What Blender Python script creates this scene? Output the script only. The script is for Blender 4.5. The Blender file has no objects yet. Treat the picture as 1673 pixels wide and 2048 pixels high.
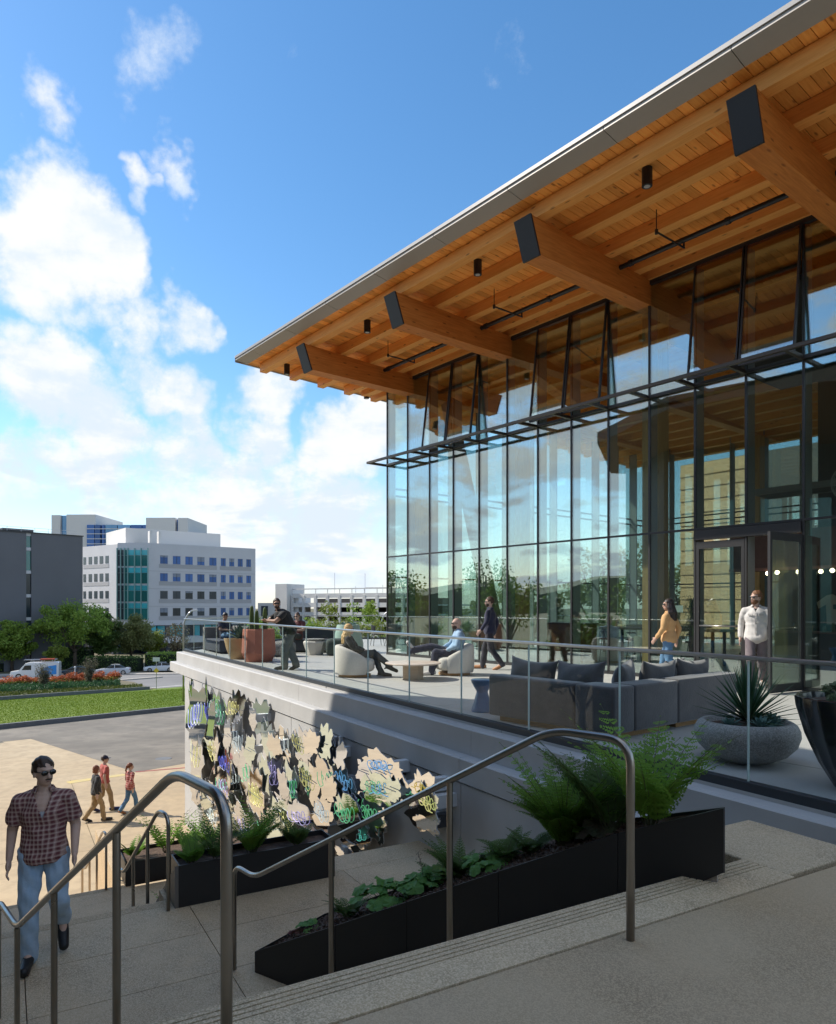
import bpy, bmesh, math, random
import numpy as np
from mathutils import Vector, Matrix, Euler
R = math.radians
random.seed(7); rng = np.random.default_rng(7)
sc = bpy.context.scene
COL = sc.collection

# ------------------------------------------------------------------ camera
EZ = 1.5                       # eye height above the terrace floor (z = 0)
FPX, CXP, HYP = 1430.0, 836.5, 1213.0
cam_d = bpy.data.cameras.new('camera'); cam = bpy.data.objects.new('camera', cam_d); COL.objects.link(cam)
cam.location = (0, 0, EZ); cam.rotation_euler = (R(90), 0, 0)
cam_d.sensor_fit = 'HORIZONTAL'; cam_d.sensor_width = 36; cam_d.lens = 36*FPX/1673
cam_d.shift_y = (HYP-1024)/1673; cam_d.clip_start = .05; cam_d.clip_end = 6000
sc.camera = cam

# ------------------------------------------------------------------ light
SUN_EL = R(42)
SUN_H = Vector((-.976, .218, 0)).normalized()          # towards the sun, on the plan
SUN_V = Vector((SUN_H.x*math.cos(SUN_EL), SUN_H.y*math.cos(SUN_EL), math.sin(SUN_EL)))
sun_d = bpy.data.lights.new('sun', 'SUN'); sun = bpy.data.objects.new('sun', sun_d); COL.objects.link(sun)
sun_d.energy = 3.6; sun_d.angle = R(.53); sun_d.color = (1, .93, .82)
sun.rotation_euler = SUN_V.to_track_quat('Z', 'Y').to_euler(); sun.location = (-40, 10, 60)
sc.view_settings.view_transform = 'Standard'; sc.view_settings.look = 'None'
sc.view_settings.exposure = 0.72; sc.view_settings.gamma = 1.0; sc.view_settings.use_curve_mapping = False
sc.cycles.max_bounces = 7; sc.cycles.transparent_max_bounces = 28; sc.cycles.glossy_bounces = 4; sc.cycles.diffuse_bounces = 4
sc.cycles.caustics_reflective = False; sc.cycles.caustics_refractive = False
sc.cycles.sample_clamp_indirect = 6

def raydir(px, py):
    return Vector(((px-CXP)/FPX, 1, (HYP-py)/FPX))

def build_world():
    w = bpy.data.worlds.new('World'); sc.world = w; w.use_nodes = True
    nt = w.node_tree; nt.nodes.clear(); N = nt.nodes.new; L = nt.links.new
    out = N('ShaderNodeOutputWorld'); bg = N('ShaderNodeBackground'); L(bg.outputs[0], out.inputs[0])
    sky = N('ShaderNodeTexSky'); sky.sky_type = 'NISHITA'; sky.sun_disc = False
    sky.sun_elevation = SUN_EL; sky.sun_rotation = math.atan2(SUN_H.x, SUN_H.y)
    sky.air_density = 1.0; sky.dust_density = .35; sky.ozone_density = 1.6; sky.altitude = 60
    bg.inputs[1].default_value = .142
    tc = N('ShaderNodeTexCoord')
    nrm = N('ShaderNodeVectorMath'); nrm.operation = 'NORMALIZE'; L(tc.outputs['Generated'], nrm.inputs[0])
    def math_(op, a, b=None, c=None, clamp=False):
        n = N('ShaderNodeMath'); n.operation = op; n.use_clamp = clamp
        for i, x in enumerate((a, b, c)):
            if x is None: continue
            if isinstance(x, (int, float)): n.inputs[i].default_value = x
            else: L(x, n.inputs[i])
        return n.outputs[0]
    def mr(x, a, b, c=0, d=1, smooth=True):
        n = N('ShaderNodeMapRange'); n.interpolation_type = 'SMOOTHSTEP' if smooth else 'LINEAR'
        L(x, n.inputs[0]); n.inputs[1].default_value = a; n.inputs[2].default_value = b
        n.inputs[3].default_value = c; n.inputs[4].default_value = d
        return n.outputs[0]
    # cloud layer coordinates: direction projected on a flat layer above the place
    sep = N('ShaderNodeSeparateXYZ'); L(nrm.outputs[0], sep.inputs[0])
    zz = math_('ADD', math_('MAXIMUM', sep.outputs[2], 0.0), .22)
    cmb = N('ShaderNodeCombineXYZ')
    L(math_('DIVIDE', sep.outputs[0], zz), cmb.inputs[0]); L(math_('DIVIDE', sep.outputs[1], zz), cmb.inputs[1])
    L(math_('MULTIPLY', sep.outputs[2], 2.2), cmb.inputs[2])
    def noise(scale, detail, rough, off=(0, 0, 0), src=None, dist=0.0):
        a = N('ShaderNodeVectorMath'); a.operation = 'ADD'; L(src or cmb.outputs[0], a.inputs[0]); a.inputs[1].default_value = off
        n = N('ShaderNodeTexNoise'); n.inputs['Scale'].default_value = scale; n.inputs['Detail'].default_value = detail
        n.inputs['Roughness'].default_value = rough; n.inputs['Distortion'].default_value = dist
        L(a.outputs[0], n.inputs['Vector']); return n.outputs[0]
    n1 = noise(2.1, 6, .56, (3.1, 1.7, 0), dist=.25)
    n2 = noise(2.1, 6, .56, (3.1-.10, 1.7+.03, .10), dist=.25)       # the same field a step towards the sun
    nd = noise(5.5, 7, .6, (0, 0, 4), src=nrm.outputs[0])
    nb = noise(16.0, 6, .66, (2, 0, 4), src=nrm.outputs[0])
    # single clouds: (pixel x, y, radius px, weight)
    blobs = [(60, 470, 190, 1.0), (190, 500, 125, 1.0), (20, 370, 110, .9), (75, 190, 80, .62), (360, 155, 100, .46),
             (325, 365, 55, .75), (420, 372, 58, .72), (300, 620, 80, .8), (390, 628, 75, .85), 
             (70, 730, 125, .92), (190, 775, 120, .92), (290, 700, 95, .80), (350, 775, 80, .8), 
             (560, 830, 90, .9), (250, 895, 100, .80), (385, 905, 115, .84), (530, 930, 100, .74), (730, 905, 80, .9),
             (90, 950, 130, .82), (240, 985, 120, .82), (420, 1000, 130, .86), (600, 960, 90, .76), (640, 1070, 150, .8),
             (480, 1060, 150, .74), (665, 85, 55, .42), (985, 105, 80, .38), (540, 20, 70, .36)
             ]
    acc = None
    # ragged outlines: the direction is stirred by noise before it meets the single clouds
    wn = N('ShaderNodeTexNoise'); wn.inputs['Scale'].default_value = 4.2; wn.inputs['Detail'].default_value = 5; wn.inputs['Roughness'].default_value = .6; L(nrm.outputs[0], wn.inputs['Vector'])
    w1 = N('ShaderNodeVectorMath'); w1.operation = 'SUBTRACT'; L(wn.outputs['Color'], w1.inputs[0]); w1.inputs[1].default_value = (.5, .5, .5)
    w2 = N('ShaderNodeVectorMath'); w2.operation = 'MULTIPLY'; L(w1.outputs[0], w2.inputs[0]); w2.inputs[1].default_value = (.34, .34, .22)
    w3 = N('ShaderNodeVectorMath'); w3.operation = 'ADD'; L(nrm.outputs[0], w3.inputs[0]); L(w2.outputs[0], w3.inputs[1])
    w4 = N('ShaderNodeVectorMath'); w4.operation = 'NORMALIZE'; L(w3.outputs[0], w4.inputs[0])
    for px, py, r, wt in blobs:
        d = raydir(px, py).normalized()
        rr = r/FPX*math.cos(math.atan2(math.hypot(px-CXP, py-HYP), FPX))**1.5*1.30
        dn = N('ShaderNodeVectorMath'); dn.operation = 'DOT_PRODUCT'; L(w4.outputs[0], dn.inputs[0]); dn.inputs[1].default_value = d
        v = mr(dn.outputs['Value'], math.cos(rr), 1.0-(1-math.cos(rr))*.08, 0, wt, smooth=False)
        acc = v if acc is None else math_('MAXIMUM', acc, v)
    # out of view broken cumulus goes on, with cover added to whiten ambient light
    side = mr(sep.outputs[1], .55, .30)            # 0 in the view, 1 outside
    wide = mr(n1, .40, .60, 0, .95)
    field = math_('MAXIMUM', acc, math_('MULTIPLY', wide, side))
    tex = math_('ADD', math_('MULTIPLY', math_('SUBTRACT', nd, .5), 1.15), math_('MULTIPLY', math_('SUBTRACT', nb, .5), 1.15))
    dens0 = math_('ADD', field, tex)
    dens = mr(dens0, .24, .88)
    soft = math_('MULTIPLY', dens, mr(field, .02, .35))
    # shading inside the cloud: thin edges bright, thick undersides a little grey
    sh = mr(math_('ADD', math_('SUBTRACT', n2, n1), math_('MULTIPLY', math_('SUBTRACT', nb, .5), .35)), -.12, .14, .80, 1.0)
    ccol = N('ShaderNodeMixRGB'); ccol.inputs[1].default_value = (3.4, 3.85, 4.45, 1); ccol.inputs[2].default_value = (4.3, 4.38, 4.45, 1)
    L(mr(sh, .8, 1.0), ccol.inputs[0])
    # low haze of far cloud towards the horizon
    hz = mr(sep.outputs[2], .26, -.02, 0, .55)
    base = N('ShaderNodeMixRGB'); L(hz, base.inputs[0])
    hsv = N('ShaderNodeHueSaturation'); hsv.inputs['Saturation'].default_value = 1.25; hsv.inputs['Hue'].default_value = .4965; hsv.inputs['Value'].default_value = .93; L(sky.outputs[0], hsv.inputs['Color'])
    L(hsv.outputs[0], base.inputs[1]); base.inputs[2].default_value = (3.3, 3.75, 4.3, 1)
    mx = N('ShaderNodeMixRGB'); L(soft, mx.inputs[0]); L(base.outputs[0], mx.inputs[1]); L(ccol.outputs[0], mx.inputs[2])
    L(mx.outputs[0], bg.inputs[0])
build_world()

# ------------------------------------------------------------------ plan frames
def vpdir(x):
    d = Vector(((x-CXP)/FPX, 1, 0)); return d.normalized()
D1 = vpdir(-315); EU = -D1; EV = Vector((-D1.y, D1.x, 0))         # pavilion: along its front, outwards
D2 = vpdir(10);   ET = -D2; EW = Vector((-D2.y, D2.x, 0))         # terrace edge: towards the camera, outwards
def onz(px, py, z):
    r = raydir(px, py); t = (z-EZ)/r.z; return Vector((r.x*t, t, z))
PC = onz(775.5, 1309, 0)       # corner of the pavilion glass
TK = onz(369.5, 1302, 0)       # corner of the terrace
PROT = math.atan2(EU.y, EU.x); TROT = math.atan2(ET.y, ET.x)
def Bw(u, v, z=0): return PC + EU*u + EV*v + Vector((0, 0, z))     # pavilion frame -> world (v outwards)
def Tw(t, w, z=0): return TK + ET*t + EW*w + Vector((0, 0, z))     # terrace frame -> world (w outwards)
def toT(p): q = Vector(p)-TK; return q.dot(ET), q.dot(EW)
def toB(p): q = Vector(p)-PC; return q.dot(EU), q.dot(EV)
GY0, GSL, GZ0, GY1 = 28.0, .046, -5.3, 120.0
def gz(y): return GZ0 if y < GY0 else GZ0-GSL*(min(y, GY1)-GY0)
def ongr(px, py):
    k = (py-HYP)/FPX
    y = (EZ-GZ0)/k
    if y > GY0:
        y = ((EZ-GZ0)-GSL*GY0)/(k-GSL) if k > GSL else 1e9
        if y > GY1: y = (EZ-gz(GY1))/k
    return Vector(((px-CXP)/FPX*y, y, gz(y)))

# ------------------------------------------------------------------ materials
MATS = {}
def mat(name, col, rough=.6, metal=0.0, col2=None, scale=4.0, detail=5, bump=0.0, bscale=40.0, orand=0.0, spec=.5, speck=None, sscale=120.0,
        emit=0.0, coat=0.0, stretch=None, contrast=(.35, .65), sheen=0.0, trans=0.0, rvar=0.0, big=None):
    if name in MATS: return MATS[name]
    m = bpy.data.materials.new(name); m.use_nodes = True; MATS[name] = m
    nt = m.node_tree; N = nt.nodes.new; L = nt.links.new; P = nt.nodes['Principled BSDF']
    P.inputs['Roughness'].default_value = rough; P.inputs['Metallic'].default_value = metal
    P.inputs['Specular IOR Level'].default_value = spec; P.inputs['Coat Weight'].default_value = coat
    P.inputs['Sheen Weight'].default_value = sheen
    c = (*col, 1)
    tc = N('ShaderNodeTexCoord'); src = tc.outputs['Object']
    if stretch:
        mp = N('ShaderNodeMapping'); mp.inputs['Scale'].default_value = stretch; L(src, mp.inputs[0]); srcs = mp.outputs[0]
    else: srcs = src
    cur = None
    if col2 is not None:
        n = N('ShaderNodeTexNoise'); n.inputs['Scale'].default_value = scale; n.inputs['Detail'].default_value = detail; n.inputs['Roughness'].default_value = .6
        L(srcs, n.inputs['Vector'])
        rp = N('ShaderNodeMapRange'); rp.inputs[1].default_value = contrast[0]; rp.inputs[2].default_value = contrast[1]; L(n.outputs[0], rp.inputs[0])
        mx = N('ShaderNodeMixRGB'); mx.inputs[1].default_value = c; mx.inputs[2].default_value = (*col2, 1); L(rp.outputs[0], mx.inputs[0]); cur = mx.outputs[0]
    for big in ([] if big is None else big if isinstance(big, list) else [big]):      # broad stains: (colour, scale)
        n = N('ShaderNodeTexNoise'); n.inputs['Scale'].default_value = big[1]; n.inputs['Detail'].default_value = 6; n.inputs['Roughness'].default_value = .62
        L(src, n.inputs['Vector'])
        rp = N('ShaderNodeMapRange'); rp.inputs[1].default_value = .42; rp.inputs[2].default_value = .68; rp.inputs[4].default_value = .8; L(n.outputs[0], rp.inputs[0])
        mx = N('ShaderNodeMixRGB'); L(rp.outputs[0], mx.inputs[0]); mx.inputs[2].default_value = (*big[0], 1)
        if cur: L(cur, mx.inputs[1])
        else: mx.inputs[1].default_value = c
        cur = mx.outputs[0]
    if speck is not None:
        n = N('ShaderNodeTexVoronoi'); n.inputs['Scale'].default_value = sscale; L(src, n.inputs['Vector'])
        sp = N('ShaderNodeSeparateColor'); L(n.outputs['Color'], sp.inputs[0])
        rp = N('ShaderNodeMapRange'); rp.inputs[1].default_value = .2; rp.inputs[2].default_value = .9; L(sp.outputs[0], rp.inputs[0])
        mx = N('ShaderNodeMixRGB'); mx.inputs[2].default_value = (*speck, 1); L(rp.outputs[0], mx.inputs[0])
        if cur: L(cur, mx.inputs[1])
        else: mx.inputs[1].default_value = c
        cur = mx.outputs[0]
    if orand:
        oi = N('ShaderNodeObjectInfo'); hs = N('ShaderNodeHueSaturation')
        rp = N('ShaderNodeMapRange'); rp.inputs[3].default_value = 1-orand; rp.inputs[4].default_value = 1+orand; L(oi.outputs['Random'], rp.inputs[0])
        L(rp.outputs[0], hs.inputs['Value'])
        if cur: L(cur, hs.inputs['Color'])
        else: hs.inputs['Color'].default_value = c
        cur = hs.outputs[0]
    if cur: L(cur, P.inputs['Base Color'])
    else: P.inputs['Base Color'].default_value = c
    if rvar:
        n = N('ShaderNodeTexNoise'); n.inputs['Scale'].default_value = scale*1.7; n.inputs['Detail'].default_value = 4; L(src, n.inputs['Vector'])
        rp = N('ShaderNodeMapRange'); rp.inputs[3].default_value = max(.03, rough-rvar); rp.inputs[4].default_value = min(1, rough+rvar); L(n.outputs[0], rp.inputs[0]); L(rp.outputs[0], P.inputs['Roughness'])
    if bump:
        n = N('ShaderNodeTexNoise'); n.inputs['Scale'].default_value = bscale; n.inputs['Detail'].default_value = 4; L(srcs, n.inputs['Vector'])
        b = N('ShaderNodeBump'); b.inputs['Strength'].default_value = bump; b.inputs['Distance'].default_value = .01
        L(n.outputs[0], b.inputs['Height']); L(b.outputs[0], P.inputs['Normal'])
    if emit:
        P.inputs['Emission Color'].default_value = c; P.inputs['Emission Strength'].default_value = emit
    if trans:
        out = nt.nodes['Material Output']; tr = N('ShaderNodeBsdfTranslucent'); ms = N('ShaderNodeMixShader'); ms.inputs[0].default_value = trans
        if cur: L(cur, tr.inputs[0])
        else: tr.inputs[0].default_value = c
        L(P.outputs[0], ms.inputs[1]); L(tr.outputs[0], ms.inputs[2]); L(ms.outputs[0], out.inputs[0])
    return m

def glass_mat(name, tint, f0, f1, rough=0.0, gtint=(1, 1, 1)):
    """sheet glass: clear tinted transmission with a mirror reflection that grows towards grazing"""
    m = bpy.data.materials.new(name); m.use_nodes = True; MATS[name] = m
    nt = m.node_tree; nt.nodes.clear(); N = nt.nodes.new; L = nt.links.new
    out = N('ShaderNodeOutputMaterial'); ms = N('ShaderNodeMixShader'); t = N('ShaderNodeBsdfTransparent'); g = N('ShaderNodeBsdfGlossy')
    t.inputs[0].default_value = (*tint, 1); g.inputs['Roughness'].default_value = rough; g.inputs[0].default_value = (*gtint, 1)
    lw = N('ShaderNodeLayerWeight'); lw.inputs[0].default_value = .5
    pw = N('ShaderNodeMath'); pw.operation = 'POWER'; L(lw.outputs['Facing'], pw.inputs[0]); pw.inputs[1].default_value = 3.2
    rp = N('ShaderNodeMapRange'); rp.inputs[3].default_value = f0; rp.inputs[4].default_value = f1; L(pw.outputs[0], rp.inputs[0])
    L(rp.outputs[0], ms.inputs[0]); L(t.outputs[0], ms.inputs[1]); L(g.outputs[0], ms.inputs[2]); L(ms.outputs[0], out.inputs[0])
    return m

def wood_mat(name, c1, c2, knot, axis='Y', orand=.12, scale=1.0, rough=.5):
    """timber with grain along one local axis, knots and board-to-board variation"""
    if name in MATS: return MATS[name]
    m = bpy.data.materials.new(name); m.use_nodes = True; MATS[name] = m
    nt = m.node_tree; N = nt.nodes.new; L = nt.links.new; P = nt.nodes['Principled BSDF']; P.inputs['Roughness'].default_value = rough
    P.inputs['Specular IOR Level'].default_value = .35
    tc = N('ShaderNodeTexCoord'); oi = N('ShaderNodeObjectInfo')
    off = N('ShaderNodeVectorMath'); off.operation = 'SCALE'; off.inputs[0].default_value = (13.1, 7.7, 5.3); L(oi.outputs['Random'], off.inputs['Scale'])
    ad = N('ShaderNodeVectorMath'); ad.operation = 'ADD'; L(tc.outputs['Object'], ad.inputs[0]); L(off.outputs[0], ad.inputs[1])
    mp = N('ShaderNodeMapping'); s = {'X': (.9, 14, 14), 'Y': (14, .9, 14), 'Z': (14, 14, .9)}[axis]
    mp.inputs['Scale'].default_value = [k*scale for k in s]; L(ad.outputs[0], mp.inputs[0])
    n = N('ShaderNodeTexNoise'); n.inputs['Scale'].default_value = 2.2; n.inputs['Detail'].default_value = 6; n.inputs['Distortion'].default_value = .6; L(mp.outputs[0], n.inputs['Vector'])
    rp = N('ShaderNodeMapRange'); rp.inputs[1].default_value = .36; rp.inputs[2].default_value = .66; L(n.outputs[0], rp.inputs[0])
    mx = N('ShaderNodeMixRGB'); mx.inputs[1].default_value = (*c1, 1); mx.inputs[2].default_value = (*c2, 1); L(rp.outputs[0], mx.inputs[0])
    mp2 = N('ShaderNodeMapping'); s2 = {'X': (2.2, 7, 7), 'Y': (7, 2.2, 7), 'Z': (7, 7, 2.2)}[axis]; mp2.inputs['Scale'].default_value = [k*scale for k in s2]; L(ad.outputs[0], mp2.inputs[0])
    vo = N('ShaderNodeTexVoronoi'); vo.inputs['Scale'].default_value = 1.0; L(mp2.outputs[0], vo.inputs['Vector'])
    kr = N('ShaderNodeMapRange'); kr.inputs[1].default_value = .06; kr.inputs[2].default_value = .17; kr.inputs[3].default_value = .8; kr.inputs[4].default_value = 0; L(vo.outputs['Distance'], kr.inputs[0])
    mk = N('ShaderNodeMixRGB'); L(kr.outputs[0], mk.inputs[0]); L(mx.outputs[0], mk.inputs[1]); mk.inputs[2].default_value = (*knot, 1)
    hs = N('ShaderNodeHueSaturation'); hr = N('ShaderNodeMapRange'); hr.inputs[3].default_value = 1-orand; hr.inputs[4].default_value = 1+orand; L(oi.outputs['Random'], hr.inputs[0])
    L(hr.outputs[0], hs.inputs['Value']); L(mk.outputs[0], hs.inputs['Color']); L(hs.outputs[0], P.inputs['Base Color'])
    b = N('ShaderNodeBump'); b.inputs['Strength'].default_value = .12; b.inputs['Distance'].default_value = .004; L(n.outputs[0], b.inputs['Height']); L(b.outputs[0], P.inputs['Normal'])
    return m

# ------------------------------------------------------------------ mesh helpers
class MB:
    def __init__(s): s.v = []; s.f = []; s.mi = []; s.cm = 0
    def add(s, vs, fs):
        o = len(s.v); s.v += [tuple(p) for p in vs]; s.f += [tuple(i+o for i in f) for f in fs]; s.mi += [s.cm]*len(fs); return s
    def hexa(s, p): return s.add(p, [(0, 3, 2, 1), (4, 5, 6, 7), (0, 1, 5, 4), (1, 2, 6, 5), (2, 3, 7, 6), (3, 0, 4, 7)])
    def box(s, x0, x1, y0, y1, z0, z1):
        return s.hexa([(x0, y0, z0), (x1, y0, z0), (x1, y1, z0), (x0, y1, z0), (x0, y0, z1), (x1, y0, z1), (x1, y1, z1), (x0, y1, z1)])
    def cbox(s, c, size, rz=0, rx=0, ry=0):
        M_ = Matrix.Translation(c) @ Euler((rx, ry, rz)).to_matrix().to_4x4(); a, b, d = [k/2 for k in size]
        return s.hexa([M_ @ Vector(q) for q in [(-a, -b, -d), (a, -b, -d), (a, b, -d), (-a, b, -d), (-a, -b, d), (a, -b, d), (a, b, d), (-a, b, d)]])
    def beam(s, p, q, w, h, up=(0, 0, 1)):
        p = Vector(p); q = Vector(q); d = (q-p).normalized(); x = d.cross(Vector(up)).normalized()*w/2; y = x.cross(d).normalized()*h/2
        return s.hexa([p-x-y, p+x-y, q+x-y, q-x-y, p-x+y, p+x+y, q+x+y, q-x+y])
    def prism(s, poly, z0, z1):
        n = len(poly); lo = [(p[0], p[1], z0(p) if callable(z0) else z0) for p in poly]; hi = [(p[0], p[1], z1(p) if callable(z1) else z1) for p in poly]
        return s.add(lo+hi, [tuple(range(n-1, -1, -1)), tuple(range(n, 2*n))]+[(i, (i+1) % n, n+(i+1) % n, n+i) for i in range(n)])
    def tube(s, pts, r, n=8, cap=True):
        pts = [Vector(p) for p in pts]; m = len(pts); rs = r if isinstance(r, (list, tuple)) else [r]*m
        vs = []; T0 = None; nx = None
        for i, p in enumerate(pts):
            t = (pts[min(i+1, m-1)]-pts[max(i-1, 0)]).normalized()
            if nx is None:
                a = Vector((0, 0, 1)) if abs(t.z) < .9 else Vector((1, 0, 0)); nx = t.cross(a).normalized()
            else:
                nx = (nx-t*nx.dot(t)).normalized()
            ny = t.cross(nx)
            vs += [p+(nx*math.cos(2*math.pi*k/n)+ny*math.sin(2*math.pi*k/n))*rs[i] for k in range(n)]
        fs = [(i*n+k, i*n+(k+1) % n, (i+1)*n+(k+1) % n, (i+1)*n+k) for i in range(m-1) for k in range(n)]
        if cap: fs += [tuple(range(n-1, -1, -1)), tuple(range((m-1)*n, m*n))]
        return s.add(vs, fs)
    def lathe(s, prof, n=32, c=(0, 0, 0), sx=1, sy=1, fn=None):
        vs = []
        for r, z in prof:
            for k in range(n):
                a = 2*math.pi*k/n; rr = r*(fn(a, z) if fn else 1); vs.append((c[0]+rr*math.cos(a)*sx, c[1]+rr*math.sin(a)*sy, c[2]+z))
        m = len(prof); fs = [(i*n+k, i*n+(k+1) % n, (i+1)*n+(k+1) % n, (i+1)*n+k) for i in range(m-1) for k in range(n)]
        fs += [tuple(range(n-1, -1, -1)), tuple(range((m-1)*n, m*n))]
        return s.add(vs, fs)
    def ell(s, c, r, rot=None, nu=14, nv=9):
        M_ = (Matrix.Translation(c) @ (rot.to_matrix().to_4x4() if rot else Matrix()))
        vs = [M_ @ Vector((0, 0, -r[2]))]
        for j in range(1, nv):
            b = -math.pi/2+math.pi*j/nv
            vs += [M_ @ Vector((r[0]*math.cos(b)*math.cos(2*math.pi*k/nu), r[1]*math.cos(b)*math.sin(2*math.pi*k/nu), r[2]*math.sin(b))) for k in range(nu)]
        vs.append(M_ @ Vector((0, 0, r[2]))); e = len(vs)-1
        fs = [(0, 1+(k+1) % nu, 1+k) for k in range(nu)]
        fs += [(1+j*nu+k, 1+j*nu+(k+1) % nu, 1+(j+1)*nu+(k+1) % nu, 1+(j+1)*nu+k) for j in range(nv-2) for k in range(nu)]
        fs += [(e, 1+(nv-2)*nu+k, 1+(nv-2)*nu+(k+1) % nu) for k in range(nu)]
        return s.add(vs, fs)
    def mesh(s, name, mats, smooth=False, ang=None):
        me = bpy.data.meshes.new(name); me.from_pydata(s.v, [], s.f)
        for m_ in (mats if isinstance(mats, (list, tuple)) else [mats]): me.materials.append(m_)
        if any(s.mi): me.polygons.foreach_set('material_index', s.mi)
        if smooth: me.polygons.foreach_set('use_smooth', [True]*len(me.polygons))
        me.update(); me.validate()
        if smooth and ang: me.set_sharp_from_angle(angle=R(ang))
        return me
    def obj(s, name, mats, parent=None, smooth=False, bevel=0, ang=None, loc=None, rz=0):
        o = bpy.data.objects.new(name, s.mesh(name, mats, smooth, ang)); COL.objects.link(o)
        if parent: o.parent = parent
        if loc is not None: o.location = loc
        if rz: o.rotation_euler = (0, 0, rz)
        if bevel:
            b = o.modifiers.new('bevel', 'BEVEL'); b.width = bevel; b.segments = 2; b.limit_method = 'ANGLE'; b.angle_limit = R(35)
        return o
def tag(o, label=None, cat=None, group=None, kind=None):
    if label: o['label'] = label
    if cat: o['category'] = cat
    if group: o['group'] = group
    if kind: o['kind'] = kind
    return o
def thing(name, label, cat, loc=(0, 0, 0), rz=0, group=None):
    o = bpy.data.objects.new(name, None); COL.objects.link(o); o.location = loc; o.rotation_euler = (0, 0, rz); o.empty_display_size = .2
    return tag(o, label, cat, group)
def inst(src, parent=None, loc=None, rz=None, rot=None, scale=None):
    o = src.copy(); COL.objects.link(o)
    if parent is not None: o.parent = parent
    if loc is not None: o.location = loc
    if rz is not None: o.rotation_euler = (0, 0, rz)
    if rot is not None: o.rotation_euler = rot
    if scale is not None: o.scale = scale
    return o
def copy_tree(o, parent=None, loc=None, rz=None, label=None, scale=None):
    c = o.copy(); COL.objects.link(c); c.parent = parent
    if loc is not None: c.location = loc
    if rz is not None: c.rotation_euler = (0, 0, rz)
    if scale is not None: c.scale = scale
    if label: c['label'] = label
    for ch in list(o.children): copy_tree(ch, c)
    return c
def clip(poly, a, b, c):
    """keep the side a*x+b*y<=c of a polygon"""
    out = []
    for i in range(len(poly)):
        p, q = poly[i], poly[(i+1) % len(poly)]; dp = a*p[0]+b*p[1]-c; dq = a*q[0]+b*q[1]-c
        if dp <= 0: out.append(p)
        if dp*dq < 0:
            k = dp/(dp-dq); out.append((p[0]+(q[0]-p[0])*k, p[1]+(q[1]-p[1])*k))
    return out
def clip_to(poly, convex):
    n = len(convex); cx = sum(p[0] for p in convex)/n; cy = sum(p[1] for p in convex)/n
    for i in range(n):
        p, q = convex[i], convex[(i+1) % n]; a, b = q[1]-p[1], -(q[0]-p[0]); c = a*p[0]+b*p[1]
        if a*cx+b*cy > c: a, b, c = -a, -b, -c
        poly = clip(poly, a, b, c)
        if len(poly) < 3: return []
    return poly
def smoothpath(pts, r=.1, n=5):
    """round the corners of a polyline"""
    pts = [Vector(p) for p in pts]; out = [pts[0]]
    for i in range(1, len(pts)-1):
        a, b, c = pts[i-1], pts[i], pts[i+1]; l1 = min(r, (a-b).length*.45); l2 = min(r, (c-b).length*.45)
        p, q = b+(a-b).normalized()*l1, b+(c-b).normalized()*l2
        out += [(p*(1-t)**2+b*2*t*(1-t)+q*t*t) for t in [k/n for k in range(n+1)]]
    return out+[pts[-1]]
# ------------------------------------------------------------------ palette
m_conc = mat('cast_concrete', (.52, .51, .50), .75, col2=(.46, .455, .45), scale=.9, bump=.12, bscale=30, big=((.42, .415, .41), .35))
m_conc_l = mat('pale_concrete', (.49, .485, .475), .7, col2=(.43, .425, .415), scale=1.2, bump=.1, bscale=35)
m_floor = mat('terrace_paving', (.44, .425, .40), .6, col2=(.39, .38, .36), scale=2.5, bump=.06, bscale=60, orand=.04, big=((.40, .39, .37), .5), spec=.4)
m_agg = mat('exposed_aggregate', (.53, .385, .225), .8, col2=(.45, .325, .19), scale=1.6, speck=(.68, .53, .35), sscale=150, bump=.3, bscale=140, orand=.07, big=[((.33, .24, .145), .8), ((.30, .225, .14), 4.0), ((.56, .42, .26), 1.7)])
m_agg_d = mat('honed_landing', (.49, .35, .20), .6, col2=(.41, .30, .175), scale=1.3, speck=(.56, .42, .26), sscale=190, bump=.15, bscale=150, big=[((.22, .16, .10), .55), ((.30, .22, .14), 2.6), ((.54, .40, .25), 1.3)])
m_groove = mat('groove_dark', (.06, .056, .05), .9)
m_plaza = mat('tan_plaza_concrete', (.49, .37, .225), .8, col2=(.44, .33, .20), scale=.8, bump=.1, bscale=50, big=[((.55, .44, .29), .16), ((.40, .30, .185), .45), ((.36, .275, .175), 2.6)], orand=.05)
m_asph = mat('worn_asphalt', (.225, .195, .155), .85, col2=(.185, .165, .135), scale=.5, bump=.15, bscale=60, big=[((.34, .295, .235), .10), ((.12, .105, .085), .22), ((.14, .122, .10), 1.1)])
m_road = mat('road_asphalt', (.20, .19, .185), .85, col2=(.16, .155, .15), scale=.4, big=((.24, .23, .22), .08))
m_kerb = mat('kerb_concrete', (.17, .175, .185), .8, col2=(.14, .145, .15), scale=2)
m_walk = mat('sidewalk_concrete', (.42, .38, .33), .8, col2=(.36, .33, .29), scale=1)
m_earth = mat('dry_earth', (.17, .13, .085), .95, col2=(.10, .11, .05), scale=.12)
m_red = mat('red_kerb_paint', (.42, .05, .05), .6, col2=(.30, .06, .05), scale=5)
m_yel = mat('yellow_marking', (.62, .47, .16), .7, col2=(.52, .42, .22), scale=3)
m_white = mat('white_marking', (.62, .60, .56), .7, col2=(.5, .48, .45), scale=4)
m_grass = mat('lawn_soil', (.10, .165, .006), .9, col2=(.125, .18, .008), scale=.25, big=((.14, .185, .01), .07), bump=.2, bscale=30)
m_blk = mat('black_steel', (.018, .018, .019), .42, col2=(.024, .023, .023), scale=1.5, bump=.02, bscale=20, spec=.45)
m_alu = mat('dark_mullion', (.045, .045, .047), .4, metal=.3)
m_fin = mat('grey_fin', (.27, .29, .285), .5)
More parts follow.
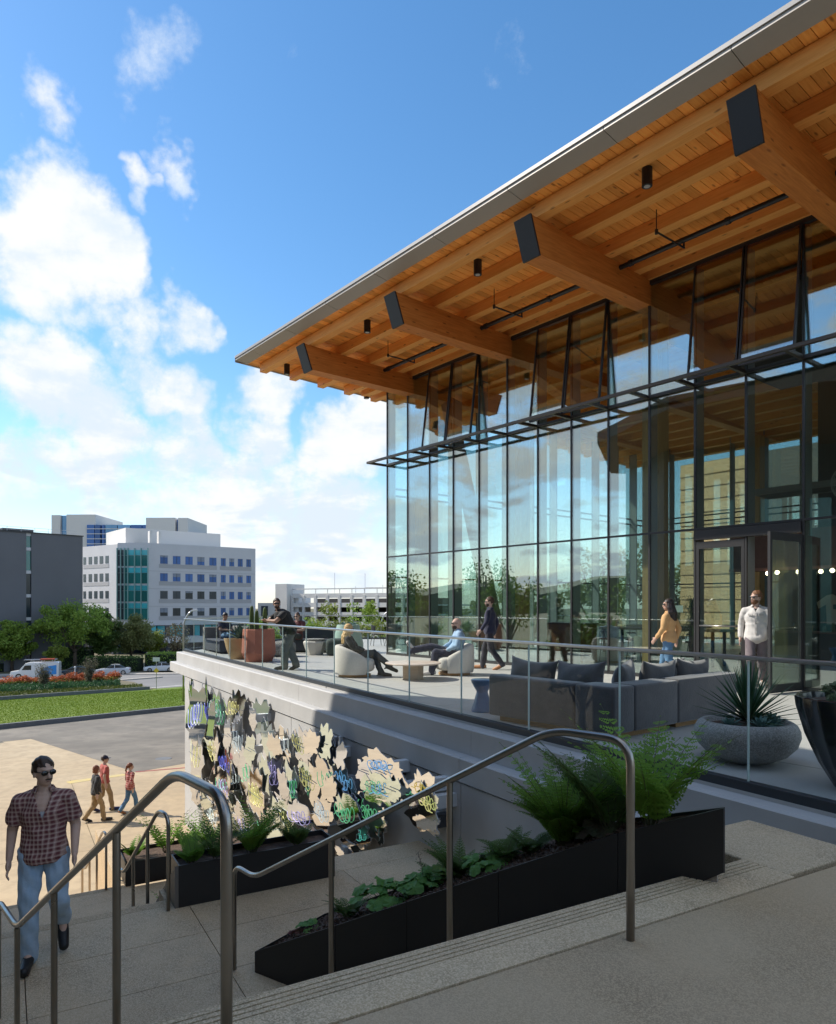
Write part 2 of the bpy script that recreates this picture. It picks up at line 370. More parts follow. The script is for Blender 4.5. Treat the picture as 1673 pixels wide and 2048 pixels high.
m_bronze = mat('bronze_metal', (.085, .07, .058), .38, metal=.6)
m_steel = mat('brushed_steel', (.40, .365, .325), .30, metal=1.0, col2=(.34, .31, .275), scale=3, bump=.03, bscale=160, stretch=(1, 1, 1), rvar=.08)
m_rail = mat('satin_rail_cap', (.62, .62, .62), .32, metal=1.0)
m_shoe = mat('dark_rail_shoe', (.025, .03, .036), .5)
m_fascia = mat('grey_fascia', (.40, .365, .325), .42, metal=.1, col2=(.375, .345, .305), scale=.6)
m_coping = mat('pale_roof_coping', (.30, .29, .28), .4)
m_roof = mat('roof_membrane', (.5, .5, .5), .8)
m_glass = glass_mat('facade_glass', (.855, .95, .925), .22, .96, gtint=(.94, 1, .985))
m_glass_rail = glass_mat('rail_glass', (.965, .988, .98), .012, .10)
m_gedge = mat('glass_edge', (.10, .32, .27), .15, spec=.6)
m_gedge_l = mat('glass_joint', (.50, .62, .60), .2, spec=.6)
m_wood = wood_mat('soffit_spruce', (.94, .42, .095), (.82, .32, .062), (.26, .07, .018), 'Y', .20)
m_purlin = wood_mat('purlin_fir', (.94, .455, .125), (.84, .36, .085), (.30, .09, .025), 'X', .07)
m_beam = wood_mat('beam_fir', (.70, .265, .060), (.56, .185, .038), (.24, .065, .016), 'Y', .05)
m_colwood = wood_mat('column_fir', (.62, .38, .15), (.50, .28, .10), (.25, .11, .03), 'Z', .05)
m_cap = mat('black_beam_cap', (.022, .022, .024), .5)
m_infl = mat('interior_floor', (.33, .31, .28), .35, col2=(.28, .265, .24), scale=1.0)

# ------------------------------------------------------------------ ground
def sheet(name, polys, m, label=None, dz=.0, kind='structure', thick=None, parent=None):
    b = MB()
    for P0 in polys:
        P0 = [(p[0], p[1]) for p in P0]
        for lo_, hi_ in ((-1e5, GY0), (GY0, GY1), (GY1, 1e5)):      # follow the folds of the terrain
            P = clip(clip(P0, 0, 1, hi_), 0, -1, -lo_)
            if len(P) < 3: continue
            if sum(P[i][0]*P[(i+1) % len(P)][1]-P[(i+1) % len(P)][0]*P[i][1] for i in range(len(P))) < 0: P = P[::-1]
            pts = [(p[0], p[1], gz(p[1])+dz) for p in P]
            if thick:
                n = len(pts); lo = [(x, y, z-thick) for x, y, z in pts]
                b.add(lo+pts, [tuple(range(n, 2*n))]+[(i, (i+1) % n, n+(i+1) % n, n+i) for i in range(n)])
            else: b.add(pts, [tuple(range(len(pts)))])
    o = b.obj(name, m, parent)
    if kind and not parent: o['kind'] = kind
    if label: o['label'] = label
    return o
b = MB(); ys = [-900, GY0, GY1, 900, 3500]
for y0, y1 in zip(ys[:-1], ys[1:]):
    b.add([(-3500, y0, gz(y0)-.02), (3500, y0, gz(y0)-.02), (3500, y1, gz(y1)-.02), (-3500, y1, gz(y1)-.02)], [(0, 1, 2, 3)])
b.obj('ground', m_earth)['kind'] = 'structure'
# tan plaza in large poured bays with narrow joints
plz = thing('plaza', 'tan concrete plaza below the terrace', 'plaza'); del plz['category']; plz['kind'] = 'structure'
plz.location = (0, 0, 0)
PLZ = [(-60, -2), (-6.5, -2), (4, 28), (4, 33), (-11.6, 29.3), (-19.9, 36.7), (-24, 40.2), (-60, 40.2)]
plz_hex = [(-60, -2), (6, -2), (6, 28), (-60, 28)]
nb = 0
ux = (EU.x, EU.y); vx = (EV.x, EV.y)
for i in range(-14, 12):
    for j in range(-6, 14):
        s = 6.0; P = [(-9+(i+a)*s*ET.x+(j+c)*s*EW.x, 20+(i+a)*s*ET.y+(j+c)*s*EW.y) for a, c in ((.0012, .0012), (.9988, .0012), (.9988, .9988), (.0012, .9988))]
        # flat part of the plaza, then the gently falling far edge up to the asphalt
        for Q in (clip_to(P, plz_hex),):
            if len(Q) >= 3:
                sheet('plaza_bay', [Q], m_plaza, dz=.0, parent=plz); nb += 1
asph_l0, asph_c, asph_r = ongr(62, 1478), ongr(272, 1545), ongr(372, 1527)
far = [(-60, GY0), (asph_c.x, GY0), (asph_c.x, asph_c.y), (asph_l0.x, asph_l0.y)]
kd = Vector((asph_l0.x-asph_c.x, asph_l0.y-asph_c.y)).normalized()
pe = tuple(ongr(-420, 1528)[:2])
sheet('plaza_bay', [[(-70, GY0+.004), (asph_c.x-.02, GY0+.004), (asph_c.x, asph_c.y), (asph_l0.x, asph_l0.y), pe, (-70, pe[1])]], m_plaza, dz=0, parent=plz)
sheet('plaza_bay', [[(asph_c.x, GY0+.004), (6, GY0+.004), (6, asph_c.y+4), (asph_r.x, asph_r.y), (asph_c.x, asph_c.y)]], m_plaza, dz=0, parent=plz)
# asphalt drive court with red painted edge
lc = [ongr(0, 1460), ongr(370, 1420)]         # front kerb of the lawn
ld = Vector((lc[1].x-lc[0].x, lc[1].y-lc[0].y)).normalized()
A0 = tuple(ongr(-420, 1504)[:2]); A1 = (lc[1].x+ld.x*40, lc[1].y+ld.y*40)
sheet('drive_court', [[(asph_c.x, asph_c.y), (asph_r.x, asph_r.y), (6, asph_r.y+3), (18, 50), A1, A0, pe, (asph_l0.x, asph_l0.y)]], m_asph, dz=.004)
def strip(name, p, q, w, m, dz=.008, h=None, **k):
    p = Vector((p[0], p[1], 0)); q = Vector((q[0], q[1], 0)); d = (q-p).normalized(); n = Vector((-d.y, d.x, 0))*w
    if h: return sheet(name, [[p, q, q+n, p+n]], m, dz=h, thick=h+.1, **k)
    return sheet(name, [[p, q, q+n, p+n]], m, dz=dz, **k)
strip('red_kerb_line', asph_c, asph_r+Vector((6, 2, 0)), .16, m_red)
yl0, yl1 = ongr(140, 1568), ongr(255, 1551)
strip('yellow_line', yl0, yl1, .45, m_yel, dz=.006)
tag(MB().lathe([(.36, 0), (.36, .012)], 28).obj('manhole_cover', m_kerb, loc=ongr(327, 1518)+Vector((0, 0, .006))), 'round dark manhole cover in the asphalt near the wall', 'manhole cover')
# lawn with kerbs
l2a, l2b = ongr(0, 1404), ongr(300, 1381)
l2d = Vector((l2b.x-l2a.x, l2b.y-l2a.y)).normalized()
B0 = tuple(ongr(-420, 1434)[:2]); B1 = (l2b.x+l2d.x*45, l2b.y+l2d.y*45)
sheet('lawn_ground', [[A0, A1, B1, B0]], m_grass, dz=.10)
strip('lawn_kerb', A0, A1, .32, m_kerb, h=.30); strip('lawn_kerb', B0, (l2b.x, l2b.y), .32, m_kerb, h=.42)
# planting bed behind, then the road
r1a, r1b = ongr(250, 1362), ongr(372, 1352)
sheet('planting_bed', [[(B0[0], B0[1]+.35), (l2b.x+.2, l2b.y+.35), ongr(268, 1366)[:2], ongr(238, 1362)[:2], ongr(-420, 1384)[:2]]], m_earth, dz=.12, kind='structure')
sheet('road', [[ongr(-420, 1383)[:2], ongr(238, 1361)[:2], ongr(330, 1381)[:2], (20, ongr(330, 1381).y), (60, 112), (-15, 118), ongr(-400, 1357)[:2]]], m_road, dz=.006)
strip('median_kerb', ongr(243, 1362), ongr(326, 1355.5), 1.2, m_walk, h=.15)
strip('road_line', ongr(300, 1376.5), ongr(372, 1370.5), .5, m_white, dz=.012)
sheet('sidewalk', [[ongr(-300, 1356)[:2], (-30, 114.5), (-12, 117), (-12, 121), (-30, 118.5), ongr(-300, 1352)[:2]]], m_walk, dz=.12, thick=.3)

# ------------------------------------------------------------------ terrace: floor, retaining wall, cornice
TEND = 25.0
TER = [Tw(-.05, .05), Tw(TEND, .05), Tw(TEND, -14), (22, 34), (-3, 33.5), (-5.9, 33.2)]
TERP = [(p[0], p[1]) for p in TER]
ter = MB().prism(TERP, -.55, -.051).obj('terrace', m_conc); ter['kind'] = 'structure'
# paving slabs, laid on the pavilion's grid
for i in range(-8, 13):
    for j in range(-3, 10):
        g = .006; P = []
        for a, c in ((0, 0), (1, 0), (1, 1), (0, 1)):
            q = Bw(-.52+(i+a)*2.07+(g if a == 0 else -g), .02+(j+c)*2.07+(g if c == 0 else -g)); P.append((q.x, q.y))
        P = clip_to(P, [TERP[0], TERP[1], TERP[2], TERP[3], TERP[5]])
        if len(P) >= 3:
            MB().prism(P[::-1], -.05, 0).obj('paving_slab', m_floor, ter)
# retaining wall in cast panels with open joints
rw = thing('retaining_wall', 'white cast concrete retaining wall below the terrace railing', 'wall', TK, TROT)
jt = [-.32, 5.35, 11.40, 17.43, 23.4, 27]
for a, c in zip(jt[:-1], jt[1:]):
    MB().box(max(a, 1.8)+.008, c-.008, -.375, .0, -6.0, -.685).obj('wall_panel', m_conc_l, rw, bevel=.006)
MB().box(1.9, 27, -.33, .5, -6.0, -.56).obj('wall_core', m_groove, rw)
# end return of the wall and of the cornice
MB().box(1.81, 2.2, .01, 9.6, -6.0, -.70).obj('end_wall', m_conc_l, rw, bevel=.006)
def cornice(z0, z1, out, back, name):
    b = MB(); o = out
    prof = [(-o, z0), (-o, z1-.02), (-o+.025, z1), (back, z1), (back, z0)]      # y, z
    for a, c in zip(jt[:-1], jt[1:]):
        a2 = -o if a == jt[0] else a+.004; c2 = c-.004; n = len(prof); mb = MB()
        mb.add([(a2, y, z) for y, z in prof]+[(c2, y, z) for y, z in prof], [tuple(range(n)), tuple(range(2*n-1, n-1, -1))]+[(i, n+i, n+(i+1) % n, (i+1) % n) for i in range(n)])
        mb.obj(name, m_conc_l, rw)
    MB().box(-o, .3, back+.004, 9.6, z0, z1).obj(name, m_conc_l, rw)
cornice(-.66, -.36, .40, .25, 'lower_cornice')
cornice(-.358, -.03, .22, .24, 'upper_cornice')

# ------------------------------------------------------------------ glass balustrade
bal = thing('glass_balustrade', 'frameless glass balustrade with grey handrail along the terrace edge', 'balustrade', TK, TROT)
PX = [-.04+1.41*k for k in range(0, 18)]
pane_me = MB().box(.008, 1.402, -.008, .008, .06, 1.062).mesh('glass_pane', m_glass_rail)
for k in range(len(PX)-1):
    o = bpy.data.objects.new('glass_pane', pane_me); COL.objects.link(o); o.parent = bal; o.location = (PX[k], 0, 0)
je = MB().box(-.005, .005, -.010, .010, .07, 1.055).mesh('glass_edge', m_gedge_l)
for k in range(1, len(PX)-1):
    o = bpy.data.objects.new('glass_edge', je); COL.objects.link(o); o.parent = bal; o.location = (PX[k], 0, 0)
MB().box(-.06, PX[-1], -.024, .024, 1.062, 1.098).obj('handrail', m_rail, bal, bevel=.008)
MB().box(-.06, PX[-1], -.045, .045, -.03, .075).obj('rail_shoe', m_shoe, bal, bevel=.004)
# the rail turns at the corner and runs along the far side of the terrace
def rail_run(p, q, label):
    p = Vector((p[0], p[1], 0)); q = Vector((q[0], q[1], 0)); L_ = (q-p).length
    t = thing('glass_balustrade', label, 'balustrade', p, math.atan2((q-p).y, (q-p).x)); n = max(1, round(L_/1.41)); w = L_/n
    pm = MB().box(.008, w-.008, -.008, .008, .06, 1.062).mesh('glass_pane', m_glass_rail)
    for k in range(n):
        o = bpy.data.objects.new('glass_pane', pm); COL.objects.link(o); o.parent = t; o.location = (k*w, 0, 0)
    MB().box(.04, L_, -.024, .024, 1.062, 1.098).obj('handrail', m_rail, t); MB().box(.06, L_, -.045, .045, 0, .075).obj('rail_shoe', m_shoe, t)
rail_run(Tw(0, 0), (-5.8, 32.7), 'short glass balustrade turning back at the terrace corner')
rail_run((-5.7, 32.75), (10, 33.4), 'far glass balustrade in front of the shrubs')

# ------------------------------------------------------------------ stairs (terrace frame: t falls away from the camera, w leftwards)
ZL1, ZL2, ZL3 = -.10, -1.68, -3.18
st = thing('staircase', 'wide exposed aggregate stair between the landings', 'stairs', TK, TROT); del st['category']; st['kind'] = 'structure'
def nosing(t0, w0, w1, z, n=4):
    """grooved tread edge: narrow bars with open grooves"""
    b = MB()
    for k in range(n): b.box(t0+.012+k*.034, t0+.012+k*.034+.024, -w1, -w0, z-.012, z)
    b.obj('nosing_bar', m_agg, st)
def tread(t0, t1, w0, w1, z, name='step', h=.16, m=None, grooves=True, j=0):
    g = .15 if grooves else 0
    if grooves:
        MB().box(t0, t0+.012+.034*4, -w1, -w0, z-h, z-.012).obj('groove_bed', m_groove, st)
        nosing(t0, w0, w1, z); MB().box(t0-.002, t0+.010, -w1, -w0, z-h, z).obj('step_edge', m or m_agg, st); s = t0+.012+.034*4
    else: s = t0
    MB().box(s, t1, -w1, -w0, z-h, z).obj(name, m or m_agg, st)
# upper landing: rough strip behind the nosing, then honed bays
W0, W1 = -.0, 14.0
tread(21.92, 22.26, 1.2, W1, ZL1, 'landing_strip', h=.16)
MB().box(21.40, 22.22, -1.195, -.41, ZL1-.3, ZL1).obj('landing_strip', m_agg, st, bevel=.01)
for a, c in ((22.275, 24.6), (24.61, 27.0), (27.01, 31)):
    for w0, w1 in ((-1.0 if a > 22.3 else -.41+.82, 5.6), (5.61, 8.8), (8.81, 12.0)):
        MB().box(a, c, -w1, -w0, ZL1-.3, ZL1-.001).obj('landing_slab', m_agg_d, st, bevel=.004)
MB().box(21.95, 31, -12, -.45, ZL1-2.4, ZL1-.301).obj('landing_base', m_groove, st)
# flight 1
n1 = 10; rise = (ZL1-ZL2)/n1; T1 = .285
for k in range(1, n1):
    tread(21.92-k*T1, 21.92-(k-1)*T1+.01, 1.9, W1, ZL1-k*rise, h=rise+.02)
LT1 = 21.92-(n1-1)*T1                      # foot of the flight
# lower landing: slabs with joints
ts = [16.90, 17.72, 18.55, LT1+.02]; ws = [.0, 1.72, 3.55, 5.1, 7.2, 9.4, 12]
for a, c in zip(ts[:-1], ts[1:]):
    for w0, w1 in zip(ws[:-1], ws[1:]):
        MB().box(a+.004, c-.004, -w1+.004, -w0-.004, ZL2-.12, ZL2).obj('landing_slab', m_agg, st)
MB().box(16.45, 22, -12, .0, ZL2-.9, ZL2-.121).obj('landing_base', m_groove, st)
tread(16.74, 16.90, 3.75, 12, ZL2, 'landing_strip', h=.16)
MB().box(16.40, 16.895, -3.75, -.01, ZL2-.2, ZL2).obj('landing_strip', m_agg, st, bevel=.008)
MB().box(16.42, 16.8, -3.74, -.02, ZL2-3.7, ZL2-.2).obj('landing_riser', m_agg, st)
# flight 2 and 3
n2 = 9; rise2 = (ZL2-ZL3)/n2
for k in range(1, n2): tread(16.74-k*.30, 16.74-(k-1)*.30+.01, 3.6, 12, ZL2-k*rise2, h=rise2+.02)
T2 = 16.74-(n2-1)*.30
MB().box(12.10, T2+.02, -12, -2.0, ZL3-.2, ZL3).obj('landing_slab', m_agg, st)
tread(11.94, 12.10, 3.5, 12, ZL3, 'landing_strip', h=.16)
n3 = 13; rise3 = (ZL3-GZ0)/n3
for k in range(1, n3): tread(11.94-k*.30, 11.94-(k-1)*.30+.01, 3.5, 12, ZL3-k*rise3, h=rise3+.02, grooves=False)
MB().box(8.4, 16.4, -11.9, -2.0, GZ0-.5, ZL3-2.1).obj('stair_base', m_agg, st)
MB().box(8.4, 16.45, -3.6, -3.4, GZ0-.3, ZL3-.02).obj('stair_cheek', m_agg, st)
MB().box(11.95, 16.45, -12, -2.0, GZ0-.3, ZL3-.201).obj('stair_base', m_agg, st)
# ------------------------------------------------------------------ timber pavilion (local x = u along the front, y = inwards, z up)
pav = thing('timber_pavilion', 'glass walled pavilion under a wide timber roof with deep eaves', 'building', PC, PROT)
UE, YD, BAY = 17.6, 14.0, 1.0355
MU = [k*BAY if k else 0.0 for k in range(18)]
Z1, Z2, Z3 = 3.04, 5.90, 8.30
def soff(v): return 8.75+.035*(v-3.85)
def pane(x0, x1, z0, z1, parent=pav, y=0): return MB().box(x0+.022, x1-.022, y-.012, y+.012, z0+.02, z1-.02).obj('glass_pane', m_glass, parent)
pm = {}
def pane_i(key, x0, x1, z0, z1, loc, rot=(0, 0, 0)):
    if key not in pm: pm[key] = MB().box(x0+.018, x1-.018, -.012, .012, z0+.02, z1-.02).mesh('glass_pane', m_glass)
    o = bpy.data.objects.new('glass_pane', pm[key]); COL.objects.link(o); o.parent = pav; o.location = loc; o.rotation_euler = rot; return o
TILT = {2, 3, 6, 7, 10, 11, 14, 15}
DOOR = (10, 11)
for k in range(17):
    if k not in DOOR: pane_i('low', 0, BAY, .06, Z1, (MU[k], 0, 0))
    pane_i('mid', 0, BAY, Z1, Z2, (MU[k], 0, 0))
    if k in TILT:
        o = pane_i('top', 0, BAY, -(Z3-Z2)+.03, 0, (MU[k], -.03, Z3), (-.125, 0, 0))
        o.name = 'vent_window'
        fr = MB(); h = Z3-Z2-.03
        fr.box(.015, .045, -.03, .03, -h, 0); fr.box(BAY-.045, BAY-.015, -.03, .03, -h, 0); fr.box(.045, BAY-.045, -.03, .03, -h, -h+.04)
        fr.obj('window_frame', m_alu, o)
    else: pane_i('top', 0, BAY, -(Z3-Z2)+.03, 0, (MU[k], 0, Z3))
mull = MB().box(-.019, .019, -.03, .02, 0, Z3); mull.cm = 1; mull.box(-.016, .016, .02, .30, 0, Z3); mull = mull.mesh('mullion', [m_alu, m_fin])
for k in range(18):
    o = bpy.data.objects.new('mullion', mull); COL.objects.link(o); o.parent = pav; o.location = (MU[k], 0, 0)
for z in (Z1, Z2): MB().box(-.03, UE, -.028, .05, z-.02, z+.02).obj('transom', m_alu, pav)
MB().box(-.03, 10.33, -.03, .06, 0, .07).obj('sill', m_alu, pav); MB().box(12.43, UE, -.03, .06, 0, .07).obj('sill', m_alu, pav)
MB().box(-.03, UE, -.05, .06, Z3-.03, Z3+.06).obj('head_frame', m_alu, pav)
# end wall (u = 0) and far wall
EB = 1.28; ne = 11
emull = MB().box(-.02, .02, -.03, .03, 0, Z3+.05); emull.cm = 1; emull.box(.02, .32, -.025, .025, 0, Z3+.05); emull = emull.mesh('mullion', [m_alu, m_fin])
pm_e = MB().box(-.012, .012, .03, EB-.03, .06, Z3).mesh('glass_pane', m_glass)
for k in range(1, ne+1):
    o = bpy.data.objects.new('mullion', emull); COL.objects.link(o); o.parent = pav; o.location = (0, k*EB, 0)
for k in range(ne):
    o = bpy.data.objects.new('glass_pane', pm_e); COL.objects.link(o); o.parent = pav; o.location = (0, k*EB, 0)
for z in (2.42, 4.98, 5.20): MB().box(-.03, .05, .32, YD, z-.025, z+.025).obj('transom', m_alu, pav)
fm = MB().box(-.028, .028, -.3, .02, 0, Z3+.05).mesh('mullion', m_fin)
pm_f = MB().box(.03, 1.31-.03, -.012, .012, .06, Z3).mesh('glass_pane', m_glass)
for k in range(1, 14):
    o = bpy.data.objects.new('mullion', fm); COL.objects.link(o); o.parent = pav; o.location = (k*1.31, YD, 0)
for k in range(13):
    o = bpy.data.objects.new('glass_pane', pm_f); COL.objects.link(o); o.parent = pav; o.location = (k*1.31, YD, 0)
for z in (2.42, 4.98, 5.20): MB().box(.1, UE, YD-.05, YD+.03, z-.025, z+.025).obj('transom', m_alu, pav)
MB().box(UE, UE+.2, .0, YD, 0, Z3).obj('party_wall', mat('dark_wall', (.10, .095, .09), .8), pav)
MB().box(.0, UE, .07, YD, -.045, .012).obj('floor_slab', m_infl, pav)
# sunshade shelf over the front
shade = MB()
shade.box(-.05, UE, -.77, -.70, Z2-.035, Z2+.035)
ss = shade.obj('sunshade', m_bronze, pav, bevel=.006)
MB().box(.0, UE, -.10, -.05, Z2-.03, Z2+.03).obj('sunshade_rail', m_alu, ss)
br = MB().box(-.035, .035, -.70, -.036, -.035, .03).mesh('bracket', m_bronze)
for k in range(18):
    o = bpy.data.objects.new('bracket', br); COL.objects.link(o); o.parent = ss; o.location = (MU[k], 0, Z2)
pl = MB()
for k in range(3): pl.box(0, UE, -.28-k*.13, -.24-k*.13, Z2-.012, Z2+.006)
# roof: planks, purlins, beams
pw = .168; npl = int((UE+.3+1.85)/pw)
plk = MB(); y0, y1 = -3.84, YD+2.0
g = .005
plk.hexa([(g, y0, soff(-y0)), (pw-g, y0, soff(-y0)), (pw-g, y1, soff(-y1)), (g, y1, soff(-y1)), (g, y0, soff(-y0)+.05), (pw-g, y0, soff(-y0)+.05), (pw-g, y1, soff(-y1)+.05), (g, y1, soff(-y1)+.05)])
plk = plk.mesh('soffit_plank', m_wood)
for k in range(npl):
    o = bpy.data.objects.new('soffit_plank', plk); COL.objects.link(o); o.parent = pav; o.location = (-1.85+k*pw, 0, 0)
rb = MB(); zt = lambda p: soff(-p[1])
UR = -1.85+npl*pw
rs = MB().prism([(-1.85, -3.84), (UR, -3.84), (UR, YD+2.0), (-1.85, YD+2.0)], lambda p: soff(-p[1])+.0505, lambda p: soff(-p[1])+.16).obj('roof_slab', m_roof, pav)
for v in [3.47, 2.48, 1.49, .50]+[-.55-1.02*k for k in range(15)]:
    z = soff(v)-.004
    MB().box(-1.56, UR, -v-.11, -v+.11, z-.25, z).obj('purlin', m_purlin, pav, bevel=.006)
# long edge girder over the glass
MB().box(-1.3, UR, -.10, .16, Z3+.06, soff(-.2)-.01).obj('edge_girder', m_purlin, pav)
UB = [1.13+4.015*k for k in range(5)]
for k, u in enumerate(UB):
    zb, ztp = 7.84, 8.49; w = .19
    vt, vb = 3.74, 3.50
    bm_ = MB(); zi = soff(-YD)-.26
    bm_.hexa([(u-w, -vb, zb), (u+w, -vb, zb), (u+w, YD+.6, zb+.02), (u-w, YD+.6, zb+.02), (u-w, -vt, ztp), (u+w, -vt, ztp), (u+w, YD+.6, zi), (u-w, YD+.6, zi)])
    bo = bm_.obj('roof_beam', m_beam, pav, bevel=.006)
    MB().hexa([(u-w-.012, -vb-.012, zb-.012), (u+w+.012, -vb-.012, zb-.012), (u+w+.012, -vb+.03, zb-.012), (u-w-.012, -vb+.03, zb-.012),
               (u-w-.012, -vt-.012, ztp+.004), (u+w+.012, -vt-.012, ztp+.004), (u+w+.012, -vt+.03, ztp+.004), (u-w-.012, -vt+.03, ztp+.004)]).obj('steel_cap', m_cap, bo)
    MB().box(u-.20, u+.20, .26, .66, .012, 7.85).obj('column', m_colwood, pav, bevel=.01)
    MB().box(u-.20, u+.20, YD-.86, YD-.46, .012, 7.85).obj('column', m_colwood, pav, bevel=.01)
# fascia panels: sloping grey face, pale coping above
FJ = [-1.89, -.87]+[1.16+2.02*k for k in range(9)]
for a, c in zip(FJ[:-1], FJ[1:]):
    b = MB(); e = .006; zl = soff(3.84)
    for (ya, za), (yb, zb) in [((-3.845, zl-.012), (-4.20, zl+.045))]:
        b.hexa([(a+e, ya, za), (c-e, ya, za), (c-e, ya, za+.16), (a+e, ya, za+.16), (a+e, yb, zb), (c-e, yb, zb), (c-e, yb, zb+.09), (a+e, yb, zb+.09)])
    b.obj('fascia_panel', m_fascia, pav)
MB().box(-1.90, FJ[-1], -4.225, -4.201, soff(3.84)+.10, soff(3.84)+.165).obj('coping', m_coping, pav)
MB().hexa([(-1.90, -4.2, soff(3.84)+.14), (FJ[-1], -4.2, soff(3.84)+.14), (FJ[-1], -3.0, soff(3.84)+.16), (-1.90, -3.0, soff(3.84)+.16),
           (-1.90, -4.2, soff(3.84)+.165), (FJ[-1], -4.2, soff(3.84)+.165), (FJ[-1], -3.0, soff(3.84)+.19), (-1.90, -3.0, soff(3.84)+.19)]).obj('roof_edge', m_coping, pav)
MB().prism([(-1.93, -4.2), (-1.852, -3.85), (-1.852, YD+2), (-1.93, YD+2)], lambda p: soff(-p[1])-.015, lambda p: soff(-p[1])+.17).obj('end_fascia', m_fascia, pav)
# downlights, sprinkler pipe
m_lens = mat('lamp_lens', (.5, .5, .5), .2)
dl = MB().tube([(0, 0, -.30), (0, 0, 0)], .085, 20).mesh('downlight', m_cap, True, 40)
dll = MB().tube([(0, 0, -.304), (0, 0, -.296)], .05, 16).mesh('lens', m_lens)
for u, v in [(-1.05, 2.95), (3.14, 2.95), (7.17, 2.95), (11.2, 2.95), (15.2, 2.95), (-1.30, -.1)]:
    o = bpy.data.objects.new('downlight', dl); COL.objects.link(o); o.parent = pav; o.location = (u, -v, soff(v))
    q = bpy.data.objects.new('lens', dll); COL.objects.link(q); q.parent = o
pp = MB()
pp.tube([(-.2, -1.08, 8.32), (UE, -1.08, 8.32)], .05, 10)
pipe = pp.obj('sprinkler_pipe', m_blk, pav, True, ang=40)
bk = MB(); bk.tube([(0, -1.9, 8.22), (0, -.98, 8.22)], .018, 6); bk.tube([(0, -1.9, 8.20), (0, -1.9, 8.62)], .009, 6); bk.tube([(0, -1.0, 8.22), (0, -1.0, 8.34)], .018, 6); bk.tube([(0, -1.9, 8.18), (0, -1.9, 8.26)], .03, 8)
bkm = bk.mesh('pipe_hanger', m_blk)
cl = MB().tube([(-.04, -1.08, 8.32), (.04, -1.08, 8.32)], .066, 10).mesh('pipe_collar', m_blk)
for u in (2.6, 6.6, 10.7, 14.7):
    o = bpy.data.objects.new('pipe_hanger', bkm); COL.objects.link(o); o.parent = pipe; o.location = (u, 0, 0)
    for du in (-1.1, .9):
        o = bpy.data.objects.new('pipe_collar', cl); COL.objects.link(o); o.parent = pipe; o.location = (u+du, 0, 0)
MB().box(8.7, UE-.05, .75, 7.4, 7.62, 7.74).obj('shade_panel', mat('ceiling_shade', (.045, .042, .042), .8), pav)  # added dark sheet, standing in for the dimness under the timber ceiling
# diagonal timber brace behind the glass
m_brace = mat('grey_brace', (.22, .22, .21), .6)
MB().beam((1.75, 1.0, 7.6), (3.95, 1.0, .2), .22, .42, up=(0, 1, 0)).obj('diagonal_brace', m_brace, pav)
# glass doors: fixed leaf and open leaf
dx0, dxm, dx1 = MU[10], MU[11], MU[12]
MB().box(dx0+.03, dx1-.03, -.06, .10, Z1-.22, Z1-.03).obj('door_header', m_alu, pav)
def leaf(name, loc, rz, w, flip):
    b = MB(); h = Z1-.26
    b.box(0, .06, -.025, .025, .02, h); b.box(w-.06, w, -.025, .025, .02, h); b.box(.06, w-.06, -.025, .025, h-.14, h); b.box(.06, w-.06, -.025, .025, .02, .16)
    o = b.obj(name, m_alu, pav, loc=loc, rz=rz)
    MB().box(.06, w-.06, -.006, .006, .16, h-.14).obj('glass_pane', m_glass, o)
    hb = MB(); s = -.07
    hb.tube([(.10, s, 1.12), (w-.10, s, 1.12)], .014, 8); hb.tube([(.13, s, 1.12), (.13, 0, 1.12)], .012, 6); hb.tube([(w-.13, s, 1.12), (w-.13, 0, 1.12)], .012, 6)
    hb.obj('push_bar', m_steel, o, True); return o
leaf('door', (dx0+.03, 0, 0), 0, BAY-.06, 1)
leaf('open_door', (dx1-.03, -.03, 0), R(180)+R(83), BAY-.06, -1)
# ------------------------------------------------------------------ neighbouring wing: its roof shades the stairs (beside and behind the camera)
wing = thing('neighbour_wing', 'neighbouring wing with a flat roof beside the stairs', 'building', (0, 0, 0))
WP = [(-13.2, 15.6), (-8.0, 13.2), (-5.5, 8.5), (-4.6, 2.0), (-6.5, -9), (-34, -9.1), (-25, 5), (-21.0, 14.6)]
MB().prism(WP, 9.0, 9.5).obj('roof', mat('wing_soffit', (.16, .10, .06), .7), wing)
MB().prism([(-15.5, 12.4), (-21, 13.8), (-25, 5), (-33, -8.9), (-15.5, -8.9)], -5.3, 8.99).obj('side_wall', mat('wing_side', (.13, .12, .115), .7, col2=(.115, .108, .10), scale=.5), wing)
for k in range(9):
    MB().box(-15.49, -15.40, -7.5+2.1*k, -6.6+2.1*k, .3+1.1*(k % 2), 6.5).obj('window', mat('wing_window', (.10, .30, .28), .15, spec=.8), wing)
MB().box(-33, 9, -21.5, -9.0, -5.3, 9.0).obj('wall', mat('wing_wall', (.34, .31, .28), .8, col2=(.30, .28, .26), scale=.5), wing)
for x, y in ((-12, -4), (-9.5, -6)):
    MB().box(x-.25, x+.25, y-.25, y+.25, -5.3, 9.0).obj('column', m_colwood, wing)

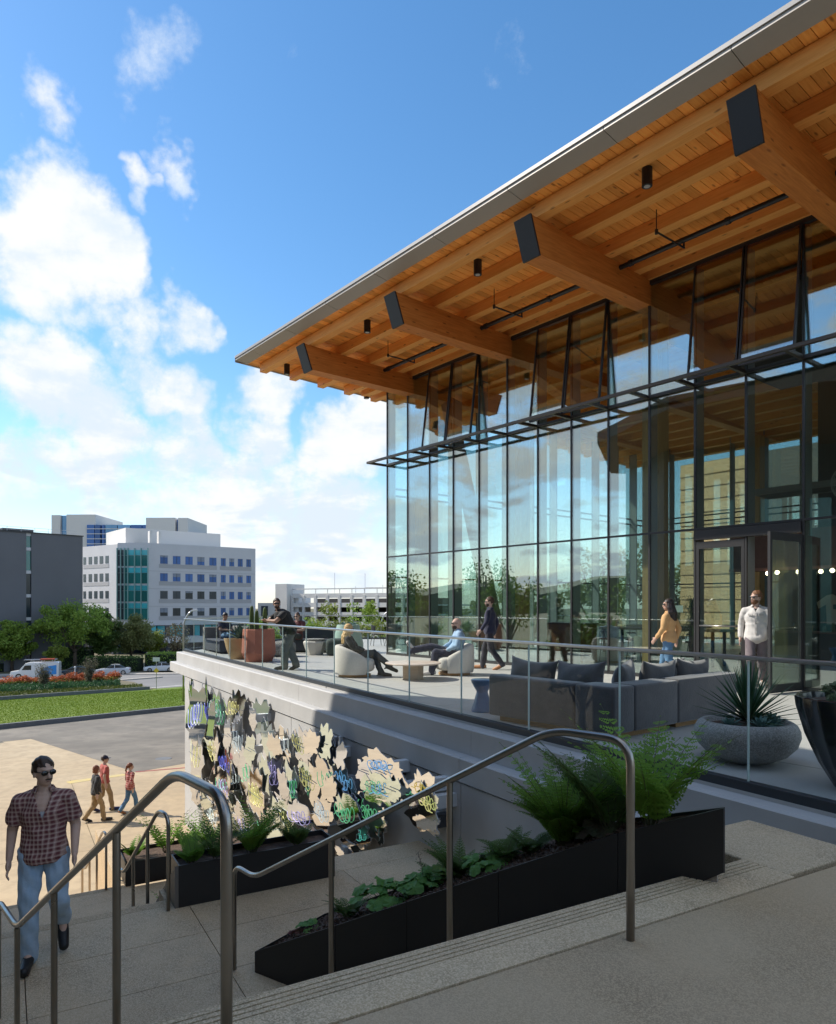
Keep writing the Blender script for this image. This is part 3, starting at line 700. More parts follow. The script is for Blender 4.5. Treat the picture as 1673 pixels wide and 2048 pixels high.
# ------------------------------------------------------------------ leaves and trees
def leaf_mat(name, c1, c2, scale=1.2, trans=.38, rough=.55):
    return mat(name, c1, rough, col2=c2, scale=scale, trans=trans, spec=.3, contrast=(.3, .7))
m_l_green = leaf_mat('leaf_green', (.20, .32, .045), (.31, .41, .08))
m_l_lime = leaf_mat('leaf_lime', (.17, .24, .035), (.27, .30, .06))
m_l_dark = leaf_mat('leaf_dark', (.08, .15, .035), (.13, .20, .05))
m_l_olive = leaf_mat('leaf_olive', (.19, .22, .07), (.27, .27, .11))
m_l_grey = leaf_mat('leaf_grey', (.12, .12, .075), (.17, .16, .10))
m_l_orange = leaf_mat('flower_orange', (.42, .115, .045), (.50, .17, .075), scale=2)
m_l_fern = leaf_mat('leaf_fern', (.13, .28, .035), (.21, .36, .055), scale=5)
m_l_fern_d = leaf_mat('leaf_fern_dark', (.07, .15, .035), (.13, .20, .05), scale=5)
m_l_heu = leaf_mat('leaf_heuchera', (.11, .27, .06), (.17, .33, .08), scale=4)
m_bark = mat('bark', (.12, .085, .06), .9, col2=(.07, .05, .035), scale=6, bump=.5, bscale=20)
def leaf_obj(name, P, L_, W_, m, parent=None, rnd=None, droop=0.0, kind=None, flat=0.0):
    """many small leaf faces at the points P (local), random headings"""
    P = np.asarray(P, float); n = len(P); g = rnd or rng
    d = g.normal(size=(n, 3)); d[:, 2] = d[:, 2]*(1-flat)-droop; d /= np.linalg.norm(d, axis=1)[:, None]
    a = g.normal(size=(n, 3)); a[:, 2] *= (1-flat*.7); s = np.cross(d, a); s /= np.linalg.norm(s, axis=1)[:, None]+1e-9
    nn = np.cross(s, d)
    l = (L_*(.6+.8*g.random(n)))[:, None]; w = (W_*(.6+.8*g.random(n)))[:, None]
    V = np.empty((n, 4, 3)); V[:, 0] = P-d*l*.5; V[:, 1] = P+s*w*.5+nn*w*.12; V[:, 2] = P+d*l*.5; V[:, 3] = P-s*w*.5+nn*w*.12
    me = bpy.data.meshes.new(name); me.vertices.add(4*n); me.vertices.foreach_set('co', V.reshape(-1))
    me.loops.add(4*n); me.loops.foreach_set('vertex_index', np.arange(4*n, dtype=np.int32)); me.polygons.add(n)
    me.polygons.foreach_set('loop_start', np.arange(0, 4*n, 4, dtype=np.int32)); me.polygons.foreach_set('loop_total', np.full(n, 4, dtype=np.int32))
    me.materials.append(m); me.update(calc_edges=True)
    o = bpy.data.objects.new(name, me); COL.objects.link(o); o.parent = parent
    if kind: o['kind'] = kind
    return o
def clumps(n, c, r, k, rs, g, hollow=.55):
    """points in k clumps inside an ellipsoid, denser to the outside"""
    c = np.array(c, float); r = np.array(r, float); out = []
    q = g.normal(size=(k, 3)); q /= np.linalg.norm(q, axis=1)[:, None]; q *= (hollow+(1-hollow)*g.random(k))[:, None]
    for i in range(k):
        cc = c+q[i]*r*.82; m = int(n/k*(.6+.8*g.random())); e = g.normal(size=(m, 3)); e /= np.linalg.norm(e, axis=1)[:, None]
        e *= (g.random(m)**.45)[:, None]; rr = rs*(.65+.7*g.random()); out.append(cc+e*rr*np.array([1, 1, .75]))
    return np.vstack(out)
def tree(label, loc, h, cr, trunk, m, n=3200, seed=1, leaf=.34, group=None, name='street_tree', k=26, cz=None, lean=0.0, cs=.42, ry=None):
    g = np.random.default_rng(seed); t = thing(name, label, 'tree', loc, 0, group)
    c = np.array([lean, 0, cz or h-cr[2]]); b = MB()
    b.tube([(0, 0, -.15), (lean*.2, .03, trunk*.6), (lean*.5, 0, trunk), (lean, 0, h-cr[2]*.7)], [h*.030, h*.024, h*.020, h*.008], 7)
    for i in range(7):
        a = i*2.4+seed; z0 = trunk*(.75+.07*i); e = c+np.array([math.cos(a)*cr[0]*.62, math.sin(a)*cr[1]*.62, cr[2]*(-.3+.16*i)])
        mid = (np.array([lean*.4, 0, z0])+e)/2+np.array([0, 0, -.1*h*.2]); b.tube([(lean*.4, 0, z0), tuple(mid), tuple(e)], [h*.012, h*.008, h*.003], 5)
    b.obj('trunk', m_bark, t, True)
    P = clumps(n, c, cr, k, min(cr)*cs, g)
    leaf_obj('crown', P, leaf, leaf*.5, m, t, g)
    return t
# ------------------------------------------------------------------ plants of the bed and the street
gr = np.random.default_rng(3)
# grass blades over the lawn (uncountable)
La, Lb = np.array(ongr(-40, 1460)[:2]), np.array(ongr(390, 1418)[:2]); Lc, Ld = np.array(ongr(-40, 1405)[:2]), np.array(ongr(420, 1376)[:2])
u = gr.random(42000); v = gr.random(42000)**.8; PG = (La*(1-u)[:, None]+Lb*u[:, None])*(1-v)[:, None]+(Lc*(1-u)[:, None]+Ld*u[:, None])*v[:, None]
PG = np.c_[PG, np.array([gz(y) for y in PG[:, 1]])+.13]
m_blade = leaf_mat('grass_blade', (.125, .20, .007), (.155, .22, .010), scale=.15, trans=.3)
tag(leaf_obj('lawn_grass', PG, .075, .035, m_blade, None, gr, droop=-2.2), 'bright green mown lawn grass beyond the asphalt', 'grass', kind='stuff')
# ground cover in the bed
def band_pts(px0, px1, ya, yb, n, hh, g, z0=.1):
    px = px0+(px1-px0)*g.random(n); k = g.random(n); P = []
    for a, t_ in zip(px, k):
        q = ongr(a, ya(a)*(1-t_)+yb(a)*t_); P.append((q.x, q.y, q.z+z0+hh*g.random()))
    return np.array(P)
f_front = lambda x: 1402-.070*x; f_mid = lambda x: 1393-.062*x; f_back = lambda x: 1384-.055*x
tag(leaf_obj('ground_cover', band_pts(-60, 285, f_front, f_mid, 9000, .35, gr), .26, .13, m_l_olive if False else leaf_mat('leaf_cover', (.055, .085, .012), (.12, .13, .025), scale=.5), None, gr), 'low yellow green ground cover behind the lawn kerb', 'ground cover', kind='stuff')
tag(leaf_obj('iris_bed', band_pts(-60, 240, f_mid, f_back, 6500, .75, gr), .55, .07, leaf_mat('leaf_iris', (.03, .085, .03), (.05, .12, .045), scale=.5), None, gr), 'dark green strappy leaves below the orange shrubs', 'ground cover', kind='stuff')
# orange topped shrubs
OS = 1.02
ob = [(-15, 1.0), (12, 1.05), (36, 1.1), (56, 1.15), (78, 1.0), (100, 1.15), (118, 1.2), (136, 1.1), (154, 1.0), (168, 1.15), (186, 1.2), (206, 1.15), (226, 1.25)]
wher = ['at the left picture edge', 'near the left edge of the bed', 'left of the white van', 'below the front wheel of the white van', 'under the feathery grass by the van', 'right of the feathery grass by the van',
        'left of the dark car', 'in front of the dark car', 'below the dark car', 'left of the tall feathery shrub', 'right of the tall feathery shrub', 'left of the silver sedan', 'at the right end of the row by the road']
for i, (px, s) in enumerate(ob):
    s *= OS; q = ongr(px, 1383-.045*px); t = thing('orange_shrub', 'orange topped mounding shrub '+wher[i], 'shrub', q, 0, 'orange shrubs in the street bed'); g = np.random.default_rng(40+i)
    P = clumps(1500, (0, 0, .75*s), (1.05*s, .95*s, .68*s), 11, .5, g, .3)
    leaf_obj('foliage', P[P[:, 2] < .95*s], .26, .07, m_l_green, t, g); U = P[P[:, 2] >= .62*s]
    leaf_obj('flower_heads', U+np.array([0, 0, .06]), .22, .09, m_l_orange, t, g)
for px, py, hh, lab in ((88, 1384, 3.0, 'grey feathery shrub in front of the white van'), (178, 1378, 3.5, 'grey feathery shrub in front of the silver sedan')):
    q = ongr(px, py); t = thing('feathery_shrub', lab, 'shrub', q); g = np.random.default_rng(px); b = MB(); P = []
    for i in range(60):
        a = g.random()*6.28; sp = g.random()*1.25; e = np.array([math.cos(a)*sp*.8, math.sin(a)*sp*.8, hh*(.55+.45*g.random())]); b.tube([(0, 0, 0), tuple(e*[.3, .3, .5]), tuple(e)], [.03, .02, .006], 4, cap=False)
        for k in range(26): f = .25+.75*k/25; P.append(e*f*np.array([f**.4, f**.4, 1])+g.normal(size=3)*.12)
    b.obj('stems', m_bark, t); leaf_obj('foliage', P, .34, .05, m_l_grey, t, g)
# street trees: (pixel x, ground y, height m, crown radii, trunk, material, label)
TT = [(24, 1343, 9.6, (4.6, 4.2, 3.9), 3.0, m_l_green, 'bushy green street tree at the left picture edge'),
      (150, 1340, 13.2, (7.2, 6.4, 4.9), 3.4, m_l_green, 'largest round green street tree in front of the dark building'),
      (112, 1346, 4.6, (2.1, 2.0, 1.7), 1.4, m_l_lime, 'small lime green tree between the van and the dark car'),
      (206, 1336, 10.4, (3.6, 3.4, 4.4), 3.0, m_l_dark, 'dark open tree right of the largest street tree'),
      (262, 1334, 10.2, (5.4, 4.8, 4.0), 2.6, m_l_olive, 'olive green street tree in front of the teal glazing'),
      (304, 1330, 6.8, (2.9, 2.7, 2.4), 1.8, m_l_lime, 'yellow green young tree beside the parking lot'),
      (350, 1328, 8.2, (3.1, 3.0, 3.1), 2.5, m_l_grey, 'sparse grey brown tree left of the street lamp'),
      (-30, 1340, 12.5, (5.5, 5, 5), 3.2, m_l_green, 'tall green tree half cut by the left picture edge'),
      (64, 1334, 15.0, (1.6, 1.5, 6.0), 2.5, m_l_lime, 'slim tall tree against the window strip of the dark building')]
for i, (px, py, h, cr, tk, m_, lab) in enumerate(TT):
    q = ongr(px, py); n_ = 9000 if h > 9 else 4500
    if 'slim' in lab: n_ = 420
    if 'sparse' in lab: n_ = 900
    tree(lab, q, h, cr, tk, m_, n=n_, seed=20+i, leaf=.46 if h > 7 else .36, group='street trees', k=12 if 'slim' in lab else 40, cs=.34)
# clipped hedges along the far sidewalk
def hedge(label, x0, x1, y, h, d, m_, seed, z=None):
    g = np.random.default_rng(seed); z = gz(y) if z is None else z; t = thing('hedge', label, 'hedge', ((x0+x1)/2, y, z)); w = (x1-x0)/2
    n = int((x1-x0)*h*60); P = np.c_[(g.random(n)*2-1)*w, (g.random(n)*2-1)*d, g.random(n)*h]
    f = g.integers(0, 3, n); P[f == 0, 1] = -d; P[f == 1, 2] = h; P += g.normal(size=P.shape)*.12
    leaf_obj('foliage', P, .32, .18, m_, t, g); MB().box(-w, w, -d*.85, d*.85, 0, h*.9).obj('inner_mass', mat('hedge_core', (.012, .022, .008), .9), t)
hedge('clipped dark hedge behind the silver sedan', -57, -47.5, 122.5, 2.4, 1.2, m_l_dark, 1)
hedge('clipped hedge below the parked cars lot', -47, -32, 124, 3.0, 1.2, m_l_green, 2)
hedge('low dense hedge left of the white van', -86, -70, 121, 1.6, 1.5, m_l_green, 3)
hedge('dark screen hedge at the foot of the dark building', -90, -58, 127, 3.6, 1.2, m_l_dark, 4)
# trees left of the view: they shade the plaza and show in the pavilion glass
for i, (x, y, h) in enumerate([(-33, 38, 9), (-24.5, 15.5, 7), (-64, 24, 11), (-70, 40, 13), (-76, 8, 12), (-62, 52, 10), (-90, 30, 15)]):
    tree(['broad tree whose shadow falls on the drive court', 'small tree whose shadow falls on the plaza', 'round tree across the court left of the view', 'tall tree across the court left of the view',
          'dense tree far left beside the court', 'young tree beside the lawn left of the view', 'tallest tree far left behind the court'][i], (x, y, gz(y)), h, (h*.36, h*.34, h*.32), h*.3, m_l_dark, n=1500, seed=70+i, leaf=.5, group='trees beside the court', name='court_tree')
# far hills ring the place on the side away from the view
hl = MB(); nh = 90; pts = []
for k in range(nh+1):
    a = R(128)+R(250)*k/nh; r_ = 820; hh = 24+14*math.sin(k*.37)+9*math.sin(k*.91+1)+6*math.sin(k*2.1)
    pts.append((math.cos(a)*r_, math.sin(a)*r_, hh))
vs = [(x, y, -30) for x, y, z in pts]+pts+[(x*1.35, y*1.35, z+14) for x, y, z in pts]; n = nh+1
hl.add(vs, [(i, i+1, n+i+1, n+i) for i in range(nh)]+[(n+i, n+i+1, 2*n+i+1, 2*n+i) for i in range(nh)])
hl.obj('hills', mat('hill_scrub', (.075, .095, .055), .95, col2=(.11, .115, .07), scale=.03))['kind'] = 'structure'

# ------------------------------------------------------------------ far buildings
m_dkb = mat('charcoal_stucco', (.155, .155, .168), .85, col2=(.142, .142, .153), scale=.15)
m_whb = mat('white_cladding', (.62, .61, .63), .7, col2=(.57, .56, .58), scale=.2)
m_whb2 = mat('cream_cladding', (.66, .64, .61), .7)
m_band = mat('grey_spandrel', (.42, .41, .42), .7)
m_win = mat('blue_window', (.045, .13, .36), .25, spec=.5, orand=.25)
m_teal = mat('teal_glass', (.02, .17, .16), .10, spec=.9, orand=.25)
m_tealb = mat('bright_teal_glass', (.07, .46, .52), .12, spec=.8, orand=.2)
m_dwin = mat('dark_window', (.03, .045, .06), .15, spec=.7, orand=.3)
m_finb = mat('green_fin', (.25, .42, .40), .35)
# dark block
ga = Vector((-61, 130, 0)); gb = Vector((-70.5, 120.3, 0)); gd = (gb-ga).normalized()
dk = thing('dark_building', 'dark grey windowless block at the left edge with one glazed strip', 'building', (ga.x, ga.y, gz(130)), math.atan2(gd.y, gd.x))
Hd = 14.2-gz(130)
def fpx(o, d, px):   # distance along a facade line for a picture column
    r = (px-CXP)/FPX; return (o.x-r*o.y)/(r*d.y-d.x)
s0, s1 = fpx(ga, gd, 63), fpx(ga, gd, 52.5)
# two wall bodies with the glazed slot between
MB().box(0, s0, -22, 0, 0, Hd).obj('wall', m_dkb, dk); MB().box(s1, 60, -22, 0, 0, Hd).obj('wall', m_dkb, dk); MB().box(s0, s1, -22, -.5, 0, Hd-.2).obj('slot_back', mat('slot_dark', (.02, .03, .03), .3), dk)
zs = [0, 4.6, 8.7, 12.7, 16.8, 20.8, Hd-.4]
for k in range(6):
    MB().box(s0+.05, s1-.05, -.42, -.35, zs[k]+.45, zs[k+1]-.1).obj('window', m_teal if k > 3 else m_dwin, dk); MB().box(s0, s1, -.49, -.2, zs[k+1]-.1, zs[k+1]+.45).obj('spandrel', m_whb, dk)
MB().box(7, 12, -9, -4, Hd, Hd+1.0).obj('roof_unit', m_blk, dk)
rl = MB()
for k in range(16): rl.tube([(1+2.2*k, -1.4, Hd), (1+2.2*k, -1.4, Hd+1.05)], .03, 4)
for z in (.55, 1.05): rl.tube([(.5, -1.4, Hd+z), (36, -1.4, Hd+z)], .025, 4)
rl.obj('roof_railing', m_whb, dk)
MB().box(-.15, 60, -.25, .12, Hd, Hd+.18).obj('coping', m_alu, dk)
MB().box(15.5, 40, -20, -8, Hd, Hd+3.2).obj('roof_house', m_whb2, dk)
# white office block
oa = Vector((-62.3, 165, 0)); oe = Vector((-41.4, 182, 0)); od = (oe-oa).normalized(); oL = (oe-oa).length
of = thing('office_building', 'pale five storey office block with a green glass corner bay', 'building', (oa.x, oa.y, gz(165)), math.atan2(od.y, od.x))
zb = -gz(165); ZT = 16.2+zb; ZBm = -2.9+zb
def zpx(py, D): return EZ+(HYP-py)/FPX*D+zb
MB().box(0, oL, 0, 30, ZBm, ZT).obj('wall', m_whb, of)
m_bld = mat('roller_blind', (.24, .27, .33), .6)
cols = [(320.5, 335.5), (346, 361), (371, 385.5), (395, 409), (419, 433), (442, 451.5), (459, 468.5), (476, 485.5), (493, 502)]
rows = [(1111, 1127), (1146.5, 1162), (1182, 1197.5), (1216.5, 1232)]
for ri, (ya, yb) in enumerate(rows):
    z0, z1 = zpx(yb, 166.5), zpx(ya, 166.5)
    for ci, (xa, xb) in enumerate(cols):
        a, c = fpx(oa, od, xa), fpx(oa, od, xb)
        w = MB().box(a, c, -.04, .02, z0, z1).obj('window', m_win if ri < 2 or ci > 4 else m_dwin, of)
        MB().box(a-.06, c+.06, -.09, -.041, z0-.10, z0).obj('sill', m_band, w); MB().box(a-.05, c+.05, -.10, -.041, z1, z1+.10).obj('head', m_band, w)
        if (ri*7+ci*5) % 3 == 0: MB().box(a+.05, c-.05, -.05, -.041, z1-(z1-z0)*(.2+.12*((ri+ci) % 4)), z1).obj('blind', m_bld, w)
        MB().box((a+c)/2-.04, (a+c)/2+.04, -.075, -.041, z0, z1).obj('window_mullion', m_alu, w)
    for a, c in ((fpx(oa, od, 318), fpx(oa, od, 434)), (fpx(oa, od, 440), fpx(oa, od, 503))):
        MB().box(a, c, -.05, -.001, z0-1.0, z0-.12).obj('spandrel', m_band, of)
for k in range(1, 4):
    z = zpx(1132+35.3*(k-1)+10, 166); MB().box(0, oL, -.03, .0, z-.04, z+.04).obj('panel_joint', m_band, of)
# left wing
la = Vector((-69.4, 165, 0)); le = Vector((-84.0, 174.9, 0)); l_d = (le-la).normalized(); lL = (le-la).length
lrot = math.atan2(l_d.y, l_d.x)-math.atan2(od.y, od.x)
lw_loc = Matrix.Rotation(-math.atan2(od.y, od.x), 3, 'Z') @ (la-oa)
def lobj(mb, name, m_, par=of):
    o = mb.obj(name, m_, par); o.location = (lw_loc.x, lw_loc.y, 0); o.rotation_euler = (0, 0, lrot); return o
lobj(MB().box(0, lL, -12, 0, ZBm, ZT-.3), 'wall', m_whb)
lcols = [(167, 172), (177.5, 184), (188.5, 195), (199.5, 206.5), (211, 217.5)]
for ri, (ya, yb) in enumerate([(1112, 1127), (1147, 1163), (1182, 1197), (1216, 1231)]):
    for xa, xb in lcols:
        a, c = sorted((fpx(la, l_d, xa), fpx(la, l_d, xb))); lobj(MB().box(a, c, .0, .05, zpx(yb, 168), zpx(ya, 168)), 'window', m_dwin)
    lobj(MB().box(fpx(la, l_d, 218), fpx(la, l_d, 167), .001, .06, zpx(yb, 168)-1.0, zpx(yb, 168)-.15), 'spandrel', m_band)
# corner bay: glass with fins
bl = lw_loc; bx0, by0 = bl.x, bl.y; bv = Vector((-bx0, -by0, 0)); bL = bv.length; brot = math.atan2(-by0, -bx0)
def bobj(mb, name, m_):
    o = mb.obj(name, m_, of); o.location = (bx0, by0, 0); o.rotation_euler = (0, 0, brot); return o
bobj(MB().box(0, bL, .05, 9, ZBm, ZT), 'bay_core', m_whb)
xs = [(0.0, .08), (.10, .20), (.34, .42)]
floors = [(1100, 1132), (1135.5, 1167), (1171, 1203), (1206.5, 1239)]
for ya, yb in floors:
    z0, z1 = zpx(yb, 165), zpx(ya, 165); xx = [.0, .12, .24, .35, .57, .78, 1.0]
    for i in range(6):
        mm = m_teal if i > 1 else m_dwin
        bobj(MB().box(bL*xx[i]+.06, bL*xx[i+1]-.06, -.04, .04, z0, z0+(z1-z0)*.66), 'window', mm); bobj(MB().box(bL*xx[i]+.06, bL*xx[i+1]-.06, -.04, .04, z0+(z1-z0)*.68, z1), 'window', m_tealb if i > 2 else mm)
for k in range(7): bobj(MB().box(bL*[0, .12, .24, .35, .57, .78, 1.0][k]-.07, bL*[0, .12, .24, .35, .57, .78, 1.0][k]+.07, -.45, .05, zpx(1241, 165), zpx(1096, 165)), 'fin', m_finb)
# ground storeys: teal glazing, columns, terrace band
for k in range(12):
    a = oL*k/12; MB().box(a+.15, a+oL/12-.15, .8, .9, -2.9+zb-3.2, ZBm-.15).obj('window', m_tealb if k not in (4, 8, 10) else m_dwin, of)
MB().box(0, oL, 1.0, 28, 0, ZBm).obj('base_wall', m_dwin, of)
MB().box(-2, oL+6, -4, 2, 2.6, 4.0).obj('terrace_band', m_whb, of)
for k in range(8): MB().box(-1+k*4.2, -.1+k*4.2, -2.6, -1.7, 0, ZBm).obj('column', mat('dark_column', (.06, .065, .08), .6), of)
for k in range(5): lobj(MB().box(k*3.2+.2, k*3.2+3.0, .1, .2, ZBm-3.6, ZBm-.1), 'window', m_tealb)
for k in range(6): lobj(MB().box(k*3.2-.1, k*3.2+.5, .5, 1.2, 0, ZBm), 'column', MATS['dark_column'])
lobj(MB().box(0, lL, -11, -.2, 0, ZBm), 'base_wall', m_dwin)
MB().box(-2, oL-5, 10, 26, ZT, ZT+4.2).obj('roof_house', m_whb2, of)
for x in (1.5, 3.6): MB().box(x-.5, x+.1, -1+3, 3.2, ZT, ZT+3.0).obj('roof_pier', m_whb2, of)
# tower behind
def tpx(px, D): return (px-CXP)/FPX*D
tw = thing('medical_tower', 'cream tower with blue glazing rising behind the office block', 'building', (tpx(250, 270), 270, gz(270)))
def tb(x0, x1, y0, d0, d1, m_, name):
    D = 270; return MB().box(tpx(x0, D)-tpx(250, D), tpx(x1, D)-tpx(250, D), d0, d1, 10, EZ+(HYP-y0)/FPX*D-gz(270)).obj(name, m_, tw)
m_sky = mat('sky_blue_glazing', (.10, .24, .42), .08, spec=1.0, metal=.3, orand=.15)
tb(103, 120, 1030, 0, 25, m_whb2, 'stair_core'); tb(133, 191, 1029, 0, 25, m_whb2, 'stair_core'); tb(120.5, 132.5, 1030.5, 1, 24, m_sky, 'window'); tb(191.5, 300, 1047, 6, 26, m_whb2, 'wall')
for a, c, mm in ((175, 190, m_win), (191, 202, m_win), (205, 211, m_win), (212, 236, m_sky), (237, 262, m_sky), (263, 285, m_win), (286, 309, m_win)): tb(a+.3, c-.3, 1050, -.6, 5, mm, 'window')
for y in (1058, 1068, 1078, 1088):
    D = 270; z = EZ+(HYP-y)/FPX*D-gz(270); MB().box(tpx(175, D)-tpx(250, D), tpx(309, D)-tpx(250, D), -.75, -.605, z-.12, z+.12).obj('floor_band', m_whb2, tw)
tb(294, 352, 1036, -1, 24, m_whb2, 'stair_core'); tb(357, 376.5, 1036, -.5, 24, m_whb2, 'stair_core'); tb(352.3, 356.7, 1039, 1, 23, m_win, 'window'); tb(377, 405, 1066, 1, 24, m_sky, 'window')
# low white roof block between tower and office block
rb_ = thing('roof_block', 'low cream roof block on the office building skyline', 'building', (tpx(300, 215), 215, gz(215)))
D = 215; MB().box(tpx(215, D)-tpx(300, D), tpx(318, D)-tpx(300, D), 0, 20, 5, EZ+(HYP-1070)/FPX*D-gz(D)).obj('wall', m_whb2, rb_); MB().box(tpx(318.2, D)-tpx(300, D), tpx(382, D)-tpx(300, D), 1, 20, 5, EZ+(HYP-1063)/FPX*D-gz(D)).obj('wall', m_whb, rb_)
# parking structure
m_pk = mat('parking_concrete', (.66, .64, .61), .8, col2=(.60, .58, .56), scale=.2)
m_pkd = mat('parking_dark', (.035, .033, .032), .9)
Dp = 222; px0 = tpx(573, Dp)
pk = thing('parking_structure', 'white open parking structure behind the terrace shrubs', 'building', (px0, Dp+10, gz(222)), R(-25))
zp = -gz(222); kx = 1.0/math.cos(R(8))
def zq(py): return EZ+(HYP-py)/FPX*Dp+zp
PWd = 50.0
ops = [(1195.5, 1205.5), (1214.5, 1224.5), (1233.5, 1243.5), (1252.5, 1262.5)]; bands = [(1186.5, 1195.5), (1205.5, 1214.5), (1224.5, 1233.5), (1243.5, 1252.5), (1262.5, 1280)]
for ya, yb in bands: MB().box(0, PWd, 0, .5, zq(yb), zq(ya)).obj('parapet', m_pk, pk)
MB().box(0, PWd, .51, 40, 0, zq(1262)).obj('base_deck', m_pkd, pk)
for ya, yb in ops: MB().box(0, PWd, .51, 40, zq(yb)-.9, zq(yb)-.5).obj('deck', m_pk, pk)
MB().box(0, PWd, 14, 14.4, 0, zq(1196)).obj('inner_wall', m_pkd, pk)
cw = 4.45
for k in range(12): MB().box(k*cw-.42, k*cw+.42, -.15, .6, 0, zq(1190)).obj('pillar', m_pk, pk)
rl = MB()
for k in range(12): rl.tube([(k*cw, .3, zq(1188)), (k*cw, .3, zq(1176.5))], .13, 5)
rl.beam((0, .3, zq(1177)), (PWd, .3, zq(1177)), .25, .35); rl.beam((24, 6, zq(1175.5)), (38, 6, zq(1175.5)), .5, .5)
rl.obj('roof_railing', m_pk, pk)
MB().box(tpx(540, Dp)-px0, -.6, -2, 8, 0, zq(1166)).obj('stair_tower', m_pk, pk)
MB().box(-.59, 1.9, 1, 8, 0, zq(1190)).obj('link_wall', m_pk, pk)
for k, (x, y0) in enumerate(((10, 1141), (18, 1170), (21.5, 1143.5), (28, 1168))):
    MB().tube([(x, 10, zq(1190)), (x, 10, zq(y0))], .09, 5).obj('light_pole', m_whb, pk)
# low house left of the stair tower
lo = thing('low_annex', 'low white annex left of the parking stair tower', 'building', (tpx(513, 210), 212, gz(210))); MB().box(0, 5.2, 0, 8, 0, EZ+(HYP-1206)/FPX*212-gz(210)).obj('wall', m_pk, lo); MB().box(1, 3, -.1, -.01, 8, EZ+(HYP-1212)/FPX*212-gz(210)).obj('window', m_dwin, lo)
# ------------------------------------------------------------------ stair handrails
def ztop(t):
    """height of the walking surface under a point of the stair (terrace frame t)"""
    if t >= 21.92: return ZL1
    if t >= LT1: return ZL1-math.ceil((21.92-t)/T1)*rise
    if t >= 16.74: return ZL2
    if t >= T2: return ZL2-math.ceil((16.74-t)/.30)*rise2
    if t >= 11.94: return ZL3
    if t >= 8.3: return max(GZ0, ZL3-math.ceil((11.94-t)/.30)*rise3)
    return GZ0
def stair_rail(label, path, posts, r=.0205, brad=.13, wend=None):
    base = Vector(path[0]); t = thing('stair_handrail', label, 'handrail', base)
    P = [Vector(p)-base for p in path]
    MB().tube(smoothpath(P, brad, 7), r, 14).obj('rail', m_steel, t, True)
    for x, y, zt in posts:
        zb_ = ztop(toT((x, y, 0))[0]); b = MB(); b.tube([(x-base.x, y-base.y, zb_-base.z-.01), (x-base.x, y-base.y, zt-base.z-.006)], r*.93, 14); b.obj('post', m_steel, t, True, ang=40)
        MB().lathe([(r*1.7, 0), (r*1.7, .004)], 16, (x-base.x, y-base.y, zb_-base.z)).obj('base_flange', m_steel, t)
def lerp(a, c, s): return Vector(a)*(1-s)+Vector(c)*s
pk1, kk1 = (-.966, 2.84, .84), (-2.81, 5.01, -.75)
stair_rail('thick steel handrail in the left foreground of the stair', [(-.655, 2.445, ZL1), (-.655, 2.445, .845), pk1, kk1, (-3.22, 5.48, -.75), (-3.22, 5.48, -1.66)],
           [(*lerp(pk1, kk1, s)[:2], lerp(pk1, kk1, s).z) for s in (.25, .65)]+[(kk1[0], kk1[1], kk1[2])])
pk2, kk2 = (.71, 3.79, .845), (-1.36, 5.94, -.75)
stair_rail('steel handrail in front of the long black planter', [(1.02, 3.43, ZL1), (1.02, 3.43, .855), pk2, kk2, (-1.60, 6.22, -.75), (-1.60, 6.22, -1.66)],
           [(*lerp(pk2, kk2, s)[:2], lerp(pk2, kk2, s).z) for s in (.25, .647)])
pk3 = (-2.78, 7.66, -.68); kk3 = (-3.49, 8.49, -1.66)
stair_rail('short steel handrail at the left end of the middle planter', [(-2.61, 7.47, ZL2), (-2.61, 7.47, -.69), pk3, kk3, (-3.62, 8.65, -1.66), (-3.62, 8.65, -2.5)],
           [(*lerp(pk3, kk3, s)[:2], lerp(pk3, kk3, s).z) for s in (.30, .72)])
pk4 = (-5.28, 11.98, -2.27); kk4 = (-5.95, 12.78, -3.2)
stair_rail('farthest small steel handrail where the stair meets the plaza', [(-5.15, 11.8, ZL3), (-5.15, 11.8, -2.25), pk4, kk4, (-6.08, 12.94, -3.2), (-6.08, 12.94, -4.1)],
           [(*lerp(pk4, kk4, s)[:2], lerp(pk4, kk4, s).z) for s in (.34, .75)])

# ------------------------------------------------------------------ black steel planters with soil
m_soil = mat('mulch', (.075, .045, .032), .95, col2=(.13, .085, .06), scale=22, bump=.9, bscale=60, contrast=(.42, .6))
Pa = Vector((-1.42, 6.21, 0)); Pb = Vector((1.76, 4.11, 0)); pd = (Pb-Pa).normalized(); pn = Vector((-pd.y, pd.x, 0)); PL = (Pb-Pa).length
lp = thing('long_planter', 'long black steel planter climbing beside the stair', 'planter', (Pa.x, Pa.y, 0), math.atan2(pd.y, pd.x))
def ptop(x):
    s = x/PL; k = [(0, -1.50), (.239, -1.05), (.62, -.32), (.838, .087), (1.0, .34)]
    for (a, za), (c, zc) in zip(k[:-1], k[1:]):
        if s <= c: return za+(zc-za)*(s-a)/(c-a)
    return .34
PWI = .92
xs_ = [0, PL*.239, PL*.42, PL*.62, PL*.838, PL]
def plate(x0, x1, y0, y1, zlo, name='side_plate', m_=None, off=0.0):
    MB().hexa([(x0, y0, zlo(x0)), (x1, y0, zlo(x1)), (x1, y1, zlo(x1)), (x0, y1, zlo(x0)), (x0, y0, ptop(x0)+off), (x1, y0, ptop(x1)+off), (x1, y1, ptop(x1)+off), (x0, y1, ptop(x0)+off)]).obj(name, m_ or m_blk, lp)
zl = lambda x: -1.66 if x < PL*.80 else ZL1+.045
for a, c in zip(xs_[:-1], xs_[1:]):
    lo_ = (lambda x: -1.69) if c <= PL*.85 else (lambda x: -.44+.41*(x-PL*.838)/(PL*.162))
    plate(a+.002, c-.002, 0, .014, lo_); 
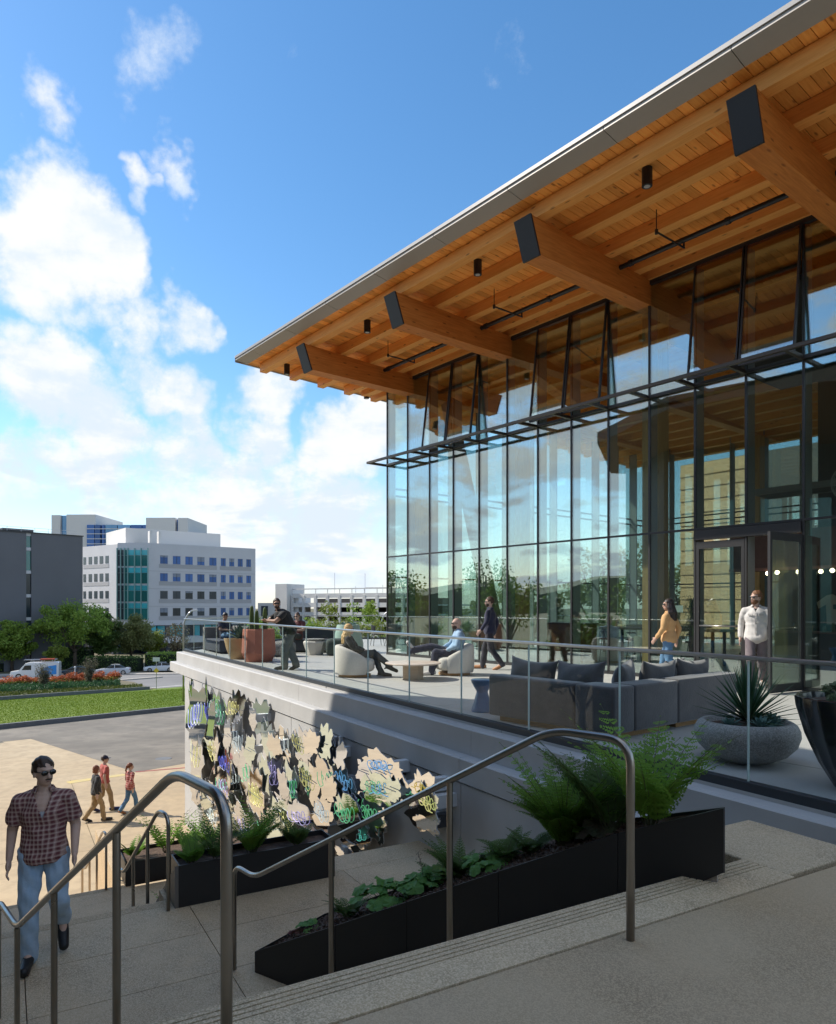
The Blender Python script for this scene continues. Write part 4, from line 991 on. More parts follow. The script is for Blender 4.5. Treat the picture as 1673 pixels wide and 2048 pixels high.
plate(0, .012, .015, PWI-.015, lambda x: -1.69, 'end_plate')
def pbk(x): return PWI if x < PL*.62 else PWI-(PWI-.03)*(x-PL*.62)/(PL*.38)
for x0, x1, zz_ in ((0, PL*.62, -1.69), (PL*.62, PL*.838, -1.69), (PL*.838, PL, ZL1+.06)):
    MB().hexa([(x0, pbk(x0)-.014, zz_), (x1, pbk(x1)-.014, zz_), (x1, pbk(x1), zz_), (x0, pbk(x0), zz_), (x0, pbk(x0)-.014, ptop(x0)), (x1, pbk(x1)-.014, ptop(x1)), (x1, pbk(x1), ptop(x1)), (x0, pbk(x0), ptop(x0))]).obj('back_plate', m_blk, lp)
sb = MB()
for a, c in zip(xs_[:-1], xs_[1:]):
    n = 6
    for k in range(n):
        x0 = a+(c-a)*k/n; x1 = a+(c-a)*(k+1)/n
        sb.add([(x0, .014, ptop(x0)-.04), (x1, .014, ptop(x1)-.04), (x1, pbk(x1)-.015, ptop(x1)-.02), (x0, pbk(x0)-.015, ptop(x0)-.02)], [(0, 1, 2, 3)])
sb.obj('soil', m_soil, lp)
# bark chips on the soil
g = np.random.default_rng(5); n = 3200; X = g.random(n)*PL*.86; P = np.c_[X, np.array([.03+g.random()*(pbk(x)-.06) for x in X]), np.array([ptop(x) for x in X])-.03+g.random(n)*.02]
leaf_obj('bark_chips', P, .035, .014, m_soil, lp, g, flat=.6)
m_rough = mat('broken_concrete', (.42, .35, .27), .95, col2=(.22, .185, .145), scale=14, bump=1.0, bscale=35, speck=(.32, .28, .24), sscale=40)
MB().prism([(PL*.80, .012), (PL-.04, .012), (PL-.04, .05), (PL*.80, pbk(PL*.80)-.05)], ZL1-.25, ZL1+.055).obj('concrete_plinth', m_rough, lp)
# planters in the middle landing
def box_planter(label, t0, t1, w0, w1, z0, z1, slope=0.0, cheek=None):
    o = Tw((t0+t1)/2, (w0+w1)/2, z0); t = thing('box_planter', label, 'planter', o, TROT); a, c = (t1-t0)/2, (w1-w0)/2; h = z1-z0; e = .014
    MB().box(a-e, a, -c, c, 0, h).obj('front_plate', m_blk, t); MB().box(-a, -a+e, -c, c, 0, h).obj('back_plate', m_blk, t)
    MB().box(-a+e, a-e, -c, -c+e, 0, h).obj('end_plate', m_blk, t); MB().box(-a+e, a-e, c-e, c, 0, h).obj('end_plate', m_blk, t)
    MB().box(-a+e, a-e, -c+e, c-e, .0, h-.06).obj('soil', m_soil, t)
    if cheek:
        MB().hexa([(-a-cheek[0], -c-.04, -cheek[1]), (a, -c-.04, -.02), (a, -c-.002, -.02), (-a-cheek[0], -c-.002, -cheek[1]), (-a-cheek[0], -c-.04, -cheek[1]+.3), (a, -c-.04, h), (a, -c-.002, h), (-a-cheek[0], -c-.002, -cheek[1]+.3)]).obj('stepped_cheek', mat('cheek_steel', (.16, .14, .12), .5), t)
    return t
box_planter('black box planter at the foot of the mirrored wall art', 16.62, 17.02, 1.88, 3.66, ZL2, -1.235, cheek=(1.1, .9))
box_planter('lower black box planter beside the plaza stair', 11.2, 11.98, 1.4, 3.5, ZL3-.02, -2.80)

# ------------------------------------------------------------------ ferns and leafy plants
def frond(b, base, az, L_, arch, w, npin=13, bi=True, g=rng, tw=0.0):
    """arching frond: rachis with paired pinnae, each pinna of small leaflets"""
    dx, dy = math.cos(az), math.sin(az); pts = []
    for k in range(npin+1):
        s = k/npin; r = L_*(s*math.cos(arch*.35)*(.55+.45*s)); z = L_*(s*1.05-arch*.55*s*s)
        pts.append(Vector((base[0]+dx*r*.75, base[1]+dy*r*.75, base[2]+z)))
    b.cm = 1; b.tube(pts, [.0035*(1-.8*k/npin)+.0006 for k in range(npin+1)], 3, cap=False); b.cm = 0
    for k in range(2, npin+1):
        s = k/npin; p = pts[k]; t = (pts[k]-pts[k-1]).normalized(); side = Vector((-dy, dx, tw)).normalized(); up = side.cross(t)
        pl_ = w*(math.sin(math.pi*min(1, .12+s*.88))**.8)*(1-.25*s)+.004
        for sg in (-1, 1):
            d = (side*sg*.86+t*.5-up*.05*sg*0).normalized(); d = (d+Vector((0, 0, -.18*s))).normalized(); q = d.cross(up).normalized()
            if not bi:
                b.add([p, p+d*pl_*.5+q*pl_*.17, p+d*pl_, p+d*pl_*.5-q*pl_*.17], [(0, 1, 2, 3)]); continue
            m = 5
            for j in range(m):
                f = (j+.4)/m; c = p+d*pl_*f; ll = pl_*.40*(1-f*.70)+.004
                for s2 in (-1, 1):
                    e = (q*s2+d*.55).normalized(); n_ = d*ll*.40
                    b.add([c, c+e*ll*.5+n_, c+e*ll, c+e*ll*.5-n_*.6], [(0, 1, 2, 3)])
            b.add([p+d*pl_*.8, p+d*pl_*.92+q*pl_*.05, p+d*pl_*1.1, p+d*pl_*.92-q*pl_*.05], [(0, 1, 2, 3)])
m_stem = mat('fern_stem', (.07, .075, .03), .7)
def fern(label, loc, n, L_, w, mt, seed, arch=(.5, 1.3), npin=13, bi=True, spread=.05, az=None, name='fern', rachis=None):
    t = thing(name, label, 'fern', loc, 0, 'ferns in the stair planters'); g = np.random.default_rng(seed); b = MB()
    for i in range(n):
        a = (az[0]+(az[1]-az[0])*g.random()) if az else g.random()*6.283; s = g.random()
        frond(b, (math.cos(a)*spread*s, math.sin(a)*spread*s, 0), a, L_*(.6+.5*g.random()), arch[0]+(arch[1]-arch[0])*g.random(), w*(.75+.5*g.random()), npin, bi, g, (g.random()-.5)*.8)
    b.obj('fronds', [mt, rachis or m_stem], t); return t
def lpw(x, y, dz=-.03):
    q = Pa+pd*x+pn*y; return Vector((q.x, q.y, ptop(x)+dz))
def plx(px, y=.0):     # distance along the long planter for a picture column
    o = Pa+pn*y; r = (px-CXP)/FPX; return (o.x-r*o.y)/(r*pd.y-pd.x)
fern('dense bright green fern in the long planter left of its upper post', lpw(plx(1130, .4), .4), 110, .62, .080, m_l_fern, 1, (-.05, .85), 15)
fern('dark airy fern in the long planter right of the dense fern', lpw(plx(1225, .25), .25), 24, .72, .12, m_l_fern_d, 2, (.1, .9), 12, az=(-.5, 3.6))
fern('tall open fern behind the upper rail post', lpw(plx(1300, .14), .14), 18, .74, .15, m_l_fern, 3, (.0, .65), 12)
fern('small dark fern at the left rail post of the long planter', lpw(plx(700, .35), .35), 16, .26, .05, m_l_fern_d, 4, (.6, 1.4), 11)
fern('leafy fern behind the middle rail post', lpw(plx(918, .5), .5), 26, .36, .06, m_l_fern_d, 5, (.2, 1.2), 12)
fern('low dark fern between the middle post and the dense fern', lpw(plx(1010, .5), .5), 24, .30, .06, m_l_fern_d, 6, (.5, 1.4), 11)
for k, (px, y, s, lab) in enumerate([(960, .45, .22, 'small fern just right of the middle rail post'), (1060, .5, .24, 'small spreading fern left of the dense fern'), (1180, .35, .22, 'tuft of fern below the dark airy fern'), (880, .6, .24, 'small fern just left of the middle rail post')]):
    fern(lab, lpw(plx(px, y), y), 16, s, .05, m_l_fern_d if k % 2 else m_l_fern, 30+k, (.6, 1.5), 10)
# heuchera clumps: lobed leaves on short stalks
def heuchera(label, loc, n, r, hh, mt, seed, flowers=0, leafs=.075):
    t = thing('leafy_plant', label, 'plant', loc, 0, 'broad leaved plants in the long planter'); g = np.random.default_rng(seed); b = MB(); s_ = MB()
    for i in range(n):
        a = g.random()*6.283; q = g.random()**.6; c = Vector((math.cos(a)*r*q, math.sin(a)*r*q, hh*(1.0-.55*q)*(.75+.4*g.random()))); R_ = leafs*(.6+.6*g.random())
        nrm = Vector((math.cos(a)*.5*q+g.normal()*.2, math.sin(a)*.5*q+g.normal()*.2, 1)).normalized(); x = nrm.orthogonal().normalized(); y = nrm.cross(x); ph = g.random()*6
        ring = []; m = 15
        for k in range(m):
            th = ph+2*math.pi*k/m; rr = R_*(.80+.20*abs(math.cos(2.5*th)))*(1-.35*max(0, math.cos(th-ph))**8); ring.append(c+(x*math.cos(th)+y*math.sin(th))*rr+nrm*(.10*R_*math.sin(5*th)-R_*.22*(rr/R_)))
        b.add([c]+ring, [(0, 1+k, 1+(k+1) % m) for k in range(m)]); s_.tube([(0, 0, 0), tuple(c*.6), tuple(c)], .002, 3, cap=False)
    b.obj('leaves', mt, t); s_.obj('stalks', m_stem, t)
    for k in range(flowers):
        f = MB(); hx = .05*g.normal(); hy = .05*g.normal(); H = hh+.16+.08*g.random(); f.tube([(0, 0, 0), (hx*.4, hy*.4, H*.6), (hx, hy, H)], .002, 4); P = [(hx*(.7+.3*j/20)+g.normal()*.012, hy+g.normal()*.012, H*(.68+.32*j/20)) for j in range(21)]
        f.obj('flower_stem', m_stem, t); leaf_obj('flowers', P, .012, .009, mat('heuchera_flower', (.20, .13, .10), .8), t, g)
heuchera('large clump of round green leaves in the long planter', lpw(plx(775, .35), .35), 42, .26, .20, m_l_heu, 1)
heuchera('second clump of round leaves with a thin flower stem', lpw(plx(850, .42), .42), 26, .18, .17, m_l_heu, 2, 1)
heuchera('light green leafy clump left of the middle rail post', lpw(plx(868, .6), .62), 16, .13, .16, leaf_mat('leaf_heu_light', (.10, .20, .03), (.15, .25, .05), scale=4), 3)
heuchera('small reddish seedling at the low end of the long planter', lpw(plx(590, .3), .3), 9, .10, .06, leaf_mat('leaf_red', (.22, .04, .045), (.10, .09, .04), scale=14), 4, 0, .05)
heuchera('little green plant beside the reddish seedling', lpw(plx(622, .4), .4), 14, .12, .08, m_l_heu, 5, 0, .05)
heuchera('purple green leaves under the dark airy fern', lpw(plx(1205, .3), .3), 14, .14, .12, leaf_mat('leaf_purple', (.10, .07, .06), (.07, .11, .04), scale=9), 6)
heuchera('spreading green leaves beyond the middle rail post', lpw(plx(985, .4), .4), 26, .22, .12, m_l_heu, 7, 0, .06)
# ferns in the two box planters
for k, (px, py, z, n, L_, mt, lab) in enumerate([(500, 1690, -1.30, 30, .62, m_l_fern, 'bright fern rising from the box planter in front of the mirror art'), (430, 1700, -1.30, 12, .55, m_l_fern_d, 'narrow dark fern at the left of the box planter'),
        (610, 1690, -1.30, 12, .30, m_l_fern_d, 'small rusty fern at the right of the box planter'), (385, 1712, -1.30, 14, .30, m_l_fern, 'low fern at the left corner of the box planter')]):
    q = onz(px, py+12, z); tt, ww = toT(q); q = Tw(16.82, ww, z); fern(lab, q, n, L_, .085, mt, 60+k, (.1, .95), 13)
for k, (px, n, L_, mt, lab) in enumerate([(268, 14, .5, m_l_fern, 'small fern at the left end of the lower planter'), (330, 18, .85, m_l_fern, 'tall sunlit fern in the lower planter'), (372, 14, .6, m_l_fern, 'sunlit fern right of the tall one in the lower planter'), (415, 14, .55, m_l_fern, 'low fern at the right of the lower planter')]):
    o = Tw(11.6, 0); r = (px-CXP)/FPX; ww = (o.x-r*o.y)/(r*EW.y-EW.x); fern(lab, Tw(11.6, ww, -2.86), n, L_, .12, mt, 80+k, (.1, .9), 12, bi=False)
q = Tw(15.4, 3.3, -2.6); fern('yellow green fern below the middle planter cheek', q, 16, .55, .09, m_l_fern, 95, (.4, 1.3), 12, bi=False)
# ------------------------------------------------------------------ terrace furniture
m_ivory = mat('ivory_boucle', (.62, .585, .53), .9, col2=(.57, .54, .485), scale=30, bump=.35, bscale=160, sheen=.3)
m_dgrey = mat('charcoal_velvet', (.062, .057, .058), .85, col2=(.088, .081, .081), scale=6, bump=.3, bscale=40, sheen=.5, big=((.045, .044, .05), 2.5))
m_oak = wood_mat('plinth_oak', (.42, .24, .10), (.34, .18, .07), (.2, .1, .04), 'X', .05)
m_trav = mat('travertine', (.60, .47, .38), .35, col2=(.66, .54, .45), scale=5)
m_travb = mat('travertine_base', (.50, .40, .30), .6, col2=(.44, .34, .25), scale=4, stretch=(1, 1, 6))
m_blue = mat('blue_glaze', (.05, .15, .31), .3, col2=(.055, .20, .42), scale=3, coat=.4)
m_terra = mat('terracotta', (.46, .165, .105), .75, col2=(.40, .14, .09), scale=3, bump=.1, bscale=60)
m_tanp = mat('tan_clay', (.52, .36, .19), .7, col2=(.46, .31, .16), scale=3, bump=.1, bscale=60)
m_stone = mat('speckled_cast_stone', (.27, .262, .25), .85, col2=(.23, .222, .21), scale=5, speck=(.40, .39, .37), sscale=110, bump=.2, bscale=120)
m_greyp = mat('grey_speckle', (.33, .32, .30), .9, speck=(.12, .12, .11), sscale=60, bump=.2, bscale=60)
m_black_p = mat('black_fluted_glaze', (.014, .015, .018), .22, coat=.3)
m_greenp = mat('sage_glaze', (.30, .42, .36), .6, col2=(.26, .38, .32), scale=3)
m_dgreen = mat('dark_green_cast', (.03, .045, .042), .8, col2=(.05, .065, .06), scale=9, bump=.6, bscale=30)
m_bsheet = mat('black_powder_coat', (.016, .016, .017), .45)
def superell(b, c, r, p=.45, nu=24, nv=14, rot=None):
    sg = lambda x, e: math.copysign(abs(x)**e, x); M_ = rot.to_matrix() if rot else Matrix.Identity(3); vs = []; C = Vector(c)
    for j in range(nv+1):
        bb = -math.pi/2+math.pi*j/nv
        for k in range(nu):
            a = 2*math.pi*k/nu; vs.append(C+M_ @ Vector((r[0]*sg(math.cos(bb), p)*sg(math.cos(a), p), r[1]*sg(math.cos(bb), p)*sg(math.sin(a), p), r[2]*sg(math.sin(bb), p))))
    b.add(vs, [(j*nu+k, j*nu+(k+1) % nu, (j+1)*nu+(k+1) % nu, (j+1)*nu+k) for j in range(nv) for k in range(nu)]); return b
def cushion(parent, c, w, h, d, rz, tilt, m_, seed=0):
    g = random.Random(seed); b = MB(); nu, nv = 22, 16; vs = []
    for s in (1, -1):
        for j in range(nv+1):
            for k in range(nu+1):
                x = k/nu*2-1; y = j/nv*2-1; e = (1-x*x)*(1-y*y); t_ = d/2*max(0, e)**.42*(1-.18*x*x*y*y)+.004; pinch = 1-.13*(1-x*x)
                pin2 = 1-.10*(1-y*y); wr = .006*math.sin(7*x+seed)*math.cos(5*y+seed*2)
                vs.append(Vector((x*w/2*pin2, s*(t_+wr), y*h/2*pinch-.03*(1-x*x)*(1 if y > .3 else 0)*max(0, y-.3))))
    n = (nu+1)*(nv+1); fs = []
    for j in range(nv):
        for k in range(nu):
            i = j*(nu+1)+k; fs.append((i, i+1, i+nu+2, i+nu+1)[::-1]); i += n; fs.append((i, i+1, i+nu+2, i+nu+1))
    for k in range(nu): fs += [(k, k+1, n+k+1, n+k), (nv*(nu+1)+k+1, nv*(nu+1)+k, n+nv*(nu+1)+k, n+nv*(nu+1)+k+1)]
    for j in range(nv): fs += [((j+1)*(nu+1), j*(nu+1), n+j*(nu+1), n+(j+1)*(nu+1)), (j*(nu+1)+nu, (j+1)*(nu+1)+nu, n+(j+1)*(nu+1)+nu, n+j*(nu+1)+nu)]
    M_ = Matrix.Translation(c) @ Euler((tilt, (g.random()-.5)*.12, rz)).to_matrix().to_4x4()
    b.add([M_ @ v for v in vs], fs); return b.obj('cushion', m_, parent, True)
def soft(parent, name, x0, x1, y0, y1, z0, z1, m_, bev=.035):
    o = MB().box(x0, x1, y0, y1, z0, z1).obj(name, m_, parent, True); bv = o.modifiers.new('bevel', 'BEVEL'); bv.width = bev; bv.segments = 4
    o.data.set_sharp_from_angle(angle=R(180)); return o
# charcoal sectional sofa
sf = thing('sectional_sofa', 'charcoal velvet corner sofa with loose cushions behind the railing', 'sofa', Bw(11.22, 6.62), PROT)
soft(sf, 'backrest', 0, 1.42, 0, .26, .07, .60, m_dgrey); soft(sf, 'backrest', 1.43, 1.98, 0, .40, .07, .60, m_dgrey)
soft(sf, 'backrest', 1.62, 1.98, .405, 1.30, .07, .60, m_dgrey); soft(sf, 'backrest', 1.70, 1.98, 1.31, 2.75, .07, .61, m_dgrey)
soft(sf, 'seat', 0, .95, .27, 1.05, .09, .40, m_dgrey); soft(sf, 'seat', .955, 1.61, .41, 1.30, .09, .40, m_dgrey); soft(sf, 'seat', .90, 1.69, 1.31, 2.75, .09, .40, m_dgrey)
for x0, x1, y0, y1 in ((.12, 1.35, .10, 1.0), (1.5, 1.88, .10, 1.2), (1.0, 1.88, 1.4, 2.65)): MB().box(x0, x1, y0, y1, 0, .085).obj('plinth', m_oak, sf)
for i, (x, y, w, h, rz, tl) in enumerate([(.42, .40, .78, .44, R(3), -.16), (1.16, .44, .80, .46, R(-5), -.18), (1.46, .92, .70, .44, R(-66), -.16), (1.54, 1.52, .82, .44, R(-86), -.16), (1.58, 2.26, .76, .44, R(-92), -.16), (1.44, 2.0, .6, .42, R(-80), -.3)]):
    cushion(sf, (x, y, .595+(.01 if i < 3 else 0)), w, h, .24, rz, tl, m_dgrey, i)
# hourglass side table
q = Bw(10.62, 6.15); tb_ = thing('side_table', 'blue hourglass side table left of the charcoal sofa', 'side table', q)
MB().lathe([(.15, 0), (.155, .01), (.155, .03), (.085, .26), (.082, .29), (.155, .42), (.16, .44), (.16, .455), (.15, .46)], 40).obj('body', m_blue, tb_, True, ang=35)
# tub armchairs
def tub_chair(label, loc, rz):
    t = thing('tub_armchair', label, 'armchair', loc, rz, 'ivory tub chairs'); b = MB(); nu = 40; prof = []
    def ring(r_, z, a): return (r_*math.cos(a), r_*math.sin(a)*.96, z)
    a0, a1 = R(52), R(308); vs = []; m = 12
    for k in range(nu+1):
        a = a0+(a1-a0)*k/nu; s = abs(k/nu*2-1); top = .68-.26*max(0, (s-.25)/.75)**1.5; th = .085*(1-.2*s)
        sec = [(.415, .06), (.44, .14), (.445, .35), (.435, top-.06), (.41, top-.01), (.38, top), (.35, top-.01), (.345-th*.5, top-.07), (.335-th*.4, .36), (.33-th*.3, .14), (.34, .06)]
        vs += [ring(r_, min(z, top), a) for r_, z in sec]; m = len(sec)
    fs = [(k*m+j, k*m+(j+1) % m, (k+1)*m+(j+1) % m, (k+1)*m+j) for k in range(nu) for j in range(m)]+[tuple(range(m-1, -1, -1)), tuple(range(nu*m, nu*m+m))]
    b.add(vs, [f[::-1] for f in fs]); b.obj('backrest', m_ivory, t, True, ang=60)
    s_ = MB(); superell(s_, (.10, 0, .255), (.33, .335, .155), .5); s_.obj('seat', m_ivory, t, True)
    MB().lathe([(.34, 0), (.35, .01), (.35, .055), (.34, .06)], 36).obj('plinth', m_oak, t); return t
ARM1 = Vector((-1.36, 15.35, 0)); ARM2 = Vector((.80, 15.75, 0))
tub_chair('ivory tub armchair under the blond woman', ARM1, R(2)); tub_chair('ivory tub armchair under the bald man', ARM2, R(196))
ct = thing('coffee_table', 'round pale stone coffee table between the tub chairs', 'coffee table', (-.10, 14.75, 0))
MB().lathe([(.54, .312), (.575, .325), (.58, .335), (.575, .345), (.56, .348)], 56).obj('table_top', m_trav, ct, True, ang=40)
MB().lathe([(.21, 0), (.215, .31)], 6).obj('base', m_travb, ct)
# ------------------------------------------------------------------ planters on the terrace
def blade(b, base, az, el, L_, w, curve=.3, n=5, thick=0.0, chan=.25):
    d = Vector((math.cos(az)*math.cos(el), math.sin(az)*math.cos(el), math.sin(el))); side = Vector((-math.sin(az), math.cos(az), 0)); vs = []
    for k in range(n+1):
        s = k/n; p = Vector(base)+d*L_*s+Vector((0, 0, -curve*L_*s*s)); ww = w*(math.sin(math.pi*min(1, .22+.78*(1-s)**.9))*.9+.1)*(1-s**3.2) if thick else w*(1-s**2.2); up = Vector((0, 0, 1))
        vs += [p-side*ww/2+up*ww*chan, p-up*0, p+side*ww/2+up*ww*chan]
    b.add(vs, [f for k in range(n) for f in ((k*3, k*3+1, k*3+4, k*3+3), (k*3+1, k*3+2, k*3+5, k*3+4))]); return b
def rosette(b, c, n, L_, w, g, el=(.25, 1.2), curve=.1, thick=1.0):
    for i in range(n):
        s = i/n; blade(b, c, i*2.4+g.random()*.2, el[0]+(el[1]-el[0])*s+g.normal()*.04, L_*(.75+.35*g.random())*(1-.3*s), w, curve*(1-s), 6, thick)
m_yucca = leaf_mat('leaf_yucca', (.03, .085, .04), (.05, .12, .05), scale=3, trans=.12, rough=.4)
m_agave = leaf_mat('leaf_agave', (.14, .24, .22), (.19, .30, .27), scale=4, trans=.08)
m_agave_d = leaf_mat('leaf_agave_dark', (.05, .10, .075), (.09, .14, .10), scale=4, trans=.1)
bw = thing('bowl_planter', 'speckled grey stone bowl planter in the right foreground of the terrace', 'planter', (3.18, 6.92, 0))
MB().lathe([(.17, 0), (.22, .012), (.36, .08), (.445, .17), (.475, .26), (.47, .32), (.445, .37), (.41, .395), (.375, .395), (.36, .37), (.34, .345)], 64).obj('bowl', m_stone, bw, True, ang=60)
MB().lathe([(.36, .33), (.358, .345), (.1, .36)], 32).obj('soil', m_soil, bw)
g = np.random.default_rng(11)
yu = thing('yucca', 'spiky dark green yucca in the stone bowl', 'plant', (3.20, 6.92, .35)); b = MB()
for i in range(95):
    s = i/95; blade(b, (0, 0, .02+.06*s), i*2.399, .12+1.35*s**.8+g.normal()*.05, .58*(.8+.3*g.random()), .036, .06*(1-s), 5, 0, .3)
b.obj('blades', m_yucca, yu)
for i, (x, y, s, lab) in enumerate([(-.22, -.14, .15, 'pale blue agave at the left of the stone bowl'), (.02, -.25, .19, 'pale blue agave at the front of the stone bowl'), (.20, -.12, .16, 'pale blue agave at the right of the stone bowl'), (.27, .06, .17, 'pale blue agave at the far right of the stone bowl')]):
    t = thing('agave', lab, 'plant', (3.18+x, 6.92+y, .345), 0, 'agaves in the stone bowl'); b = MB(); rosette(b, (0, 0, .01), 26, s, .045, g); b.obj('leaves', m_agave, t)
dp = thing('fluted_planter', 'tall black fluted planter cut by the right picture edge', 'planter', (3.63, 5.80, 0))
flute = lambda a, z: 1-.035*abs(math.sin(a*9))
MB().lathe([(.19, 0), (.22, .02), (.34, .22), (.44, .45), (.505, .68), (.515, .755), (.50, .765), (.46, .76), (.45, .70)], 180, fn=flute).obj('pot', m_black_p, dp, True, ang=50)
MB().lathe([(.46, .68), (.45, .71), (.1, .73)], 32).obj('soil', m_soil, dp)
m_succ = leaf_mat('leaf_succulent', (.12, .17, .075), (.24, .27, .16), scale=9, trans=.1)
for i, (x, y, r_, lab) in enumerate([(-.26, -.10, .17, 'frosty green succulent mound at the left of the black planter'), (-.05, -.22, .17, 'frosty succulent mound at the front of the black planter'), (.05, .12, .19, 'frosty succulent mound at the back of the black planter')]):
    t = thing('succulent', lab, 'plant', (3.63+x, 5.80+y, .70), 0, 'succulents in the black planter'); g2 = np.random.default_rng(90+i); P = clumps(1500, (0, 0, .09), (r_, r_, .13), 22, .06, g2, .4); leaf_obj('leaves', P, .032, .02, m_succ, t, g2)
# terracotta planter with cacti
tc_ = thing('terracotta_planter', 'tall faceted terracotta planter by the far railing', 'planter', (-4.36, 19.55, 0))
MB().lathe([(.36, 0), (.37, .01), (.455, .20), (.47, .24), (.435, .86), (.425, .885), (.39, .885), (.385, .83), (.38, .80)], 12).obj('pot', m_terra, tc_); MB().lathe([(.39, .78), (.38, .81), (.1, .82)], 12).obj('soil', m_soil, tc_)
m_cact = leaf_mat('cactus_skin', (.06, .105, .03), (.10, .13, .04), scale=4, trans=0)
for i, (px, x, y, hh, lab) in enumerate([(0, -.18, -.05, .72, 'tallest ribbed cactus in the terracotta planter'), (0, -.06, .02, .60, 'second ribbed cactus in the terracotta planter'), (0, .17, .0, .68, 'right ribbed cactus in the terracotta planter')]):
    t = thing('cactus', lab, 'cactus', (-4.36+x, 19.55+y, .8), 0, 'cacti in the terracotta planter'); rib = lambda a, z: 1-.28*abs(math.sin(a*3))
    MB().lathe([(.045, 0), (.065, .08), (.062, hh*.7), (.045, hh*.94), (.015, hh)], 36, fn=rib).obj('stem', m_cact, t, True)
tp = thing('tan_planter', 'tan tapered planter left of the terracotta one', 'planter', (-5.12, 20.45, 0))
MB().lathe([(.23, 0), (.25, .015), (.36, .30), (.42, .56), (.425, .59), (.40, .595), (.385, .55)], 48).obj('pot', m_tanp, tp, True, ang=50); MB().lathe([(.39, .52), (.385, .545), (.1, .56)], 32).obj('soil', m_soil, tp)
t = thing('agave', 'grey green spiky agave in the tan planter', 'plant', (-5.10, 20.45, .54)); b = MB(); rosette(b, (0, 0, .02), 46, .62, .085, g, (.3, 1.45), .05); b.obj('leaves', m_agave_d, t)
t = thing('agave', 'second agave behind the tan planter', 'plant', (-4.9, 21.6, .35)); b = MB(); rosette(b, (0, 0, .02), 40, .85, .09, g, (.5, 1.5), .05); b.obj('leaves', m_agave_d, t)
MB().lathe([(.25, -.35), (.33, 0), (.3, .02)], 24).obj('pot', m_greyp, t)
# poufs, ottoman, sage planter
def pouf(name, label, cat, loc, r, m_, p=.55, top=None):
    t = thing(name, label, cat, loc); b = MB(); superell(b, (0, 0, r[2]), r, p, 28, 16); b.obj('body', m_, t, True)
    if top: MB().lathe([(top[0], r[2]*2-.03), (top[0]*1.03, r[2]*2), (top[0]*1.03, r[2]*2+.06), (top[0], r[2]*2+.08)], 32).obj('cushion', top[1], t, True)
    return t
pouf('stone_stool', 'grey speckled stool right of the terracotta planter', 'stool', (-4.05, 21.5, 0), (.36, .36, .235), m_greyp, .6)
ot = thing('ottoman', 'white facetted ottoman with a grey seat pad', 'ottoman', (-3.2, 22.2, 0)); MB().lathe([(.24, 0), (.25, .01), (.37, .36), (.37, .40), (.35, .43)], 9).obj('body', mat('white_cast', (.62, .59, .53), .7, col2=(.56, .53, .48), scale=4), ot)
MB().lathe([(.30, .43), (.31, .44), (.31, .49), (.28, .50)], 28).obj('seat_pad', m_greyp, ot, True, ang=50)
pouf('green_stool', 'dark green rough stool in front of the sage planter', 'stool', (-2.52, 21.95, 0), (.30, .30, .26), m_dgreen, .45)
sp_ = thing('sage_planter', 'tall sage green tapered planter near the glass corner', 'planter', (-2.28, 23.3, 0)); MB().lathe([(.47, 0), (.50, .02), (.50, .30), (.36, .90), (.33, .91), (.31, .86)], 40).obj('pot', m_greenp, sp_, True, ang=40); MB().lathe([(.31, .84), (.30, .87), (.1, .88)], 20).obj('soil', m_soil, sp_)
t = thing('succulent', 'grey succulent rosettes in the sage planter', 'plant', (-2.28, 23.3, .86)); b = MB()
for i in range(5): rosette(b, (.2*math.cos(i*1.3), .2*math.sin(i*1.3), .02), 20, .17, .06, g)
b.obj('leaves', m_agave, t)
# far lounge sofa
fs_ = thing('lounge_sofa', 'grey box lounge sofa in the far corner of the terrace', 'sofa', Tw(-.1, -.62), TROT)
m_gsofa = mat('taupe_fabric', (.16, .15, .14), .9, col2=(.19, .18, .165), scale=20, bump=.2, bscale=80)
m_nsofa = mat('slate_fabric', (.05, .055, .07), .9)
soft(fs_, 'armrest', .10, .40, -.02, .95, .02, .80, m_gsofa, .03); soft(fs_, 'seat', .405, 2.3, -.02, .85, .05, .43, m_nsofa); soft(fs_, 'backrest', .405, 2.3, .86, 1.12, .05, .84, m_gsofa)
cushion(fs_, (.75, .72, .66), .6, .42, .18, 0, .2, m_gsofa, 3)
fs2 = thing('lounge_sofa', 'slate lounge seat behind the leaning man', 'sofa', (-3.3, 23.6, 0), R(-8))
soft(fs2, 'seat', -1.1, 1.1, -.4, .45, .05, .42, m_nsofa); soft(fs2, 'backrest', -1.1, 1.1, .46, .70, .05, .80, m_nsofa); soft(fs2, 'armrest', 1.11, 1.32, -.4, .70, .05, .62, m_nsofa)
# black cafe chairs near the pavilion corner
def cafe_chair(label, loc, rz, group='cafe chairs', m_=None, seatm=None):
    m_ = m_ or m_bsheet; t = thing('cafe_chair', label, 'chair', loc, rz, group)
    s_ = MB(); superell(s_, (0, 0, .45), (.22, .21, .03), .5, 20, 8); s_.obj('seat', seatm or m_, t, True)
    b = MB(); vs = []; n = 12
    for k in range(n+1):
        a = R(125)+R(110)*k/n
        for r_, z in ((.225, .50), (.25, .66), (.245, .80), (.225, .80), (.23, .66), (.205, .50)): vs.append((r_*math.cos(a), r_*math.sin(a), z-(.07*abs(k/n*2-1)**2 if z > .7 else 0)))
    b.add(vs, [(k*6+j, k*6+(j+1) % 6, (k+1)*6+(j+1) % 6, (k+1)*6+j) for k in range(n) for j in range(6)]+[(5, 4, 3, 2, 1, 0), tuple(range(n*6, n*6+6))]); b.obj('backrest', seatm or m_, t, True, ang=60)
    for sx, sy in ((1, 1), (1, -1), (-1, 1), (-1, -1)): MB().tube([(sx*.16, sy*.16, .43), (sx*.22, sy*.21, 0)], [.014, .010], 8).obj('leg', m_, t, True)
    return t
